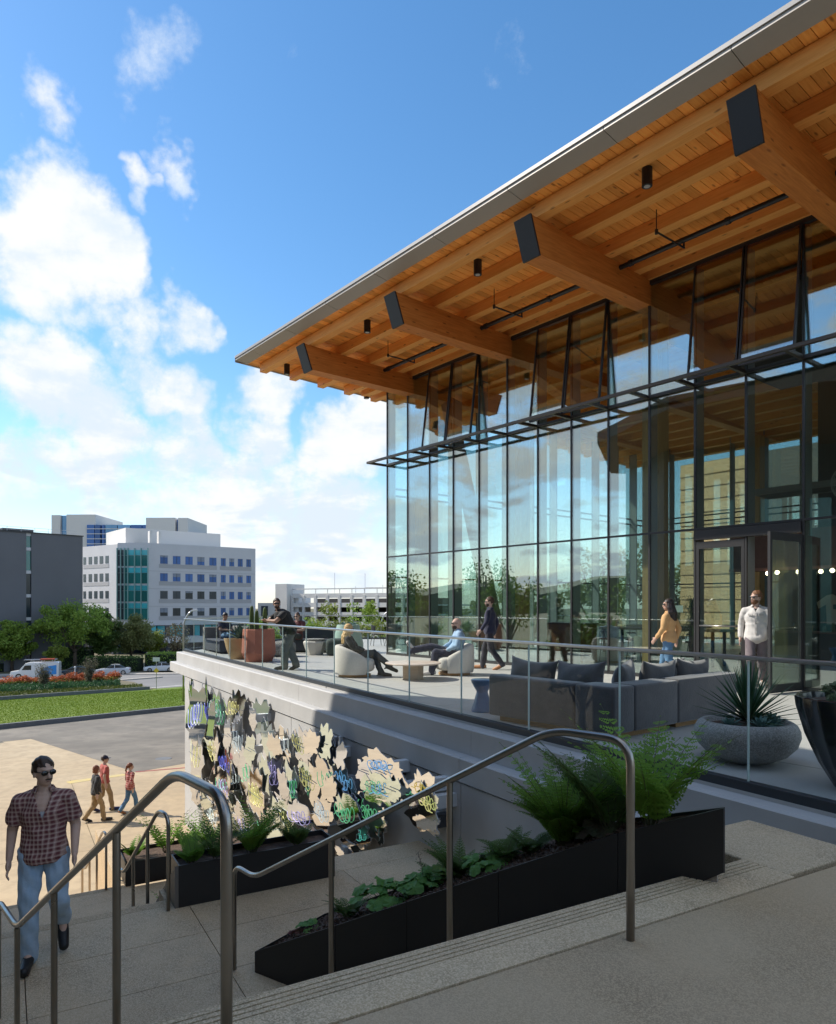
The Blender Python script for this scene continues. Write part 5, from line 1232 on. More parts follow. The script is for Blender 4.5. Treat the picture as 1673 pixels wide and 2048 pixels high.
cc = cafe_chair('black cafe chair left of the pavilion corner', (-1.55, 27.3, 0), R(20))
copy_tree(cc, None, (-1.05, 28.3, 0), R(190), 'black cafe chair just behind the first at the pavilion corner')
tt = thing('cafe_table', 'small round black cafe table behind the pavilion corner', 'table', (-.5, 27.9, 0)); MB().lathe([(.35, .72), (.36, .73), (.36, .745), (.35, .75)], 28).obj('table_top', m_bsheet, tt); MB().tube([(0, 0, .0), (0, 0, .72)], .03, 10).obj('stem', m_bsheet, tt); MB().lathe([(.22, 0), (.22, .015), (.05, .03)], 24).obj('foot', m_bsheet, tt)
# shrubs behind the far railing
for i, (x, y, r_, hh, mt, lab) in enumerate([(-5.6, 35.2, 1.2, 1.5, m_l_green, 'green shrub behind the cactus planter'), (-3.6, 35.4, 1.3, 1.35, m_l_olive, 'olive shrub behind the leaning man'), (-1.9, 35.0, 1.2, 1.2, m_l_lime, 'yellow green shrub left of the blond woman'), (-.2, 35.2, 1.2, 1.3, m_l_olive, 'olive shrub right of the sage planter'),
        (1.5, 35.0, 1.3, 1.5, m_l_lime, 'light green shrub seen through the pavilion corner'), (-7.6, 34.6, 1.2, 1.3, m_l_green, 'dark green shrub behind the lounge sofa'), (-2.8, 37.0, 1.4, 1.9, m_l_green, 'taller wild shrub behind the olive one'), (3.6, 35.2, 1.5, 1.8, m_l_olive, 'olive shrub behind the pavilion end wall'), (-4.6, 36.6, 1.3, 1.9, m_l_lime, 'light wispy shrub right of the cacti')]):
    t = thing('shrub', lab, 'shrub', (x, y, -1.2), 0, 'shrubs beyond the terrace'); g2 = np.random.default_rng(300+i); P = clumps(1500, (0, 0, hh*.9), (r_, r_, hh*.85), 16, .42, g2, .35); leaf_obj('foliage', P, .16, .07, mt, t, g2)
    sb_ = MB()
    for k in range(6): sb_.tube([(0, 0, 0), (.5*r_*math.cos(k), .5*r_*math.sin(k), hh*.9)], [.03, .008], 5)
    sb_.obj('stems', m_bark, t)
MB().prism([(-9, 33.3), (8, 34.0), (8, 44), (-9, 44)], -1.9, -1.0).obj('planting_terrace', m_earth)['kind'] = 'structure'
# trees beyond the pavilion, seen through the glass
for i, (x, y, h) in enumerate([(13, 50, 9.5), (18, 47, 8.5), (9, 56, 8.0), (23, 52, 9.5), (4, 52, 5.5), (28, 50, 9)]):
    tree(['grey green tree seen through the middle glass bays', 'second tree seen through the glass right of the first', 'low tree seen through the left glass bays', 'broad tree seen through the glass near the door', 'small shrubby tree beyond the pavilion end wall', 'tree farthest right beyond the pavilion'][i], (x, y, -3.5), h, (h*.42, h*.4, h*.30), h*.3, m_l_olive, n=2400, seed=130+i, leaf=.34, group='trees beyond the pavilion', name='garden_tree')
MB().prism([(8.0, 34.1), (45, 34.1), (45, 75), (-6, 75), (-6, 44.2), (8.0, 44.2)], -5, -2.0).obj('garden_bank', m_earth)['kind'] = 'structure'
# ------------------------------------------------------------------ mirrored wall art
art = thing('mirror_wall_art', 'jagged mirrored panels with coloured glass tubes mounted on the terrace wall', 'artwork', TK, TROT)
m_mirror = mat('mirror_steel', (.88, .85, .80), .035, metal=1.0, bump=.05, bscale=2.2)
m_brk = mat('art_bracket', (.10, .105, .115), .4, metal=.4)
m_brk_l = mat('art_bracket_pale', (.68, .68, .67), .5)
def wpt(px, py, w):
    o = TK+EW*w; r = (px-CXP)/FPX; t = (o.x-r*o.y)/(r*ET.y-ET.x); y = o.y+ET.y*t; return t, EZ+(HYP-py)/FPX*y
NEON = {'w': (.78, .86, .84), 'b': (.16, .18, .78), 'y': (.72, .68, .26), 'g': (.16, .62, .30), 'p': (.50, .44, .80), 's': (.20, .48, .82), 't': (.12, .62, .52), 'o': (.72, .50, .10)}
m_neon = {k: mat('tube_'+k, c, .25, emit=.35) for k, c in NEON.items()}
AP = [(393, 1430, 30, 118, 'wb'), (410, 1425, 22, 96, 'b'), (431, 1424, 30, 84, 'gw'), (471, 1418, 26, 66, 'y'), (519, 1432, 30, 56, ''), (394, 1512, 36, 110, 'y'), (424, 1500, 30, 80, 'y'), (449, 1530, 34, 70, 'b'), (474, 1482, 28, 92, 'w'),
      (446, 1575, 30, 60, 'pg'), (471, 1560, 26, 60, 'w'), (493, 1545, 26, 90, 'g'), (513, 1590, 34, 92, 'yy'), (536, 1480, 36, 62, ''), (548, 1545, 40, 88, 'p'), (566, 1492, 36, 66, 'w'), (580, 1575, 40, 74, 'gp'), (604, 1492, 44, 66, 'y'),
      (618, 1560, 42, 80, 'y'), (650, 1486, 26, 62, ''), (672, 1505, 36, 62, ''), (652, 1560, 44, 72, 'g'), (684, 1562, 54, 66, 's'), (735, 1545, 40, 44, ''), (770, 1535, 76, 50, 's'), (756, 1578, 60, 60, 'sg'), (806, 1580, 54, 54, 'g'), (846, 1572, 44, 50, 'o'),
      (856, 1606, 46, 56, 'y'), (398, 1592, 40, 60, ''), (422, 1630, 44, 58, 'w'), (460, 1618, 46, 66, ''), (488, 1655, 50, 62, 'p'), (528, 1640, 46, 66, 'g'), (566, 1638, 46, 62, 'y'), (604, 1640, 50, 58, 'p'), (646, 1628, 44, 56, 'w'), (694, 1630, 62, 66, 'g'), (690, 1600, 52, 40, 'b'),
      (738, 1622, 50, 62, 'g'), (560, 1686, 44, 40, ''), (628, 1682, 44, 36, ''), (716, 1668, 44, 44, 't'), (752, 1655, 30, 50, ''), (700, 1696, 34, 22, ''), (846, 1640, 62, 46, ''), (500, 1500, 22, 54, '')]
ga_ = np.random.default_rng(17)
m_mir = [m_mirror, mat('mirror_steel_green', (.78, .90, .84), .04, metal=1.0, bump=.06, bscale=2.6), mat('mirror_steel_blue', (.80, .84, .92), .04, metal=1.0, bump=.06, bscale=2.4)]
AP = AP+[(px+(7+6*(k % 3))*(1 if k % 2 else -1), py+(k*37 % 41)-20, w*.62, h*.66, '') for k, (px, py, w, h, c) in enumerate(AP) if k % 4 != 3]
for i, (px, py, w, h, cols_) in enumerate(AP):
    off = .37+.14+.26*ga_.random(); t0, zc = wpt(px, py, off); ta, _ = wpt(px-w/2, py, off); tb2, _ = wpt(px+w/2, py, off); _, zt_ = wpt(px, py-h/2, off); _, zb_ = wpt(px, py+h/2, off)
    hw, hh = abs(tb2-ta)/2*1.0, abs(zt_-zb_)/2*1.06; n = 34; ring = []
    ph = ga_.random(6)*6.28
    for k in range(n):
        a = 2*math.pi*k/n; rr = 1+.16*math.sin(2*a+ph[0])+.12*math.sin(5*a+ph[1])+.10*math.sin(9*a+ph[2])+.07*math.sin(14*a+ph[3])
        x = math.copysign(abs(math.cos(a))**.7, math.cos(a))*hw*rr; z = math.copysign(abs(math.sin(a))**.8, math.sin(a))*hh*rr
        if math.sin(a) > .3: z += hh*.16*math.sin(11*a+ph[4])
        ring.append((x, z))
    b = MB(); ty, tx = (ga_.random()-.5)*.16, -.07+.17*ga_.random(); y = lambda x, z: x*ty+z*tx
    vs = [(x, y(x, z)-.006, z) for x, z in ring]+[(x, y(x, z)+.006, z) for x, z in ring]
    b.add(vs[:n], [tuple(range(n))]); b.cm = 1; b.add(vs, [tuple(range(2*n-1, n-1, -1))]+[(k, n+k, n+(k+1) % n, (k+1) % n) for k in range(n)])
    p = b.obj('mirror_panel', [m_mir[i % 3], m_brk_l], art, loc=(t0, -off, zc))
    MB().box(-.05+hw*.1, .07+hw*.1, .03, off-.378, -.07, .09).obj('wall_bracket', m_brk_l if ga_.random() < .7 else m_brk, p)
    for c in cols_:
        path = []; x = (ga_.random()-.5)*hw*.5; m = int(3+3*ga_.random())
        for k in range(m*4):
            z = hh*.50*math.sin(k*1.25+ph[5])*(.5+.5*ga_.random())+hh*.15*math.sin(k*.3+ph[1]); xx = x-hw*.55+hw*1.1*(k/(m*4))+hw*.22*math.cos(k*1.25+ph[5]); path.append((xx, y(xx, z)-.045, z))
        if hh > hw*1.6:
            path = [(x+hw*.45*math.sin(k*1.3+ph[2])*(.4+.6*ga_.random()), y(0, hh*(.7-1.4*k/(m*4)))-.045, hh*(.7-1.4*k/(m*4)+.10*math.cos(k*1.3))) for k in range(m*4)]
        MB().tube(smoothpath(path, .1, 3), .0062, 6).obj('glass_tube', m_neon[c], p, True)
        for s in (.3, .8):
            q = path[int(len(path)*s)]; MB().tube([(q[0], q[1], q[2]), (q[0], q[1]+.04, q[2])], .005, 5).obj('tube_clip', m_brk, p)
    if ga_.random() < .4: MB().tube([(-hw*.7, -.05, 0), (hw*.7, -.05, .01)], .006, 5).obj('cable_bar', m_brk, p)
# ------------------------------------------------------------------ cars
m_tyre = mat('tyre', (.015, .015, .015), .8); m_rim = mat('rim', (.45, .45, .46), .3, metal=.9); m_cglass = mat('car_glass', (.015, .018, .02), .06, spec=.9); m_hl = mat('headlight', (.7, .7, .7), .1); m_tl = mat('taillight', (.35, .02, .02), .2)
def car(label, loc, rz, paint, van=False, cat='car'):
    t = thing('parked_car' if not van else 'delivery_van', label, cat, loc, rz, None if van else 'cars parked along the far kerb'); m_ = mat('paint_'+paint[0], paint[1], .25, coat=.7, metal=.1)
    def loft(secs, name, mm, par=t, smooth=True):
        b = MB(); m = len(secs[0][1])
        for x, pr in secs: b.v += [(x, y, z) for y, z in pr]
        for i in range(len(secs)-1):
            for j in range(m): b.f.append((i*m+j, i*m+(j+1) % m, (i+1)*m+(j+1) % m, (i+1)*m+j)); b.mi.append(0)
        b.f += [tuple(range(m-1, -1, -1)), tuple(range((len(secs)-1)*m, len(secs)*m))]; b.mi += [0, 0]
        return b.obj(name, mm, par, smooth, ang=40)
    def sec(w, z0, z1, sh=.12): return [(-w, z0), (-w*1.02, (z0+z1)/2), (-w*.97, z1-sh*.4), (-w*.85, z1), (w*.85, z1), (w*.97, z1-sh*.4), (w*1.02, (z0+z1)/2), (w, z0)]
    if van:
        body = loft([(2.75, sec(.8, .45, .75)), (2.65, sec(.93, .35, .98)), (1.75, sec(.98, .30, 1.12)), (1.70, sec(.98, .30, 1.15)), (1.0, sec(1.0, .28, 1.98)), (.6, sec(1.0, .28, 2.08)), (-2.6, sec(1.0, .28, 2.08)), (-2.75, sec(.97, .32, 1.98))], 'body', m_)
        for s in (-1, 1):
            MB().hexa([(.35, s*1.0, 1.15), (1.40, s*.985, 1.15), (1.40, s*1.015, 1.15), (.35, s*1.03, 1.15), (.35, s*.97, 1.72), (1.05, s*.97, 1.72), (1.05, s*1.0, 1.72), (.35, s*1.0, 1.72)]).obj('side_window', m_cglass, t)
            b = MB(); b.prism([(-2.5, .55), (-.4, .55), (-.9, 1.2), (-1.5, 1.55), (-2.5, 1.7)], 0, .012); b.v = [(x, s*(1.016+z), y) for x, y, z in b.v]; b.obj('blue_graphic', mat('blue_vinyl', (.03, .25, .62), .4), t)
        MB().hexa([(1.72, -.86, 1.14), (1.72, .86, 1.14), (1.78, .86, 1.12), (1.78, -.86, 1.12), (1.05, -.82, 1.84), (1.05, .82, 1.84), (1.12, .82, 1.86), (1.12, -.82, 1.86)]).obj('windscreen', m_cglass, t)
        rk = MB()
        for x in (-2.0, -.8, .4): rk.tube([(x, -.9, 2.08), (x, -.9, 2.3), (x, .9, 2.3), (x, .9, 2.08)], .03, 5)
        for y in (-.5, -.2, .4): rk.tube([(-2.4, y, 2.36), (1.3, y, 2.36)], .04, 5)
        rk.obj('roof_rack', m_rim, t); MB().box(-2.2, -.6, .1, .7, 2.32, 2.5).obj('roof_load', mat('red_box', (.45, .08, .04), .6), t)
        wx, wr = (1.75, -1.75), .36
    else:
        body = loft([(2.32, sec(.62, .35, .62)), (2.2, sec(.80, .25, .72)), (1.6, sec(.88, .22, .86)), (.9, sec(.90, .20, .94)), (0, sec(.90, .20, .96)), (-1.4, sec(.90, .20, .98)), (-2.0, sec(.86, .25, .97)), (-2.3, sec(.70, .38, .86))], 'body', m_)
        loft([(1.0, sec(.78, .90, .94, .02)), (.25, sec(.70, .92, 1.38, .1)), (-.25, sec(.68, .92, 1.44, .1)), (-.9, sec(.68, .92, 1.40, .1)), (-1.75, sec(.74, .94, .98, .02))], 'greenhouse', m_cglass)
        loft([(.20, [(y, z) for y, z in sec(.66, 1.385, 1.42, .04)]), (-.3, sec(.64, 1.44, 1.465, .04)), (-.95, sec(.64, 1.38, 1.42, .04))], 'roof', m_)
        for s in (-1, 1): MB().hexa([(-.32, s*.70, .95), (-.22, s*.70, .95), (-.22, s*.74, .95), (-.32, s*.74, .95), (-.32, s*.655, 1.42), (-.24, s*.655, 1.42), (-.24, s*.685, 1.42), (-.32, s*.685, 1.42)]).obj('door_pillar', m_, t)
        wx, wr = (1.40, -1.40), .33
    L0 = 2.68 if van else 2.22
    for s in (-1, 1):
        MB().cbox((L0-.02, s*.62, .66 if not van else .80), (.14, .34, .14)).obj('headlight', m_hl, t); MB().cbox((-L0-.02, s*.66, .78 if not van else 1.1), (.10, .2, .16 if not van else .4)).obj('taillight', m_tl, t)
        for x in wx:
            w = MB().tube([(0, -.11, 0), (0, .11, 0)], wr, 18).obj('wheel', m_tyre, t, True, ang=40, loc=(x, s*(.82 if not van else .9), wr)); MB().tube([(0, -.118, 0), (0, .118, 0)], wr*.62, 12).obj('rim', m_rim, w)
    t.scale = (1.12, 1.12, 1.12); return t
HD = math.atan2(-.30, -.954)
def carz(px, py): q = ongr(px, py); return q+Vector((0, 0, .01))
car('white van with blue side graphic and loaded roof rack', carz(72, 1357), HD, ('white', (.70, .70, .70)), True, 'van')
car('dark grey car parked behind the white van', carz(150, 1353), HD, ('dark', (.03, .032, .036)))
car('silver sedan parked right of the feathery shrub', carz(226, 1349.5), HD, ('silver', (.52, .54, .58)))
car('white sedan parked nearest the terrace corner', carz(320, 1343.5), HD, ('pearl', (.72, .72, .74)))
car('white car parked in the lot behind the hedge', Vector((-42.5, 134, gz(134))), R(75), ('pearl2', (.6, .6, .62)))
car('second white car in the lot behind the hedge', Vector((-39.3, 134, gz(134))), R(75), ('pearl3', (.55, .55, .57)))
# ------------------------------------------------------------------ street lamp, signs
def lamp(label, px, D, ytop, arm, arm_up):
    x = (px-CXP)/FPX*D; z1 = EZ+(HYP-ytop)/FPX*D; t = thing('street_lamp', label, 'street lamp', (x, D, gz(D))); H = z1-gz(D); b = MB()
    b.tube(smoothpath([(0, 0, 0), (0, 0, H-arm_up), (arm*.35, 0, H-arm_up*.35), (arm*.75, 0, H)], .5, 5), [.10]*2+[.07]*10+[.05]*2 if False else .075, 8); b.obj('pole', m_rim, t, True)
    MB().cbox((arm, 0, H+.02), (arm*.55, .28, .12), ry=-.1).obj('lamp_head', m_whb, t, bevel=.03); return t
lamp('grey street lamp rising beside the terrace corner', 367, 62, 1221.5, .95, 1.1)
lamp('grey street lamp left of the pavilion corner', 762, 70, 1221, 1.0, 1.2)
q = ongr(313, 1381); sg_ = thing('sign_post', 'thin post with white plate and yellow diamond by the lawn', 'sign', q)
MB().tube([(0, 0, 0), (0, 0, 3.5)], .035, 8).obj('post', m_rim, sg_); MB().cbox((0, -.05, 3.35), (.75, .02, .45)).obj('sign_plate', mat('white_sign', (.65, .65, .62), .5), sg_); MB().cbox((0, -.05, 2.15), (.42, .02, .42), ry=R(45)).obj('diamond_sign', mat('yellow_sign', (.75, .50, .04), .5), sg_)
q = ongr(150, 1369); bo = thing('bollard_light', 'slim white marker post in the orange shrubs', 'post', q); MB().tube([(0, 0, 0), (0, 0, 2.0)], .07, 8).obj('post', m_whb, bo); MB().lathe([(.11, 2.0), (.12, 2.02), (.12, 2.16), (.02, 2.22)], 10).obj('cap', m_whb, bo)
# ------------------------------------------------------------------ pavilion interior (pavilion frame)
def Pw(u, y, z=0): return Bw(u, -y, z)
m_mauve = mat('mauve_panel', (.20, .115, .10), .8, col2=(.175, .10, .088), scale=6)
m_pale = mat('pale_interior_wall', (.42, .41, .36), .85)
m_dark = mat('dark_joinery', (.028, .027, .028), .6)
m_shelf_l = mat('lit_shelf_edge', (1.0, .78, .45), .5, emit=2.2)
m_globe = mat('globe_bulb', (1.0, .80, .50), .4, emit=5.0)
rt = thing('retail_core', 'dark retail kiosk with mauve bulkhead inside the pavilion', 'kiosk', Pw(8.9, 4.2), PROT)
MB().box(0, 8.6, 0, 5.0, 2.42, 3.32).obj('bulkhead', m_mauve, rt); MB().box(0, .05, -.012, -.001, 2.42, 3.32).obj('bulkhead_trim', m_mauve, rt)
for x in (1.05, 2.9, 4.9): MB().box(x, x+.06, -.02, -.001, 2.46, 3.28).obj('bulkhead_trim', m_mauve, rt)
MB().box(-.02, 8.6, -.06, -.001, 2.36, 2.44).obj('bulkhead_edge', mat('mauve_edge', (.30, .16, .13), .7), rt)
MB().box(.9, 8.6, 2.0, 2.2, .012, 2.41).obj('back_wall', m_dark, rt)
MB().box(.55, .89, 1.4, 2.2, .012, 2.41).obj('pier', mat('grey_pier', (.22, .22, .21), .7), rt)
for x in (2.6, 4.4, 6.2): MB().box(x, x+.04, 1.62, 1.99, .012, 2.3).obj('shelf_upright', m_dark, rt)
for x0, x1 in ((2.65, 4.38), (4.46, 6.18)):
    for z in (.95, 1.35, 1.75): sh_ = MB().box(x0, x1, 1.64, 1.99, z, z+.03).obj('shelf', m_dark, rt); MB().box(x0, x1, 1.62, 1.638, z+.005, z+.022).obj('shelf_light', m_shelf_l, sh_)
MB().box(.9, 8.5, .4, .95, .012, .86).obj('counter', m_dark, rt); MB().box(.85, 8.5, .36, .99, .861, .90).obj('counter_top', m_mauve, rt)
MB().box(.7, 8.6, 3.4, 9.5, 3.33, 8.0).obj('upper_core', mat('core_grey', (.10, .095, .095), .8), rt); MB().box(2.1, 8.6, 2.6, 2.8, 3.33, 4.9).obj('upper_wall', m_pale, rt); 
gl_ = MB(); MB().tube([(.2, -.05, 2.36), (8.5, -.05, 2.36)], .008, 5).obj('festoon_cable', m_dark, rt)
bulb = MB(); bulb.ell((0, 0, -.06), (.05, .05, .05)); bulb = bulb.mesh('globe_bulb', m_globe, True)
for k in range(20):
    o = bpy.data.objects.new('globe_bulb', bulb); COL.objects.link(o); o.parent = rt; o.location = (.95+.28*k+.08*(k % 3), -.05-.3*(k % 2), 2.36)
g = np.random.default_rng(77)
for k in range(22):
    x = 1.2+k*.23+g.random()*.1; h_ = .12+.12*g.random(); c = (.06+.5*g.random()**2, .06+.4*g.random()**2, .05+.3*g.random()**2)
    q = Pw(8.9+x, 4.2+.55+.25*g.random(), .901); t = thing('shop_jar', ['small packaged item on the retail counter', 'short jar on the retail counter', 'tall bottle shaped item on the retail counter'][0], 'jar', q, PROT, 'goods on the retail counter'); MB().lathe([(.035, 0), (.04, .01), (.04, h_*.75), (.028, h_*.9), (.028, h_)], 10).obj('body', mat('goods_%d' % (k % 7), c, .5), t, True, ang=50); MB().lathe([(.03, h_), (.03, h_+.02)], 10).obj('lid', m_dark, t)
# hung t-shirt
ts_ = thing('t_shirt', 'white t shirt hanging on the dark retail wall', 't-shirt', Pw(8.9+1.75, 4.2+1.9, 1.05), PROT)
b = MB(); P = [(-.22, 0), (.22, 0), (.24, .5), (.42, .40), (.46, .55), (.24, .72), (.10, .76), (0, .70), (-.10, .76), (-.24, .72), (-.46, .55), (-.42, .40), (-.24, .5)]
b.prism(P, 0, .04); b.v = [(x, -z, y) for x, y, z in b.v]; b.obj('fabric', mat('white_cotton', (.62, .62, .60), .9), ts_); MB().box(-.07, .07, -.047, -.041, .38, .5).obj('chest_print', mat('teal_print', (.03, .16, .20), .7), ts_)
# pendant lamp
pdn = thing('pendant_lamp', 'large woven globe pendant lamp inside right of the doors', 'pendant lamp', Pw(12.35, 2.6, 4.0), 0)
b = MB(); R0 = .46
for k in range(40):
    a = 2*math.pi*k/40; b.tube([(R0*math.cos(a)*math.cos(e), R0*math.sin(a)*math.cos(e), R0*.92*math.sin(e)) for e in [R(-80+16*j) for j in range(11)]], .005, 4, cap=False)
for e in (-60, -30, 0, 30, 60): b.tube([(R0*math.cos(a)*math.cos(R(e)), R0*math.sin(a)*math.cos(R(e)), R0*.92*math.sin(R(e))) for a in [2*math.pi*k/32 for k in range(33)]], .005, 4, cap=False)
b.obj('woven_shade', mat('pale_rattan', (.45, .43, .38), .8), pdn); MB().tube([(0, 0, .42), (0, 0, 4.3)], .008, 6).obj('cord', m_dark, pdn)
b = MB(); b.ell((0, 0, 0), (.36, .36, .33)); b.obj('inner_shade', mat('paper_shade', (.5, .49, .44), .9), pdn, True)
# timber-clad wall in the sun behind the pavilion
m_cedar = wood_mat('cedar_board', (.74, .46, .25), (.64, .37, .18), (.35, .18, .08), 'X', .10)
cw_ = thing('timber_clad_wall', 'sunlit timber clad wall seen through the glass beyond the doors', 'wall', Pw(-2.0, 20.0, 0), PROT)
for k in range(14):
    for j in range(1): MB().hexa([(j*3.5+.006, -.02, k*.62), (j*3.5+3.494, -.02, k*.62), (j*3.5+3.494, .10, k*.62), (j*3.5+.006, .10, k*.62), (j*3.5+.006, .03, k*.62+.612), (j*3.5+3.494, .03, k*.62+.612), (j*3.5+3.494, .10, k*.62+.612), (j*3.5+.006, .10, k*.62+.612)]).obj('board', m_cedar, cw_)
MB().box(0, 3.5, .11, 5, -.2, 8.7).obj('wall_core', m_dark, cw_)
MB().box(3.52, 14, .0, 5, -.2, 8.7).obj('wall_return', mat('grey_return', (.13, .125, .12), .8), cw_)
# tables, counter and stools behind the glass
m_lt = mat('pale_table_top', (.50, .46, .28), .5)
def bar_table(label, u, y, L_):
    t = thing('communal_table', label, 'table', Pw(u, y, .012), PROT); MB().box(0, L_, 0, .8, .86, .92).obj('table_top', m_lt, t, bevel=.008)
    for x in (.3, L_-.3):
        for yy in (.12, .68): MB().box(x-.03, x+.03, yy-.03, yy+.03, 0, .859).obj('leg', m_bsheet, t)
    return t
bar_table('long pale communal table behind the middle glass bays', 5.6, 3.2, 3.6); bar_table('second long pale table deeper inside the pavilion', 3.2, 5.6, 4.0)
def stool(label, u, y, rz=0):
    t = thing('bar_stool', label, 'stool', Pw(u, y, .012), PROT+rz, 'bar stools at the communal tables'); s_ = MB(); superell(s_, (0, 0, .62), (.19, .19, .03), .6, 18, 8); s_.obj('seat', m_bsheet, t, True)
    for a in range(4): MB().tube([(.13*math.cos(a*1.571+.785), .13*math.sin(a*1.571+.785), .61), (.2*math.cos(a*1.571+.785), .2*math.sin(a*1.571+.785), 0)], .011, 6).obj('leg', m_bsheet, t)
    b = MB(); b.tube([(.17*math.cos(R(40+10*k)), .17*math.sin(R(40+10*k)), .80) for k in range(11)], .02, 6); b.obj('backrest', m_bsheet, t)
for k in range(4): stool(['first black bar stool along the long pale table', 'second black bar stool along the long pale table', 'third black bar stool along the long pale table', 'last black bar stool along the long pale table'][k], 6.1+k*.85, 2.9, R(180))
ctn = thing('wood_counter', 'reddish wood counter beside the second interior column', 'counter', Pw(4.5, 2.0, .012), PROT); MB().box(0, 1.5, 0, .6, 0, 1.0).obj('body', mat('red_wood', (.30, .11, .045), .5, col2=(.24, .085, .035), scale=3, stretch=(1, 1, 8)), ctn); MB().box(-.03, 1.53, -.03, .63, 1.0, 1.04).obj('counter_top', mat('dark_wood_top', (.15, .06, .03), .4), ctn)
m_olv = mat('olive_velvet', (.16, .13, .02), .8, sheen=.4); m_crm = mat('cream_shell', (.45, .43, .36), .7)
cafe_chair('olive yellow cafe chair behind the closed door leaf', Pw(10.4, 2.2, .012), R(100), 'interior cafe chairs', m_bsheet, m_olv)
for k, (u_, y_, a) in enumerate([(9.0, 1.3, 200), (8.2, 1.5, 20), (2.6, 1.5, 120), (3.3, 1.2, 30)]):
    cafe_chair(['cream shell chair behind the woman in tan', 'cream shell chair left of the woman in tan', 'cream chair behind the seated bald man', 'second cream chair behind the seated bald man'][k], Pw(u_, y_, .012), R(a), 'interior cafe chairs', m_bsheet, m_crm)
# tall ponytail palm by the door
dr = thing('ponytail_palm', 'tall drooping strap leaved palm inside beside the doors', 'plant', Pw(9.85, .75, .012)); MB().lathe([(.18, 0), (.24, .3), (.24, .42), (.2, .42)], 24).obj('pot', m_dark, dr, True, ang=50); MB().tube([(0, 0, .35), (.03, .02, .9), (0, 0, 1.5)], [.07, .05, .045], 8).obj('trunk', m_bark, dr, True); b = MB()
for i in range(110): blade(b, (0, 0, .75+.8*g.random()), i*2.4, .9+.5*g.random(), .55+.5*g.random(), .022, .75+.5*g.random(), 8, 0, .2)
b.obj('leaves', leaf_mat('leaf_palm', (.06, .12, .03), (.10, .17, .04), scale=3), dr)
# hung service bridge over the deep bays
br_ = thing('service_bridge', 'grey steel service bridge hung below the pavilion roof', 'bridge', Pw(9.6, 6.3, 4.55), PROT)
MB().box(-1.2, 8.0, -.1, .0, .0, .16).obj('edge_beam', mat('bridge_grey', (.28, .25, .23), .6), br_); MB().box(-1.2, 8.0, .9, 1.0, .0, .16).obj('edge_beam', MATS['bridge_grey'], br_); MB().box(-1.2, 8.0, .001, .899, .02, .06).obj('deck', m_dark, br_)
# small printed notice on the glass beside the doors
nt_ = thing('window_notice', 'small white notice taped inside the glass left of the doors', 'notice', Pw(9.97, .02, 1.38), PROT); MB().box(-.10, .10, .0, .004, 0, .14).obj('paper', mat('paper_white', (.7, .72, .68), .8), nt_)
lg = thing('window_decal', 'small white round emblem with two text lines on the glass', 'decal', Pw(9.86, -.016, .42), PROT); m_dec = mat('white_decal', (.75, .75, .72), .7)
b = MB(); n = 20; b.add([(-.10+.055*math.cos(6.2832*k/n), -.004, .055*math.sin(6.2832*k/n)) for k in range(n)]+[(-.10+.045*math.cos(6.2832*k/n), -.004, .045*math.sin(6.2832*k/n)) for k in range(n)], [(k, (k+1) % n, n+(k+1) % n, n+k) for k in range(n)]); b.box(-.135, -.065, -.005, -.003, -.008, .008); b.obj('ring', m_dec, lg)
b = MB()
for j in range(2):
    for k in range(6): b.box(-.02+k*.034, .004+k*.034, -.005, -.003, .012-j*.045, .034-j*.045)
b.obj('text_lines', m_dec, lg)
# ------------------------------------------------------------------ people
def skin_m(n, c): return mat('skin_'+n, c, .55, col2=tuple(k*.92 for k in c), scale=18, spec=.35)
SK = skin_m('light', (.52, .33, .25)); SK2 = skin_m('tan', (.40, .24, .17)); SK3 = skin_m('rosy', (.54, .37, .30))
def cloth(n, c, c2=None, bump=.25, scale=9): return mat('cloth_'+n, c, .85, col2=c2 or tuple(k*.8 for k in c), scale=scale, bump=bump, bscale=70, sheen=.15)
def plaid(name, base, dark, light, fx=46.0, fz=40.0):
    m = bpy.data.materials.new(name); m.use_nodes = True; nt = m.node_tree; N = nt.nodes.new; L = nt.links.new; P = nt.nodes['Principled BSDF']; P.inputs['Roughness'].default_value = .85
    tc = N('ShaderNodeTexCoord'); se = N('ShaderNodeSeparateXYZ'); L(tc.outputs['Object'], se.inputs[0])
    def ma(op, a, b=None):
        n = N('ShaderNodeMath'); n.operation = op
        for i, x in enumerate((a, b)):
            if x is None: continue
            if isinstance(x, (int, float)): n.inputs[i].default_value = x
            else: L(x, n.inputs[i])
        return n.outputs[0]
    h = ma('MULTIPLY', ma('ADD', se.outputs[1], ma('MULTIPLY', se.outputs[0], .75)), fx); v = ma('MULTIPLY', se.outputs[2], fz)
    def stripe(x, f, o, th):
        return ma('GREATER_THAN', ma('SINE', ma('ADD', ma('MULTIPLY', x, f), o)), th)
    a = ma('MULTIPLY', ma('ADD', stripe(h, 3.0, 0, .15), stripe(v, 3.0, 0, .15)), .5); l = ma('MULTIPLY', ma('ADD', stripe(h, 3.0, 3.3, .72), stripe(v, 3.0, 3.3, .72)), .4)
    m1 = N('ShaderNodeMixRGB'); m1.inputs[1].default_value = (*base, 1); m1.inputs[2].default_value = (*dark, 1); L(a, m1.inputs[0])
    m2 = N('ShaderNodeMixRGB'); L(m1.outputs[0], m2.inputs[1]); m2.inputs[2].default_value = (*light, 1); L(l, m2.inputs[0]); L(m2.outputs[0], P.inputs['Base Color']); return m
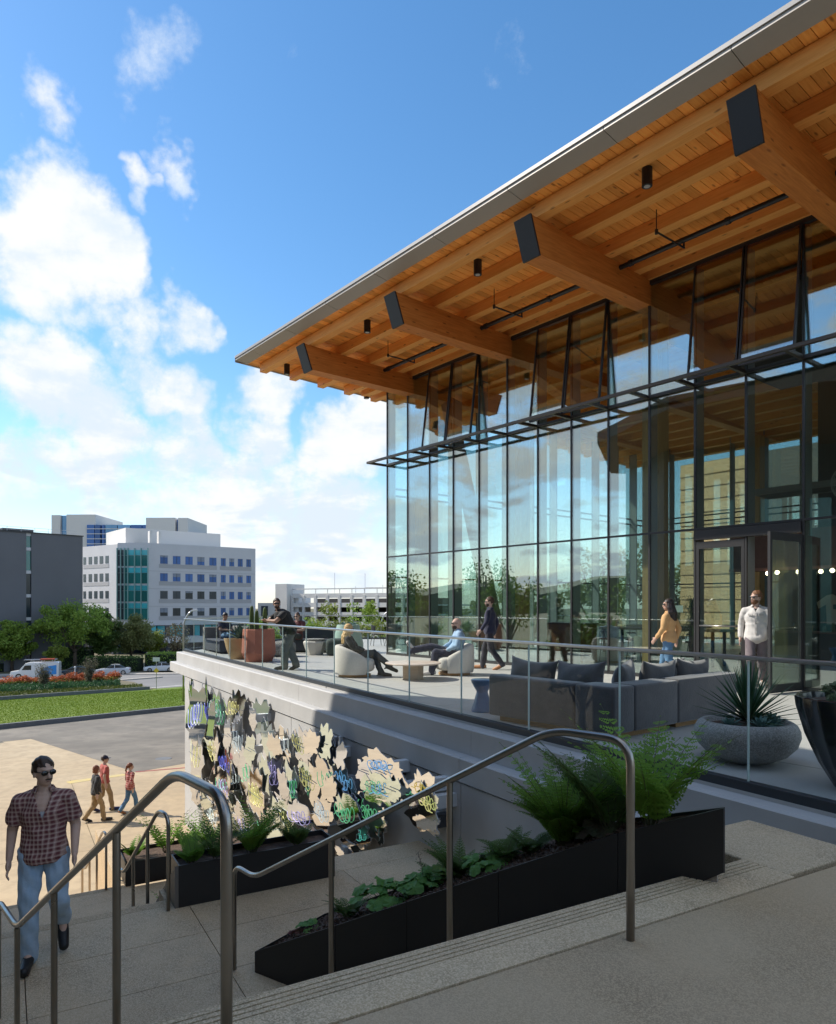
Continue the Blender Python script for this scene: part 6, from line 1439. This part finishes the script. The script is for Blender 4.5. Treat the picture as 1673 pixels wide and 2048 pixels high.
def remesh(b, vox, it=4):
    me = b.mesh('tmp', []); ob = bpy.data.objects.new('tmp', me); COL.objects.link(ob)
    r = ob.modifiers.new('r', 'REMESH'); r.mode = 'VOXEL'; r.voxel_size = vox; s_ = ob.modifiers.new('s', 'SMOOTH'); s_.iterations = it; s_.factor = .5
    dg = bpy.context.evaluated_depsgraph_get(); out = bpy.data.meshes.new_from_object(ob.evaluated_get(dg)); bpy.data.objects.remove(ob); bpy.data.meshes.remove(me)
    out.polygons.foreach_set('use_smooth', [True]*len(out.polygons)); return out
def wrinkle(me, A, f=26.0, ph=0.0):
    n = len(me.vertices); co = np.empty(n*3); me.vertices.foreach_get('co', co); co = co.reshape(-1, 3); no = np.empty(n*3); me.vertices.foreach_get('normal', no); no = no.reshape(-1, 3)
    x, y, z = co.T; d = np.sin(f*z+9*np.sin(7*x+ph)+6*y+ph)*.5+np.sin(f*.6*(z+x*.8-y*.5)+ph*2)*.5+.5*np.sin(f*1.7*(z*.6+y)+4*x)
    co += no*(A*d)[:, None]; me.vertices.foreach_set('co', co.reshape(-1)); me.update()
def cut(me, keep):
    bm = bmesh.new(); bm.from_mesh(me); bmesh.ops.delete(bm, geom=[f for f in bm.faces if not keep(f.calc_center_median())], context='FACES'); bm.to_mesh(me); bm.free(); me.update()
def cone(b, p, q, r1, r2, n=12):
    p, q = Vector(p), Vector(q); b.tube([p, q], [r1, r2], n); b.ell(p, (r1, r1, r1), None, n, 7); b.ell(q, (r2, r2, r2), None, n, 7)
def zrot(d): return Vector(d).normalized().to_track_quat('Z', 'Y')
def person(label, loc, rz, H=1.75, J=None, skin=SK, top=None, bottom=None, shoes=None, hair=None, vox=.0125, wide=1.0, build=1.0, sleeve=.55, hem=.90, head_yaw=0.0, head_pitch=0.0, glasses=True, beard=None,
           hairstyle='short', vneck=None, collar=None, skirt_len=None, moustache=None, group=None, cap=None, heel=False, fem=False, legw=1.0, placket=None):
    k = H/1.75; S = lambda p: Vector(p)*k
    j = dict(pel=(0, 0, .94), waist=(0, 0, 1.09), chest=(0, 0, 1.27), neck=(0, 0, 1.46), head=(.02, 0, 1.615), shL=(0, .178, 1.375), shR=(0, -.178, 1.375), elL=(-.03, .235, 1.13), elR=(-.03, -.235, 1.13), wrL=(.05, .25, .90), wrR=(.05, -.25, .90),
             hipL=(0, .09, .92), hipR=(0, -.09, .92), knL=(.02, .10, .50), knR=(.02, -.10, .50), anL=(-.03, .10, .09), anR=(-.03, -.10, .09), toL=(.13, .11, .03), toR=(.13, -.11, .03))
    j.update(J or {})
    if wide != 1.0:
        for n in ('shL', 'shR', 'elL', 'elR', 'wrL', 'wrR'): j[n] = (j[n][0], j[n][1]*wide, j[n][2])
    j = {n: S(p) for n, p in j.items()}; B = build*k; W = wide
    sp = [j['pel'], j['waist'], j['chest'], j['neck']]
    rad = [(.105, .155, .12), (.095, .135, .11), (.118, .165, .14), (.06, .075, .06)] if not fem else [(.105, .16, .12), (.082, .112, .10), (.105, .14, .12), (.048, .06, .055)]
    def torso(b, inf, t0=0.0, t1=1.0, N=13):
        for i in range(N):
            t = t0+(t1-t0)*i/(N-1); s = t*3; a = min(2, int(s)); f = s-a; f2 = f*f*(3-2*f); p = sp[a].lerp(sp[a+1], f); d = sp[a+1]-sp[a]
            r = [(rad[a][c]*(1-f2)+rad[a+1][c]*f2)*B for c in range(3)]
            if s > 2.35: r[1] *= 1.0
            b.ell(p, (r[0]+inf, r[1]*W**.7+inf, r[2]*.75+inf), zrot(d) if abs(d.normalized().z) < .97 else None, 16, 10)
    # ---- body: one continuous skin
    b = MB(); torso(b, 0, 0, .93)
    for s in 'LR':
        b_sh, el, wr = j['sh'+s], j['el'+s], j['wr'+s]
        cone(b, j['neck'].lerp(j['chest'], .18), b_sh, .046*B, .052*B); cone(b, b_sh, el, .056*B, .043*B); cone(b, el, wr, .043*B, .028*k)
        fd = (wr-el).normalized(); sd = 1 if s == 'L' else -1; lat = fd.cross(Vector((1, 0, .2))).normalized(); fw = lat.cross(fd).normalized()
        palm = wr+fd*.05*k; b.ell(palm, (.022*k, .040*k, .052*k), zrot(fd), 12, 8); fr = max(.0085, vox*.72)
        for q in range(4):
            o = fw*((q-1.5)*.020*k); l1 = (.045, .050, .046, .036)[q]*k; p0 = wr+fd*.088*k+o; p1 = p0+fd*l1-lat*.006*sd; p2 = p1+(fd*.75+fw*-.15+Vector((0, 0, 0))-lat*.45*sd*-1).normalized()*l1*.75; cone(b, wr+fd*.05*k+o*.8, p0, fr*1.15, fr*1.1, 8); cone(b, p0, p1, fr*1.05, fr, 8); cone(b, p1, p2, fr, fr*.85, 8)
        t0_ = wr+fd*.028*k+fw*.030*k; t1_ = t0_+(fd*.6+fw*.75).normalized()*.035*k; cone(b, wr+fd*.02*k, t0_, fr*1.3, fr*1.25, 8); cone(b, t0_, t1_, fr*1.2, fr*1.05, 8); cone(b, t1_, t1_+fd*.03*k, fr*1.05, fr*.9, 8)
        cone(b, j['hip'+s], j['kn'+s], .082*B*legw, .056*B); cone(b, j['kn'+s], j['an'+s], .054*B, .036*k); cone(b, j['an'+s], j['to'+s], .036*k, .028*k)
    hd = j['head']; HR = Euler((0, head_pitch, head_yaw)).to_matrix(); hp = lambda x, y, z: hd+HR @ (Vector((x, y, z))*k); HQ = HR.to_quaternion()
    cone(b, j['neck'], hd+Vector((-.01, 0, -.06))*k, .056*k*(.86 if fem else 1.08), .052*k*(.86 if fem else 1))
    b.ell(hp(-.012, 0, .022), (.098*k, .076*k, .100*k), HQ, 20, 14); b.ell(hp(.022, 0, -.040), (.070*k, .060*k, .080*k), HQ, 16, 12); b.ell(hp(.045, 0, -.085), (.036*k, .034*k, .030*k), HQ, 12, 8)
    cone(b, hp(.088, 0, .008), hp(.104, 0, -.032), .009*k, .0135*k, 8); b.ell(hp(.080, 0, .030), (.016*k, .050*k, .012*k), HQ); b.ell(hp(.086, 0, -.066), (.010*k, .024*k, .010*k), HQ)
    for s in (-1, 1): b.ell(hp(-.005, s*.078, -.012), (.020*k, .010*k, .032*k), HQ)
    me = remesh(b, vox*.85, 3); body = bpy.data.objects.new('person', me); COL.objects.link(body); me.materials.append(skin); body.location = loc; body.rotation_euler = (0, 0, rz); tag(body, label, 'person', group)
    def child(name, mesh, m_):
        o = bpy.data.objects.new(name, mesh); COL.objects.link(o); o.parent = body; mesh.materials.append(m_); return o
    # ---- top
    if top:
        b = MB(); inf = .020*k; t0 = .0 if hem < .95 else .12; torso(b, inf, t0, .90)
        if hem < .94 and not skirt_len: torso(b, inf+.016*k, 0, .42, 6); b.ell(j['pel']+Vector((0, 0, -.03*k)), (.114*B+inf+.016*k, .165*B*W*legw**.8+inf+.006*k, .13*k), None, 16, 8)
        for s in 'LR':
            sh, el, wr = j['sh'+s], j['el'+s], j['wr'+s]; cone(b, j['neck'].lerp(j['chest'], .22), sh, .048*B+inf*.7, .056*B+inf*.6)
            if sleeve <= 1.0: cone(b, sh, sh.lerp(el, sleeve), .052*B+inf*.8, .054*B+inf*1.0)
            else: cone(b, sh, el, .052*B+inf*.8, .046*B+inf*.6); cone(b, el, el.lerp(wr, min(.97, sleeve-1)), .046*B+inf*.6, .034*B+inf*.4)
        m2 = remesh(b, vox, 3)
        zc = (j['neck']+(j['head']-j['neck'])*.02); nd = (j['head']-j['neck']).normalized()
        hemz = hem*k if not J or 'pel' not in J else (j['pel']-Vector((0, 0, .10*k))).z
        def keep(c):
            h_ = (c-zc).dot(nd)
            if h_ > -.012 and ((c-zc)-nd*h_).length < .085*k: return False
            if abs(c.y) < .24*k and c.z < hemz and (c-j['pel']).length < .40*k and not skirt_len: return False
            for s in 'LR':
                sh, el, wr = j['sh'+s], j['el'+s], j['wr'+s]
                if sleeve <= 1.0:
                    d = (el-sh).normalized(); L_ = (el-sh).length*sleeve; r_ = c-sh
                    if r_.dot(d) > L_+.012 and (r_-d*r_.dot(d)).length < .12*k and abs(c.y) > abs(sh.y)*.95: return False
            if vneck:
                dz = c.z-(vneck[0]*k)
                if dz > 0 and c.x > j['chest'].x+.01 and abs(c.y-(0)) < dz*vneck[1]+.003: return False
            return True
        cut(m2, keep); wrinkle(m2, .0062*k, 24, loc[0]*3); so = child('shirt', m2, top); sd_ = so.modifiers.new('solid', 'SOLIDIFY'); sd_.thickness = .006; sd_.offset = -1
        if placket:
            pb = MB(); prev = None
            for i in range(9):
                t = .06+.74*i/8; s_ = t*3; a_ = min(2, int(s_)); f = s_-a_; f2 = f*f*(3-2*f); p_ = sp[a_].lerp(sp[a_+1], f); r0 = (rad[a_][0]*(1-f2)+rad[a_+1][0]*f2)*B+inf+(.018*k if t < .42 else .004)
                q_ = p_+Vector((r0+.004, 0, 0))
                if prev is not None: pb.beam(prev, q_, .030*k, .006, up=(1, 0, 0))
                prev = q_
            pb.obj('placket', placket, body)
            for s_ in (-1, 1):
                pc = j['chest']+Vector((.118*B+inf-.004, s_*.085*k, .045*k)); MB().cbox(pc, (.012, .085*k, .030*k), rz=s_*.42).obj('pocket_flap', placket, body)
        if collar:
            cb = MB(); c0 = j['neck']+Vector((0, 0, -.015*k)); n = 18
            for i in range(n):
                a0 = R(38)+R(284)*i/n; a1 = R(38)+R(284)*(i+1)/n; q = lambda a, r_, z: c0+Vector((r_*.92*math.cos(a), r_*math.sin(a), z))*k
                cb.add([q(a0, .073, .042), q(a1, .073, .042), q(a1, .098, .0), q(a0, .098, .0)], [(0, 1, 2, 3)])
            co = cb.obj('collar', collar, body, True); sd_ = co.modifiers.new('solid', 'SOLIDIFY'); sd_.thickness = .006
    if vneck and len(vneck) > 2:
        b = MB(); torso(b, .006, .45, .84); m2 = remesh(b, vox, 2); cut(m2, lambda c: c.z < (vneck[0]+.055)*k and c.z > (vneck[0]-.06)*k and c.x > j['chest'].x+.02 and abs(c.y) < .09*k); child('undershirt', m2, vneck[2])
    # ---- trousers
    if bottom:
        b = MB(); inf = .014*k; b.ell(j['pel'], (.108*B+inf, .155*B*W**.5+inf, .11*k), None, 16, 10); b.ell(j['pel'].lerp(j['waist'], .45), (.098*B+inf, .14*B*W**.5+inf, .08*k), None, 16, 8)
        for s in 'LR':
            cone(b, j['hip'+s], j['kn'+s], .086*B*legw+inf, .062*B*legw+inf); cone(b, j['kn'+s], j['kn'+s].lerp(j['an'+s], 1.07), .062*B*legw+inf, .054*B*legw+inf)
        m2 = remesh(b, vox, 3); wrinkle(m2, .0062*k, 30, loc[0]*5+1); child('trousers', m2, bottom)
    # ---- shoes
    if shoes:
        for s in 'LR':
            b = MB(); a, t_ = j['an'+s], j['to'+s]; d = (t_-a); heelp = a-Vector((d.x, d.y, 0)).normalized()*.045*k+Vector((0, 0, -.035*k)); u_ = Vector((0, 0, 1))
            ax = (t_+Vector((0, 0, .012))-heelp).normalized(); cone(b, heelp, heelp.lerp(t_, .6), .043*k, .050*k); cone(b, heelp.lerp(t_, .6), t_+(t_-heelp).normalized()*.055*k, .050*k, .042*k); cone(b, a, heelp, .050*k, .044*k)
            m2 = remesh(b, vox*.8, 2); zmin = min(heelp.z, t_.z)-.034*k
            if heel: hb = MB(); hb.tube([heelp+Vector((0, 0, -.02)), heelp+(heelp-a).normalized()*.075], [.02, .012], 8); hb.obj('heel', shoes, body)
            child('shoe', m2, shoes)
            sb_ = MB(); dn = ax.cross(Vector((-ax.y, ax.x, 0)).normalized()); dn = dn if dn.z < 0 else -dn; sw = Vector((-ax.y, ax.x, 0)).normalized(); p0 = heelp-ax*.035*k+dn*.030*k; p1 = t_+ax*.065*k+dn*.022*k
            sb_.hexa([p0-sw*.036*k+dn*.016, p1-sw*.036*k+dn*.012, p1+sw*.036*k+dn*.012, p0+sw*.036*k+dn*.016, p0-sw*.036*k, p1-sw*.036*k, p1+sw*.036*k, p0+sw*.036*k]); sb_.obj('sole', mat('sole_dark', (.05, .035, .03), .8) if not heel else shoes, body)
    # ---- hair
    if hair:
        b = MB()
        b.ell(hp(-.022, 0, .036), (.104*k, .086*k, .102*k), HQ, 20, 14)
        if hairstyle == 'long':
            for i in range(9):
                a = R(75+210*i/8); p0 = hp(-.02+.07*math.cos(a), .07*math.sin(a), .0); p1 = p0+Vector((-.035, 0, -.16))*k+Vector((.025*math.cos(a), .025*math.sin(a), 0))*k; p2 = p1+Vector((-.01, .012*math.sin(i*3), -.15))*k; cone(b, p0, p1, .036*k, .038*k); cone(b, p1, p2, .038*k, .020*k)
        elif hairstyle == 'ponytail':
            b.ell(hp(-.115, 0, .03), (.035*k, .035*k, .035*k)); cone(b, hp(-.12, 0, .02), hp(-.15, 0, -.10), .030*k, .034*k); cone(b, hp(-.15, 0, -.10), hp(-.14, 0, -.22), .034*k, .012*k)
        elif hairstyle == 'mid':
            for i in range(7):
                a = R(80+200*i/6); p0 = hp(-.02+.07*math.cos(a), .068*math.sin(a), .02); cone(b, p0, p0+Vector((-.012, 0, -.10))*k, .036*k, .028*k)
        m2 = remesh(b, vox*.8, 2); wrinkle(m2, .004*k, 70, 2.0); inv = HR.inverted()
        def keeph(c):
            q = inv @ (c-hd)/k
            if q.x > .030 and q.z < .052-.10*(q.x-.09) and q.z > -.3 and hairstyle in ('short',): return False
            if q.x > .045 and q.z < .055 and abs(q.y) < .068: return False
            if hairstyle == 'short' and q.z < -.050-.25*q.x: return False
            if hairstyle == 'short' and q.z < .012 and q.x > -.035: return False
            if hairstyle == 'ponytail' and q.z < -.03 and q.x > -.08: return False
            return True
        cut(m2, keeph); ho = child('hair', m2, hair); sd_ = ho.modifiers.new('solid', 'SOLIDIFY'); sd_.thickness = .01; sd_.offset = -1
    if beard:
        b = MB(); b.ell(hp(.030, 0, -.062), (.068*k, .061*k, .062*k), HQ, 16, 12); b.ell(hp(.05, 0, -.092), (.042*k, .040*k, .034*k), HQ); m2 = remesh(b, vox*.7, 2); inv = HR.inverted()
        cut(m2, lambda c: (lambda q: q.z < -.030-.35*max(0, q.x-.03)*0 and not (q.x > .085 and -.078 < q.z < -.055 and abs(q.y) < .022) and q.x > -.02)(inv @ (c-hd)/k)); child('beard', m2, beard)
    if moustache: b = MB(); b.ell(hp(.093, 0, -.050), (.010*k, .030*k, .008*k), HQ, 12, 8); b.obj('moustache', moustache, body, True)
    b = MB(); b.ell(hp(.0915, 0, -.0655), (.006*k, .021*k, .004*k), HQ, 10, 6); b.obj('mouth', mat('lips', (.34, .12, .10), .5), body, True)
    if glasses:
        b = MB(); mm = mat('sunglass', (.012, .011, .011), .12, spec=.8)
        for s in (-1, 1):
            b.ell(hp(.092, s*.033, .006), (.009*k, .030*k, .022*k), HQ, 14, 8); b.tube([hp(.088, s*.060, .014), hp(.0, s*.084, .010)], .0035*k, 5)
        b.tube([hp(.1, -.012, .014), hp(.1, .012, .014)], .004*k, 5); b.obj('sunglasses', mm, body, True)
    else:
        for s in (-1, 1): b = MB(); b.ell(hp(.083, s*.030, .010), (.010*k, .013*k, .009*k), HQ, 10, 6); b.obj('eye', mat('eye_dark', (.05, .035, .03), .2), body, True)
    if cap:
        b = MB(); b.ell(hp(-.012, 0, .045), (.108*k, .090*k, .085*k), HQ, 18, 12); m2 = remesh(b, vox*.8, 1); inv = HR.inverted(); cut(m2, lambda c: (inv @ (c-hd)).z/k > .030); child('cap', m2, cap)
        b = MB(); b.ell(hp(.115, 0, .035), (.062*k, .070*k, .008*k), HQ, 16, 6); b.obj('cap_peak', cap, body, True)
    return body
m_plaid = plaid('plaid_maroon', (.36, .20, .165), (.14, .036, .042), (.60, .45, .38), 52, 52)
m_plaid_p = plaid('plaid_pink', (.46, .13, .11), (.30, .05, .05), (.66, .50, .44), 30, 30)
m_jean = cloth('washed_denim', (.46, .58, .70), (.36, .49, .62), .3, 14); m_jean_d = cloth('mid_denim', (.10, .22, .38)); m_khaki = cloth('khaki', (.40, .28, .15)); m_black = cloth('black', (.018, .018, .02)); m_navy = cloth('navy', (.018, .022, .055))
m_greyt = cloth('grey_green', (.13, .15, .14)); m_brown_h = mat('hair_brown', (.035, .018, .010), .5, col2=(.06, .03, .015), scale=40); m_black_h = mat('hair_black', (.012, .008, .007), .4, col2=(.025, .015, .012), scale=40)
m_blond = mat('hair_blond', (.55, .34, .13), .5, col2=(.66, .46, .22), scale=40); m_auburn = mat('hair_auburn', (.14, .04, .015), .5, col2=(.20, .06, .02), scale=40); m_ginger = mat('hair_ginger', (.13, .055, .022), .6, col2=(.18, .08, .035), scale=40)
m_whitec = cloth('white_shirt', (.62, .60, .58), (.56, .545, .53)); m_sky_c = cloth('sky_shirt', (.30, .45, .62)); m_tanj = cloth('tan_jacket', (.62, .38, .17), (.55, .33, .14)); m_wht = cloth('undershirt', (.66, .66, .68))
m_shoeb = mat('shoe_black', (.012, .011, .011), .5); m_shoew = mat('shoe_white', (.60, .57, .54), .6); m_shoet = mat('shoe_tan', (.38, .16, .06), .5); m_shoen = mat('shoe_navy', (.03, .04, .12), .6)
walk = dict(hipR=(0, -.09, .92), knR=(.15, -.09, .52), anR=(.20, -.09, .10), toR=(.37, -.10, .045), hipL=(0, .09, .92), knL=(-.04, .09, .50), anL=(-.30, .09, .16), toL=(-.17, .10, .035), elR=(-.10, -.24, 1.14), wrR=(-.06, -.25, .91), elL=(.02, .24, 1.13), wrL=(.16, .24, .95))
# man in the plaid shirt, walking up onto the landing
person('man in maroon plaid shirt and light jeans walking up the stair landing', (-3.36, 6.42, ZL2+.01), R(-68), 1.83,
       dict(hipR=(0, -.095, .93), knR=(.07, -.11, .51), anR=(.03, -.11, .09), toR=(.20, -.12, .035), hipL=(0, .095, .93), knL=(.09, .12, .53), anL=(-.20, .13, .27), toL=(-.14, .14, .09), elR=(-.05, -.240, 1.13), wrR=(.02, -.255, .90), elL=(-.04, .238, 1.13), wrL=(.12, .24, .92)),
       skin_m('foreground', (.68, .44, .33)), m_plaid, m_jean, m_shoeb, m_brown_h, vox=.0085, wide=1.02, build=1.03, sleeve=.72, hem=.86, head_yaw=R(30), vneck=(1.245, .34, m_wht), collar=m_plaid, moustache=m_brown_h, legw=1.04)
# man leaning on the railing
er = math.atan2(EW.y, EW.x); lm = Tw(8.62, -.52)
person('man in black polo leaning on the glass railing', lm, er, 1.76,
       dict(pel=(-.06, 0, .93), waist=(.0, 0, 1.07), chest=(.10, 0, 1.23), neck=(.20, 0, 1.40), head=(.24, 0, 1.555), shL=(.14, .18, 1.32), shR=(.14, -.18, 1.32), elL=(.36, .25, 1.15), elR=(.36, -.25, 1.15), wrL=(.50, .03, 1.165), wrR=(.49, -.06, 1.175),
            hipL=(-.06, .09, .91), hipR=(-.06, -.09, .91), knL=(.06, .05, .50), knR=(-.10, -.05, .50), anL=(.02, -.08, .10), anR=(-.22, .03, .13), toL=(.17, -.12, .035), toR=(-.12, .06, .035)),
       SK2, m_black, m_greyt, m_shoeb, m_brown_h, wide=1.1, build=1.12, sleeve=.62, head_yaw=R(75), beard=m_brown_h, collar=m_black, legw=1.2)
# seated woman
sit_w = dict(pel=(-.05, 0, .43), waist=(-.09, 0, .56), chest=(-.14, 0, .74), neck=(-.15, 0, .92), head=(-.12, 0, 1.06), shL=(-.13, .15, .85), shR=(-.13, -.15, .85), elL=(.02, .20, .64), elR=(.02, -.20, .64), wrL=(.22, .05, .58), wrR=(.22, -.06, .58), hipL=(-.02, .08, .43), hipR=(-.02, -.08, .43),
             knL=(.42, .06, .47), knR=(.44, -.04, .55), anL=(.60, .05, .10), anR=(.78, .02, .26), toL=(.75, .06, .035), toR=(.90, .03, .15))
person('blond woman in dark clothes seated in the left tub chair', ARM1+Vector((.0, -.02, 0)), R(-4), 1.66, sit_w, SK3, m_black, cloth('slate_trousers', (.035, .045, .055)), mat('boot_black', (.012, .013, .016), .3), m_blond, hairstyle='long', fem=True, sleeve=1.9, heel=True, head_yaw=R(20))
# seated bald man
sit_m = dict(pel=(-.02, 0, .44), waist=(-.06, 0, .58), chest=(-.10, 0, .77), neck=(-.09, 0, .96), head=(-.04, 0, 1.10), shL=(-.08, .18, .88), shR=(-.08, -.18, .88), elL=(-.02, .27, .64), elR=(.03, -.27, .66), wrL=(.18, .14, .54), wrR=(.24, -.10, .58), hipL=(.0, .09, .44), hipR=(.0, -.09, .44),
             knL=(.42, .10, .49), anL=(.50, .10, .10), toL=(.66, .10, .035), knR=(.50, -.06, .60), anR=(.90, .0, .53), toR=(.98, .02, .66))
person('bald bearded man in light blue shirt in the right tub chair', ARM2+Vector((0, -.03, 0)), R(186), 1.78, sit_m, SK3, m_sky_c, m_navy, m_shoew, None, wide=1.05, build=1.05, sleeve=1.9, beard=m_brown_h, head_yaw=R(10), collar=m_sky_c, legw=1.1)
# navy man walking past the glass
person('man in navy overshirt walking along the glass wall', (1.72, 17.05, 0), R(160), 1.74, dict(walk), SK3, m_navy, cloth('dark_navy_trousers', (.02, .02, .035)), m_shoet, m_brown_h, wide=1.06, build=1.04, sleeve=1.9, hem=.80, head_yaw=R(15), beard=m_brown_h, collar=m_navy)
# woman in tan jacket
person('woman in tan jacket with long dark hair walking to the doors', Bw(10.28, .82), R(138), 1.66, dict(walk), SK, m_tanj, m_jean_d, m_shoew, m_black_h, hairstyle='long', fem=True, build=1.06, sleeve=1.9, hem=.84, head_yaw=R(35), collar=m_tanj)
# man in white shirt
person('man in white overshirt stepping out of the doors', Bw(11.72, .30), R(-118), 1.80, dict(walk), SK3, m_whitec, cloth('mauve_trousers', (.18, .15, .165)), m_shoew, m_ginger, wide=1.04, build=1.02, sleeve=1.9, hem=.80, vneck=(1.37, .5, m_black), placket=cloth('white_placket', (.50, .485, .47)), head_yaw=R(-42), beard=m_ginger, collar=m_whitec)
# three people on the plaza
pz = GZ0+.001
person('woman in pink plaid shirt and jeans walking on the plaza', (-9.47, 23.5, pz), R(52), 1.66, dict(walk), SK3, m_plaid_p, m_jean_d, m_shoet, m_auburn, hairstyle='ponytail', fem=True, sleeve=1.9, hem=.82, glasses=False, head_yaw=R(-20))
person('man in red shirt and navy cap walking on the plaza', (-10.42, 23.75, pz), R(44), 1.86, dict(walk), SK3, cloth('coral', (.46, .10, .08)), m_khaki, m_shoen, m_brown_h, sleeve=.7, cap=m_navy, wide=1.05, head_yaw=R(-15))
person('person in black hooded jacket and khaki trousers on the plaza', (-10.18, 22.6, pz), R(40), 1.78, dict(walk), SK3, cloth('charcoal', (.028, .028, .03)), m_khaki, m_shoeb, m_auburn, hairstyle='mid', sleeve=1.9, hem=.84, wide=1.05, build=1.06, glasses=False)
# seated guests at the far end
sit_f = dict(pel=(-.02, 0, .52), waist=(-.05, 0, .66), chest=(-.08, 0, .85), neck=(-.06, 0, 1.03), head=(.0, 0, 1.17), shL=(-.06, .18, .95), shR=(-.06, -.18, .95), elL=(.05, .24, .74), elR=(.05, -.24, .74), wrL=(.26, .08, .72), wrR=(.28, -.08, .72), hipL=(0, .09, .52), hipR=(0, -.09, .52), knL=(.42, .10, .56), knR=(.42, -.10, .60), anL=(.46, .10, .10), anR=(.50, -.08, .12), toL=(.62, .1, .035), toR=(.66, -.08, .04))
person('seated guest in navy top and jeans on the far lounge sofa', Tw(.95, -1.12), R(-38), 1.74, dict(sit_f), SK2, m_navy, m_jean_d, m_shoeb, m_black_h, sleeve=.6, glasses=False, head_pitch=.25)
person('seated guest in maroon shirt half hidden behind the leaning man', (-3.95, 23.35, 0), R(-110), 1.76, dict(sit_f), SK3, cloth('maroon', (.12, .03, .035)), m_black, m_shoeb, m_brown_h, sleeve=.6, wide=1.08)
